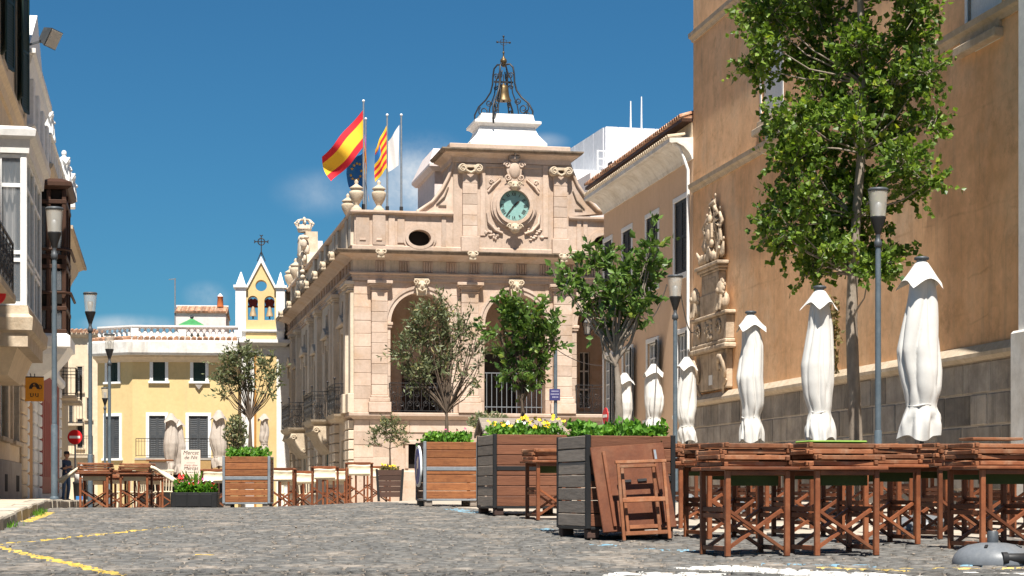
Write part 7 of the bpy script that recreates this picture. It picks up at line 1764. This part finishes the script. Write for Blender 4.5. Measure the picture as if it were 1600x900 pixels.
# high folding stools with cream canvas
SG = 'folding stools with cream canvas on top'
def stool(loc, rz, label):
    o = thing('folding_stool', label, 'stool', loc, rz, SG); w, d, h = .27, .24, .84
    for sx in (-1, 1):
        for sy in (-1, 1): MB().box(sx*w-.02, sx*w+.02, sy*d-.02, sy*d+.02, 0, h, c=.004).build('leg', WOODT, o)
        MB().box(sx*w-.03, sx*w+.03, -d-.06, d+.06, h+.001, h+.03, c=.005).build('armrest', WOODT, o)
        for z in (.05, .40): MB().box(sx*w-.013, sx*w+.013, -d+.021, d-.021, z, z+.04, c=.003).build('rail', WOODT, o)
    for sy in (-1, 1):
        for s in (-1, 1): m = MB(); m.bar((-s*(w-.02), sy*(d-.05)+s*.014, .05), (s*(w-.02), sy*(d-.05)+s*.014, .42), .026, .045, up=(0,1,0)); m.build('brace', WOODT, o)
        MB().box(-w+.031, w-.031, sy*d-.016-(.03 if sy < 0 else 0), sy*d+.016, h-.012, h+.04, c=.004).build('stretcher', WOODT, o)
    n = 14; vs = []
    for i in range(n+1):
        t = i/n; z = h-.02-.24*max(0, t-.25)/.75*.95; y = -d+.10-.16*min(1, t/.25)-.012*sin(t*9) if t < .3 else -d-.06-.012*sin(t*9)
        for j in range(9): vs.append((-w+.045+(2*w-.09)*j/8, y+.006*sin(j*1.7+i), z+.006*sin(j*.9)))
    c = MB().add(vs, [(i*9+j, i*9+j+1, (i+1)*9+j+1, (i+1)*9+j) for i in range(n) for j in range(8)], 0, True).build('canvas', CREAMC, o)
    MB().tube([(-w+.05,-d-.08,h-.205),(w-.05,-d-.08,h-.20)], .028, 8).build('canvas_roll', CREAMC, o)
    return o
s0 = stool((*at(561, 41), gz(*at(561, 41))), radians(6), 'cream canvas folding stool nearest the small dark planter')
for px, d, rz, lab in ((508, 41.5, 4, 'middle cream canvas stool of the row of three right of the planter'), (441, 40.5, 3, 'cream canvas stool touching the right side of the left orange planter'), (473, 43.5, 20, 'stool set back between two cream canvas stools'), (534, 44.5, -12, 'stool set back behind the two right hand cream stools'), (589, 46, 14, 'cream stool tucked just behind the small dark planter'), (335, 41.2, 8, 'cream canvas stool left of the left orange planter')):
    x, y = at(px, d); dup(s0, (x, y, gz(x, y)), radians(rz), lab)
# white slatted garden chairs behind
WG = 'white slatted garden chairs'
def gchair(loc, rz, label):
    o = thing('slatted_chair', label, 'chair', loc, rz, WG)
    for sx in (-1, 1):
        for sy in (-1, 1): m = MB(); m.bar((sx*.2, sy*.2, 0), (sx*.18, sy*.18, .44), .03, .03); m.build('leg', CREAMC, o)
    MB().box(-.22,.22,-.22,.22,.441,.47,c=.008).build('seat', CREAMC, o)
    for i in range(7): m = MB(); m.bar((-.19+.063*i, .2, .471), (-.22+.073*i, .27, .93), .026, .014); m.build('back_slat', CREAMC, o)
    MB().box(-.25,.25,.25,.285,.931,.98,c=.008).build('top_rail', CREAMC, o); return o
g0 = gchair((*at(255, 46), gz(*at(255, 46))), pi+.2, 'white slatted chair left of the black flower box')
for px, d, rz, lab in ((230, 48, 2.6, 'white slatted chair behind the table trailing cream canvas'), (308, 50, 2.9, 'white slatted chair behind the red flowers'), (195, 47, 3.4, 'white slatted chair between the two left tables'), (404+28, 50, 3.2, 'white slatted chair behind the stool beside the left planter'), (412+70, 52, 3.0, 'white slatted chair farthest right behind the stools')):
    x, y = at(px, d); dup(g0, (x, y, gz(x, y)), rz, lab)
x, y = at(248, 44); mb = MB(); mb.box(-.2,.2,-.15,.15,.93,1.12,c=.02); o = mb.build('white_crate', WHITEP, None, (x, y, gz(x, y)), .1); tag(o, 'pale box standing on the chairs left of the flower box', 'box')
x, y = at(250, 43.8); o = MB().box(-.3,.3,-.2,.2,1.125,1.16,c=.01).build('orange_board', WOODO, None, (x, y, gz(x, y)), .1); tag(o, 'orange board lying on the pale box left of the flowers', 'board')
# black flower box with red flowers, handwritten board
x, y = at(305, 37.0); z0 = gz(x, y)
fbx = thing('flower_box', 'long black flower box with red and pink flowers', 'flower box', (x, y, z0+.02), radians(1))
for sy in (-1, 1): MB().box(-.44,.44,sy*.15-.012,sy*.15+.012,.0,.30,c=.008).build('side_panel', BLACKP, fbx)
for sx in (-1, 1): MB().box(sx*.44-.012,sx*.44+.012,-.137,.137,.0,.30,c=.008).build('end_panel', BLACKP, fbx)
for i in range(3): MB().box(-.36+.24*i,-.14+.24*i,-.172,-.163,.03,.27,c=.004).build('panel', BLACKP, fbx)
MB().box(-.425,.425,-.137,.137,.2,.25).build('soil', SOIL, fbx)
I6 = (x, y, z0+.02, .82, .26, .30, radians(1))
bed(I6, 'green leaves crowding the black flower box', 900, .26, L_GRN, 14, (.10,.04), ((F_RED, 12, .07, 'red blossoms in the black flower box'), (F_PNK, 22, .05, 'pink blossoms in the black flower box'), (F_WHT, 16, .05, 'white blossoms in the black flower box')))
mb = MB(); rr = random.Random(2)
for i in range(22):
    a = rr.uniform(0, 2*pi); v = Vector((cos(a)*.5, sin(a)*.3, 1)).normalized(); leaf_mesh(mb, Vector((-.12+rr.uniform(-.06,.16), rr.uniform(-.05,.05), .1)), v, v.orthogonal().normalized(), rr.uniform(.25,.46), .05)
o = mb.build('canna_leaves', L_GRN, None, (x, y, z0+.25), 0); tag(o, 'tall broad leaves standing up from the black flower box', 'plant')
x, y = at(298, 55); z0 = gz(x, y)
bd = thing('menu_board', 'white handwritten market board on legs behind the flower box', 'sign board', (x, y, z0), radians(2))
zb_, zt_ = zat(750, 55)-z0, zat(703, 55)-z0; w = .275
MB().box(-w, w, -.012, .012, zb_, zt_, c=.004).build('board', flat('pale_board', (.62,.53,.46), .7), bd)
for sx in (-1, 1): MB().box(sx*(w-.02)-.015, sx*(w-.02)+.015, .013, .04, 0, zt_-.05).build('leg', WOODC, bd)
def text(parent, body, size, loc, mat, rz=(pi/2, 0, 0), align='CENTER', sx=1.0):
    cu = bpy.data.curves.new('lettering', 'FONT'); cu.body = body; cu.size = size; cu.align_x = align; cu.extrude = .001; cu.materials.append(mat); cu.shear = .25
    tmp = bpy.data.objects.new('lettering', cu); me = bpy.data.meshes.new_from_object(tmp); bpy.data.objects.remove(tmp)
    o = bpy.data.objects.new('lettering', me); C.objects.link(o); o.parent = parent; o.location = loc; o.rotation_euler = rz; o.scale = (sx, 1, 1); return o
zz = zt_-.13
for body, sz in (('Mercat', .155), ('de Nit', .145), ('~~~~~~', .07), ('dimarts i dijous', .062), ('de 7 a 11 h', .062), ('Mercat', .145), ('Artesà', .135), ('~~~~~~', .07), ('dissabtes', .065)):
    text(bd, body, sz, (0, -.0135, zz), INK if sz > .1 else flat('brown_ink', (.22,.06,.04))); zz -= sz*.78+.012
# kiosk with a pitched wooden roof between the planters
x, y = at(812, 33.5); z0 = gz(x, y)
ki = thing('wooden_kiosk', 'small wooden stall with a grey pitched plank roof behind the yellow flowers', 'kiosk', (x, y, z0), radians(11))
zr, ze_ = zat(655, 33.5)-z0, zat(680, 33.5)-z0
hw_ = .70
for sy in (-1, 1):
    for k in range(4):
        t0_, t1_ = k/4, (k+1)/4-.01
        z_a, z_b = ze_+(zr-ze_)*t0_, ze_+(zr-ze_)*t1_; y_a, y_b = sy*.46*(1-t0_), sy*.46*(1-t1_)
        MB().add([(-hw_, y_a, z_a), (hw_, y_a, z_a), (hw_, y_b, z_b), (-hw_, y_b, z_b), (-hw_, y_a, z_a+.022), (hw_, y_a, z_a+.022), (hw_, y_b, z_b+.022), (-hw_, y_b, z_b+.022)], [(0,3,2,1),(4,5,6,7),(0,1,5,4),(1,2,6,5),(2,3,7,6),(3,0,4,7)]).build('roof_plank', WOODG, ki)
for sx in (-1, 1):
    MB().prism([(-.40, ze_-.0), (.40, ze_-.0), (0, zr-.04)], 'yz', sx*(hw_-.08)-.012, sx*(hw_-.08)+.012).build('gable_board', WOODD, ki)
    for sy in (-1, 1): MB().box(sx*(hw_-.1)-.04, sx*(hw_-.1)+.04, sy*.36-.04, sy*.36+.04, 0, ze_-.002, c=.006).build('post', WOODD, ki); m = MB(); m.bar((sx*(hw_+.012), sy*.47, ze_-.02), (sx*(hw_+.012), 0, zr+.0), .03, .06); m.build('barge_board', WOODG, ki)
for k in range(5): MB().box(-hw_+.15, hw_-.15, -.37, -.345, .05+k*.13, .05+(k+1)*.13-.008, c=.004).build('plank', WOODD, ki)
MB().box(-hw_+.1, hw_-.1, -.42, .40, .70, .735, c=.006).build('counter', WOODG, ki)

# ------------------------------------------------------------------ signs, cables, man
def roundel(px, py, rpx, d, label, name='no_entry_sign', rz=0, post=True, sq=1.0):
    x, y = at(px, d); z = zat(py, d); r = rpx/F*d; zg = min(gz(x, y), z-1)
    o = thing(name, label, 'traffic sign', (x, y, zg), rz)
    MB().lathe([(r*.96,-.012),(r,-.006),(r,.01)], (0,0,z-zg), 32, axis='y').build('disc', RED, o); MB().box(-r*.72, r*.72, -.019, -.0125, z-zg-r*.17, z-zg+r*.17).build('white_bar', SWHITE, o)
    if post: MB().tube([(0,.045,0),(0,.045,z-zg+r)], .03, 8).build('post', STEEL, o)
    return o
roundel(117, 683, 11.5, 62, 'round red no entry sign at the lane mouth by the man in the cap')
roundel(946, 650, 13, 49.5, 'no entry sign seen nearly edge on beside the peach house', rz=radians(-74))
x, y = at(868, 46); z0 = gz(x, y)
sp = thing('street_sign', 'grey post with a small dark blue street name plate before the loggia', 'street sign', (x, y, z0), radians(8))
MB().tube([(0,0,0),(0,0,zat(545,46)-z0)], .045, 10).build('post', POLE, sp)
za, zb_ = zat(626,46)-z0, zat(608,46)-z0
pl = MB().box(-.16,.10,-.075,-.055,za,zb_,c=.004).build('name_plate', NAVY, sp)
for i, ln in enumerate((.16, .2, .12)):
    zz = zb_-.055-i*.07; m = MB(); xx = -.03-ln/2
    rr = random.Random(i)
    while xx < -.03+ln/2: wv = rr.uniform(.012,.03); m.box(xx, xx+wv, -.078, -.0755, zz-.016, zz+.016); xx += wv+.008
    m.build('lettering', flat('faded_letters', (.30,.30,.42)), sp)
def cable(a, b, sag, label):
    a, b = Vector(a), Vector(b); n = 20; o = Vector(a)
    pts = [(a.lerp(b, i/n)-o)+Vector((0,0,-sag*4*(i/n)*(1-i/n))) for i in range(n+1)]
    ob = MB().tube(pts, .014, 5).build('cable', IRON, None, o); tag(ob, label, 'cable')
def P_(px, py, d): x, y = at(px, d); return (x, y, zat(py, d))
cable(P_(1042, 445, 37), P_(1003, 492, 53), .35, 'dark cable running from the lamp lantern back to the peach house wall')
cable(P_(1062, 448, 37), P_(1086, 516, 46), .35, 'dark cable sagging from the lamp lantern to the monument')
cable(P_(862, 540, 69.0), P_(1035, 540, 55.2), .65, 'thin cable slung across the loggia to the peach house')
# waste bag and bin by the left table
x, y = at(128, 52); z0 = gz(x, y)
bn = thing('litter_bin', 'dark litter bin with a white bag behind the leftmost table', 'litter bin', (x, y, z0+.1))
MB().lathe([(.20,0),(.24,.62),(.25,.64),(.25,.68),(.2,.70)], n=14).build('drum', BLACKP, bn); MB().sphere((.0,-.02,.88), .2, .2, .27).build('bag', SWHITE, bn); MB().box(-.1,.12,-.27,-.24,.1,.3).build('sticker', FL_B, bn)
# man in a cap, seen from behind and side on, looking at something in his hand
def man(px, pyh, d, rz):
    x, y = at(px, d); zg = zat(pyh, d)-1.74
    root = thing('person', 'man in a dark cap, navy shirt and jeans standing on the left pavement', 'person', (x, y, zg), rz)
    J = {'pel':(0,0,.93),'wai':(0,.0,1.08),'che':(0,.01,1.30),'nek':(0,.0,1.47),'nk2':(0,-.02,1.53),
         'hl':(.09,0,.90),'kl':(.10,-.03,.50),'al':(.10,.03,.09),'tl':(.12,-.13,.04),'hr':(-.09,0,.90),'kr':(-.10,.02,.50),'ar':(-.11,.06,.09),'tr':(-.13,-.10,.04),
         'sl':(.19,.01,1.41),'el':(.25,.05,1.14),'wl':(.20,-.17,1.12),'sr':(-.19,.01,1.41),'er':(-.25,.02,1.14),'wr':(-.17,-.22,1.20)}
    Rr = {'pel':.145,'wai':.14,'che':.155,'nek':.07,'nk2':.055,'hl':.095,'kl':.065,'al':.05,'tl':.045,'hr':.095,'kr':.065,'ar':.05,'tr':.045,'sl':.065,'el':.045,'wl':.032,'sr':.065,'er':.045,'wr':.032}
    E_ = [('pel','wai'),('wai','che'),('che','nek'),('nek','nk2'),('pel','hl'),('hl','kl'),('kl','al'),('al','tl'),('pel','hr'),('hr','kr'),('kr','ar'),('ar','tr'),('che','sl'),('sl','el'),('el','wl'),('che','sr'),('sr','er'),('er','wr')]
    for s, w_ in ((1,'wl'),(-1,'wr')):
        wv = Vector(J[w_]); dr = (wv-Vector(J['el' if s > 0 else 'er'])).normalized()
        J['p'+w_] = tuple(wv+dr*.07); Rr['p'+w_] = .036; E_.append((w_, 'p'+w_))
        for k in range(4):
            off = Vector((.0, 0, .024-.016*k))+Vector((s*.004*k,0,0)); b0 = wv+dr*.10+off; b1 = b0+dr*(.045-.006*abs(k-1.4))+Vector((-s*.012,0,-.012)); b2 = b1+dr*.02+Vector((-s*.015,0,-.02))
            for nm, v, r_ in ((f'{w_}{k}a', b0, .011), (f'{w_}{k}b', b1, .009), (f'{w_}{k}c', b2, .008)): J[nm] = tuple(v); Rr[nm] = r_
            E_ += [('p'+w_, f'{w_}{k}a'), (f'{w_}{k}a', f'{w_}{k}b'), (f'{w_}{k}b', f'{w_}{k}c')]
        t0_ = wv+dr*.035+Vector((-s*.03,0,.02)); t1_ = t0_+dr*.04+Vector((-s*.01,0,.01)); J[w_+'ta'] = tuple(t0_); J[w_+'tb'] = tuple(t1_); Rr[w_+'ta'] = .012; Rr[w_+'tb'] = .010; E_ += [(w_, w_+'ta'), (w_+'ta', w_+'tb')]
    names = list(J); idx = {n: i for i, n in enumerate(names)}
    me = bpy.data.meshes.new('body'); me.from_pydata([J[n] for n in names], [(idx[a], idx[b]) for a, b in E_], [])
    ob = bpy.data.objects.new('body', me); C.objects.link(ob); ob.modifiers.new('skin', 'SKIN'); sb = ob.modifiers.new('sub', 'SUBSURF'); sb.levels = 2; sb.render_levels = 2
    for n, v in zip(names, me.skin_vertices[0].data): v.radius = (Rr[n], Rr[n]*(.78 if n in ('pel','wai','che') else 1)); v.use_root = n == 'pel'
    dg = bpy.context.evaluated_depsgraph_get(); m2 = bpy.data.meshes.new_from_object(ob.evaluated_get(dg)); bpy.data.objects.remove(ob)
    for q_ in (SKIN, SHIRT, JEANS, BLACKP): m2.materials.append(q_)
    for p in m2.polygons:
        c = p.center; p.use_smooth = True
        p.material_index = 0 if (c.z > 1.46 or (c.z > 1.0 and (c.y < -.06 and abs(c.x) > .08 and c.z < 1.26 and c.y < -.08))) else 1 if c.z > .93 or abs(c.x) > .2 and c.z > 1.0 else 2 if c.z > .10 else 3
    put('body', m2, root)
    h = MB(); h.sphere((0,-.03,1.635), .078, .098, .118, 16, 12); h.tube([(0,-.115,1.655),(0,-.145,1.625),(0,-.125,1.612)], [.012,.017,.010], 6)
    for s in (-1, 1): h.sphere((s*.08,-.015,1.635), .014, .024, .034, 8, 6)
    hd = h.build('head', SKIN, root)
    e = MB(); [e.sphere((s*.03,-.118,1.65), .012, .008, .009, 6, 4) for s in (-1, 1)]; e.build('eyes', INK, hd); MB().box(-.025,.025,-.128,-.118,1.575,1.583).build('mouth', REDP, hd)
    MB().sphere((0,-.012,1.645), .083, .098, .10, 14, 8).build('hair', INK, hd)
    c = MB(); c.lathe([(.094,1.665),(.098,1.69),(.09,1.735),(.06,1.76),(.01,1.765)], (0,-.02,0), 16); c.prism([(-.07,-.10),(.07,-.10),(.06,-.19),(0,-.205),(-.06,-.19)], 'xy', 1.668, 1.68); c.build('cap', CAPM, root)
    ph = MB().box(-.04,.04,-.006,.006,-.02,.12,c=.005).build('phone', BLACKP, None, (x-.1, y-.2, zg+1.24)); bpy.data.objects.remove(ph)
    return root
man(103.5, 706, 66.5, radians(62))
# small red lantern lamp among the right tables
# grass tufts along the kerb
gb = MB(); rg = random.Random(17)
for (px, py, n, s) in ((52,805,70,.35),(12,824,36,.22),(48,802,40,.3)):
    x, y = gp(px, py); lx, ly = lwl(x, y)
    for i in range(n):
        wx_, wy_ = LF.world(KX+.03+abs(rg.gauss(0,.05)), ly+rg.gauss(0,s)); v = (rvec(rg)*.6+Vector((0,0,1))).normalized(); leaf_mesh(gb, Vector((wx_, wy_, gz(wx_, wy_)-.02)), v, v.orthogonal().normalized(), rg.uniform(.05,.13), .009)
o = gb.build('kerb_grass', L_GRN); tag(o, 'green grass tufts growing along the foot of the left kerb', 'grass', kind='stuff')
# pebbly litter in the cobble joints
lb = MB(); rl = random.Random(19)
for i in range(420):
    x, y = rl.uniform(-5, 4), rl.uniform(13, 33)
    if not on_road(x, y): continue
    s = rl.uniform(.008,.02); lb.sphere((x, y, gz(x, y)+.006), s, s*rl.uniform(.6,1.2), s*.5, 5, 3)
o = lb.build('grit', GRIT); tag(o, 'pale grit scattered between the cobbles of the road', 'grit', kind='stuff')
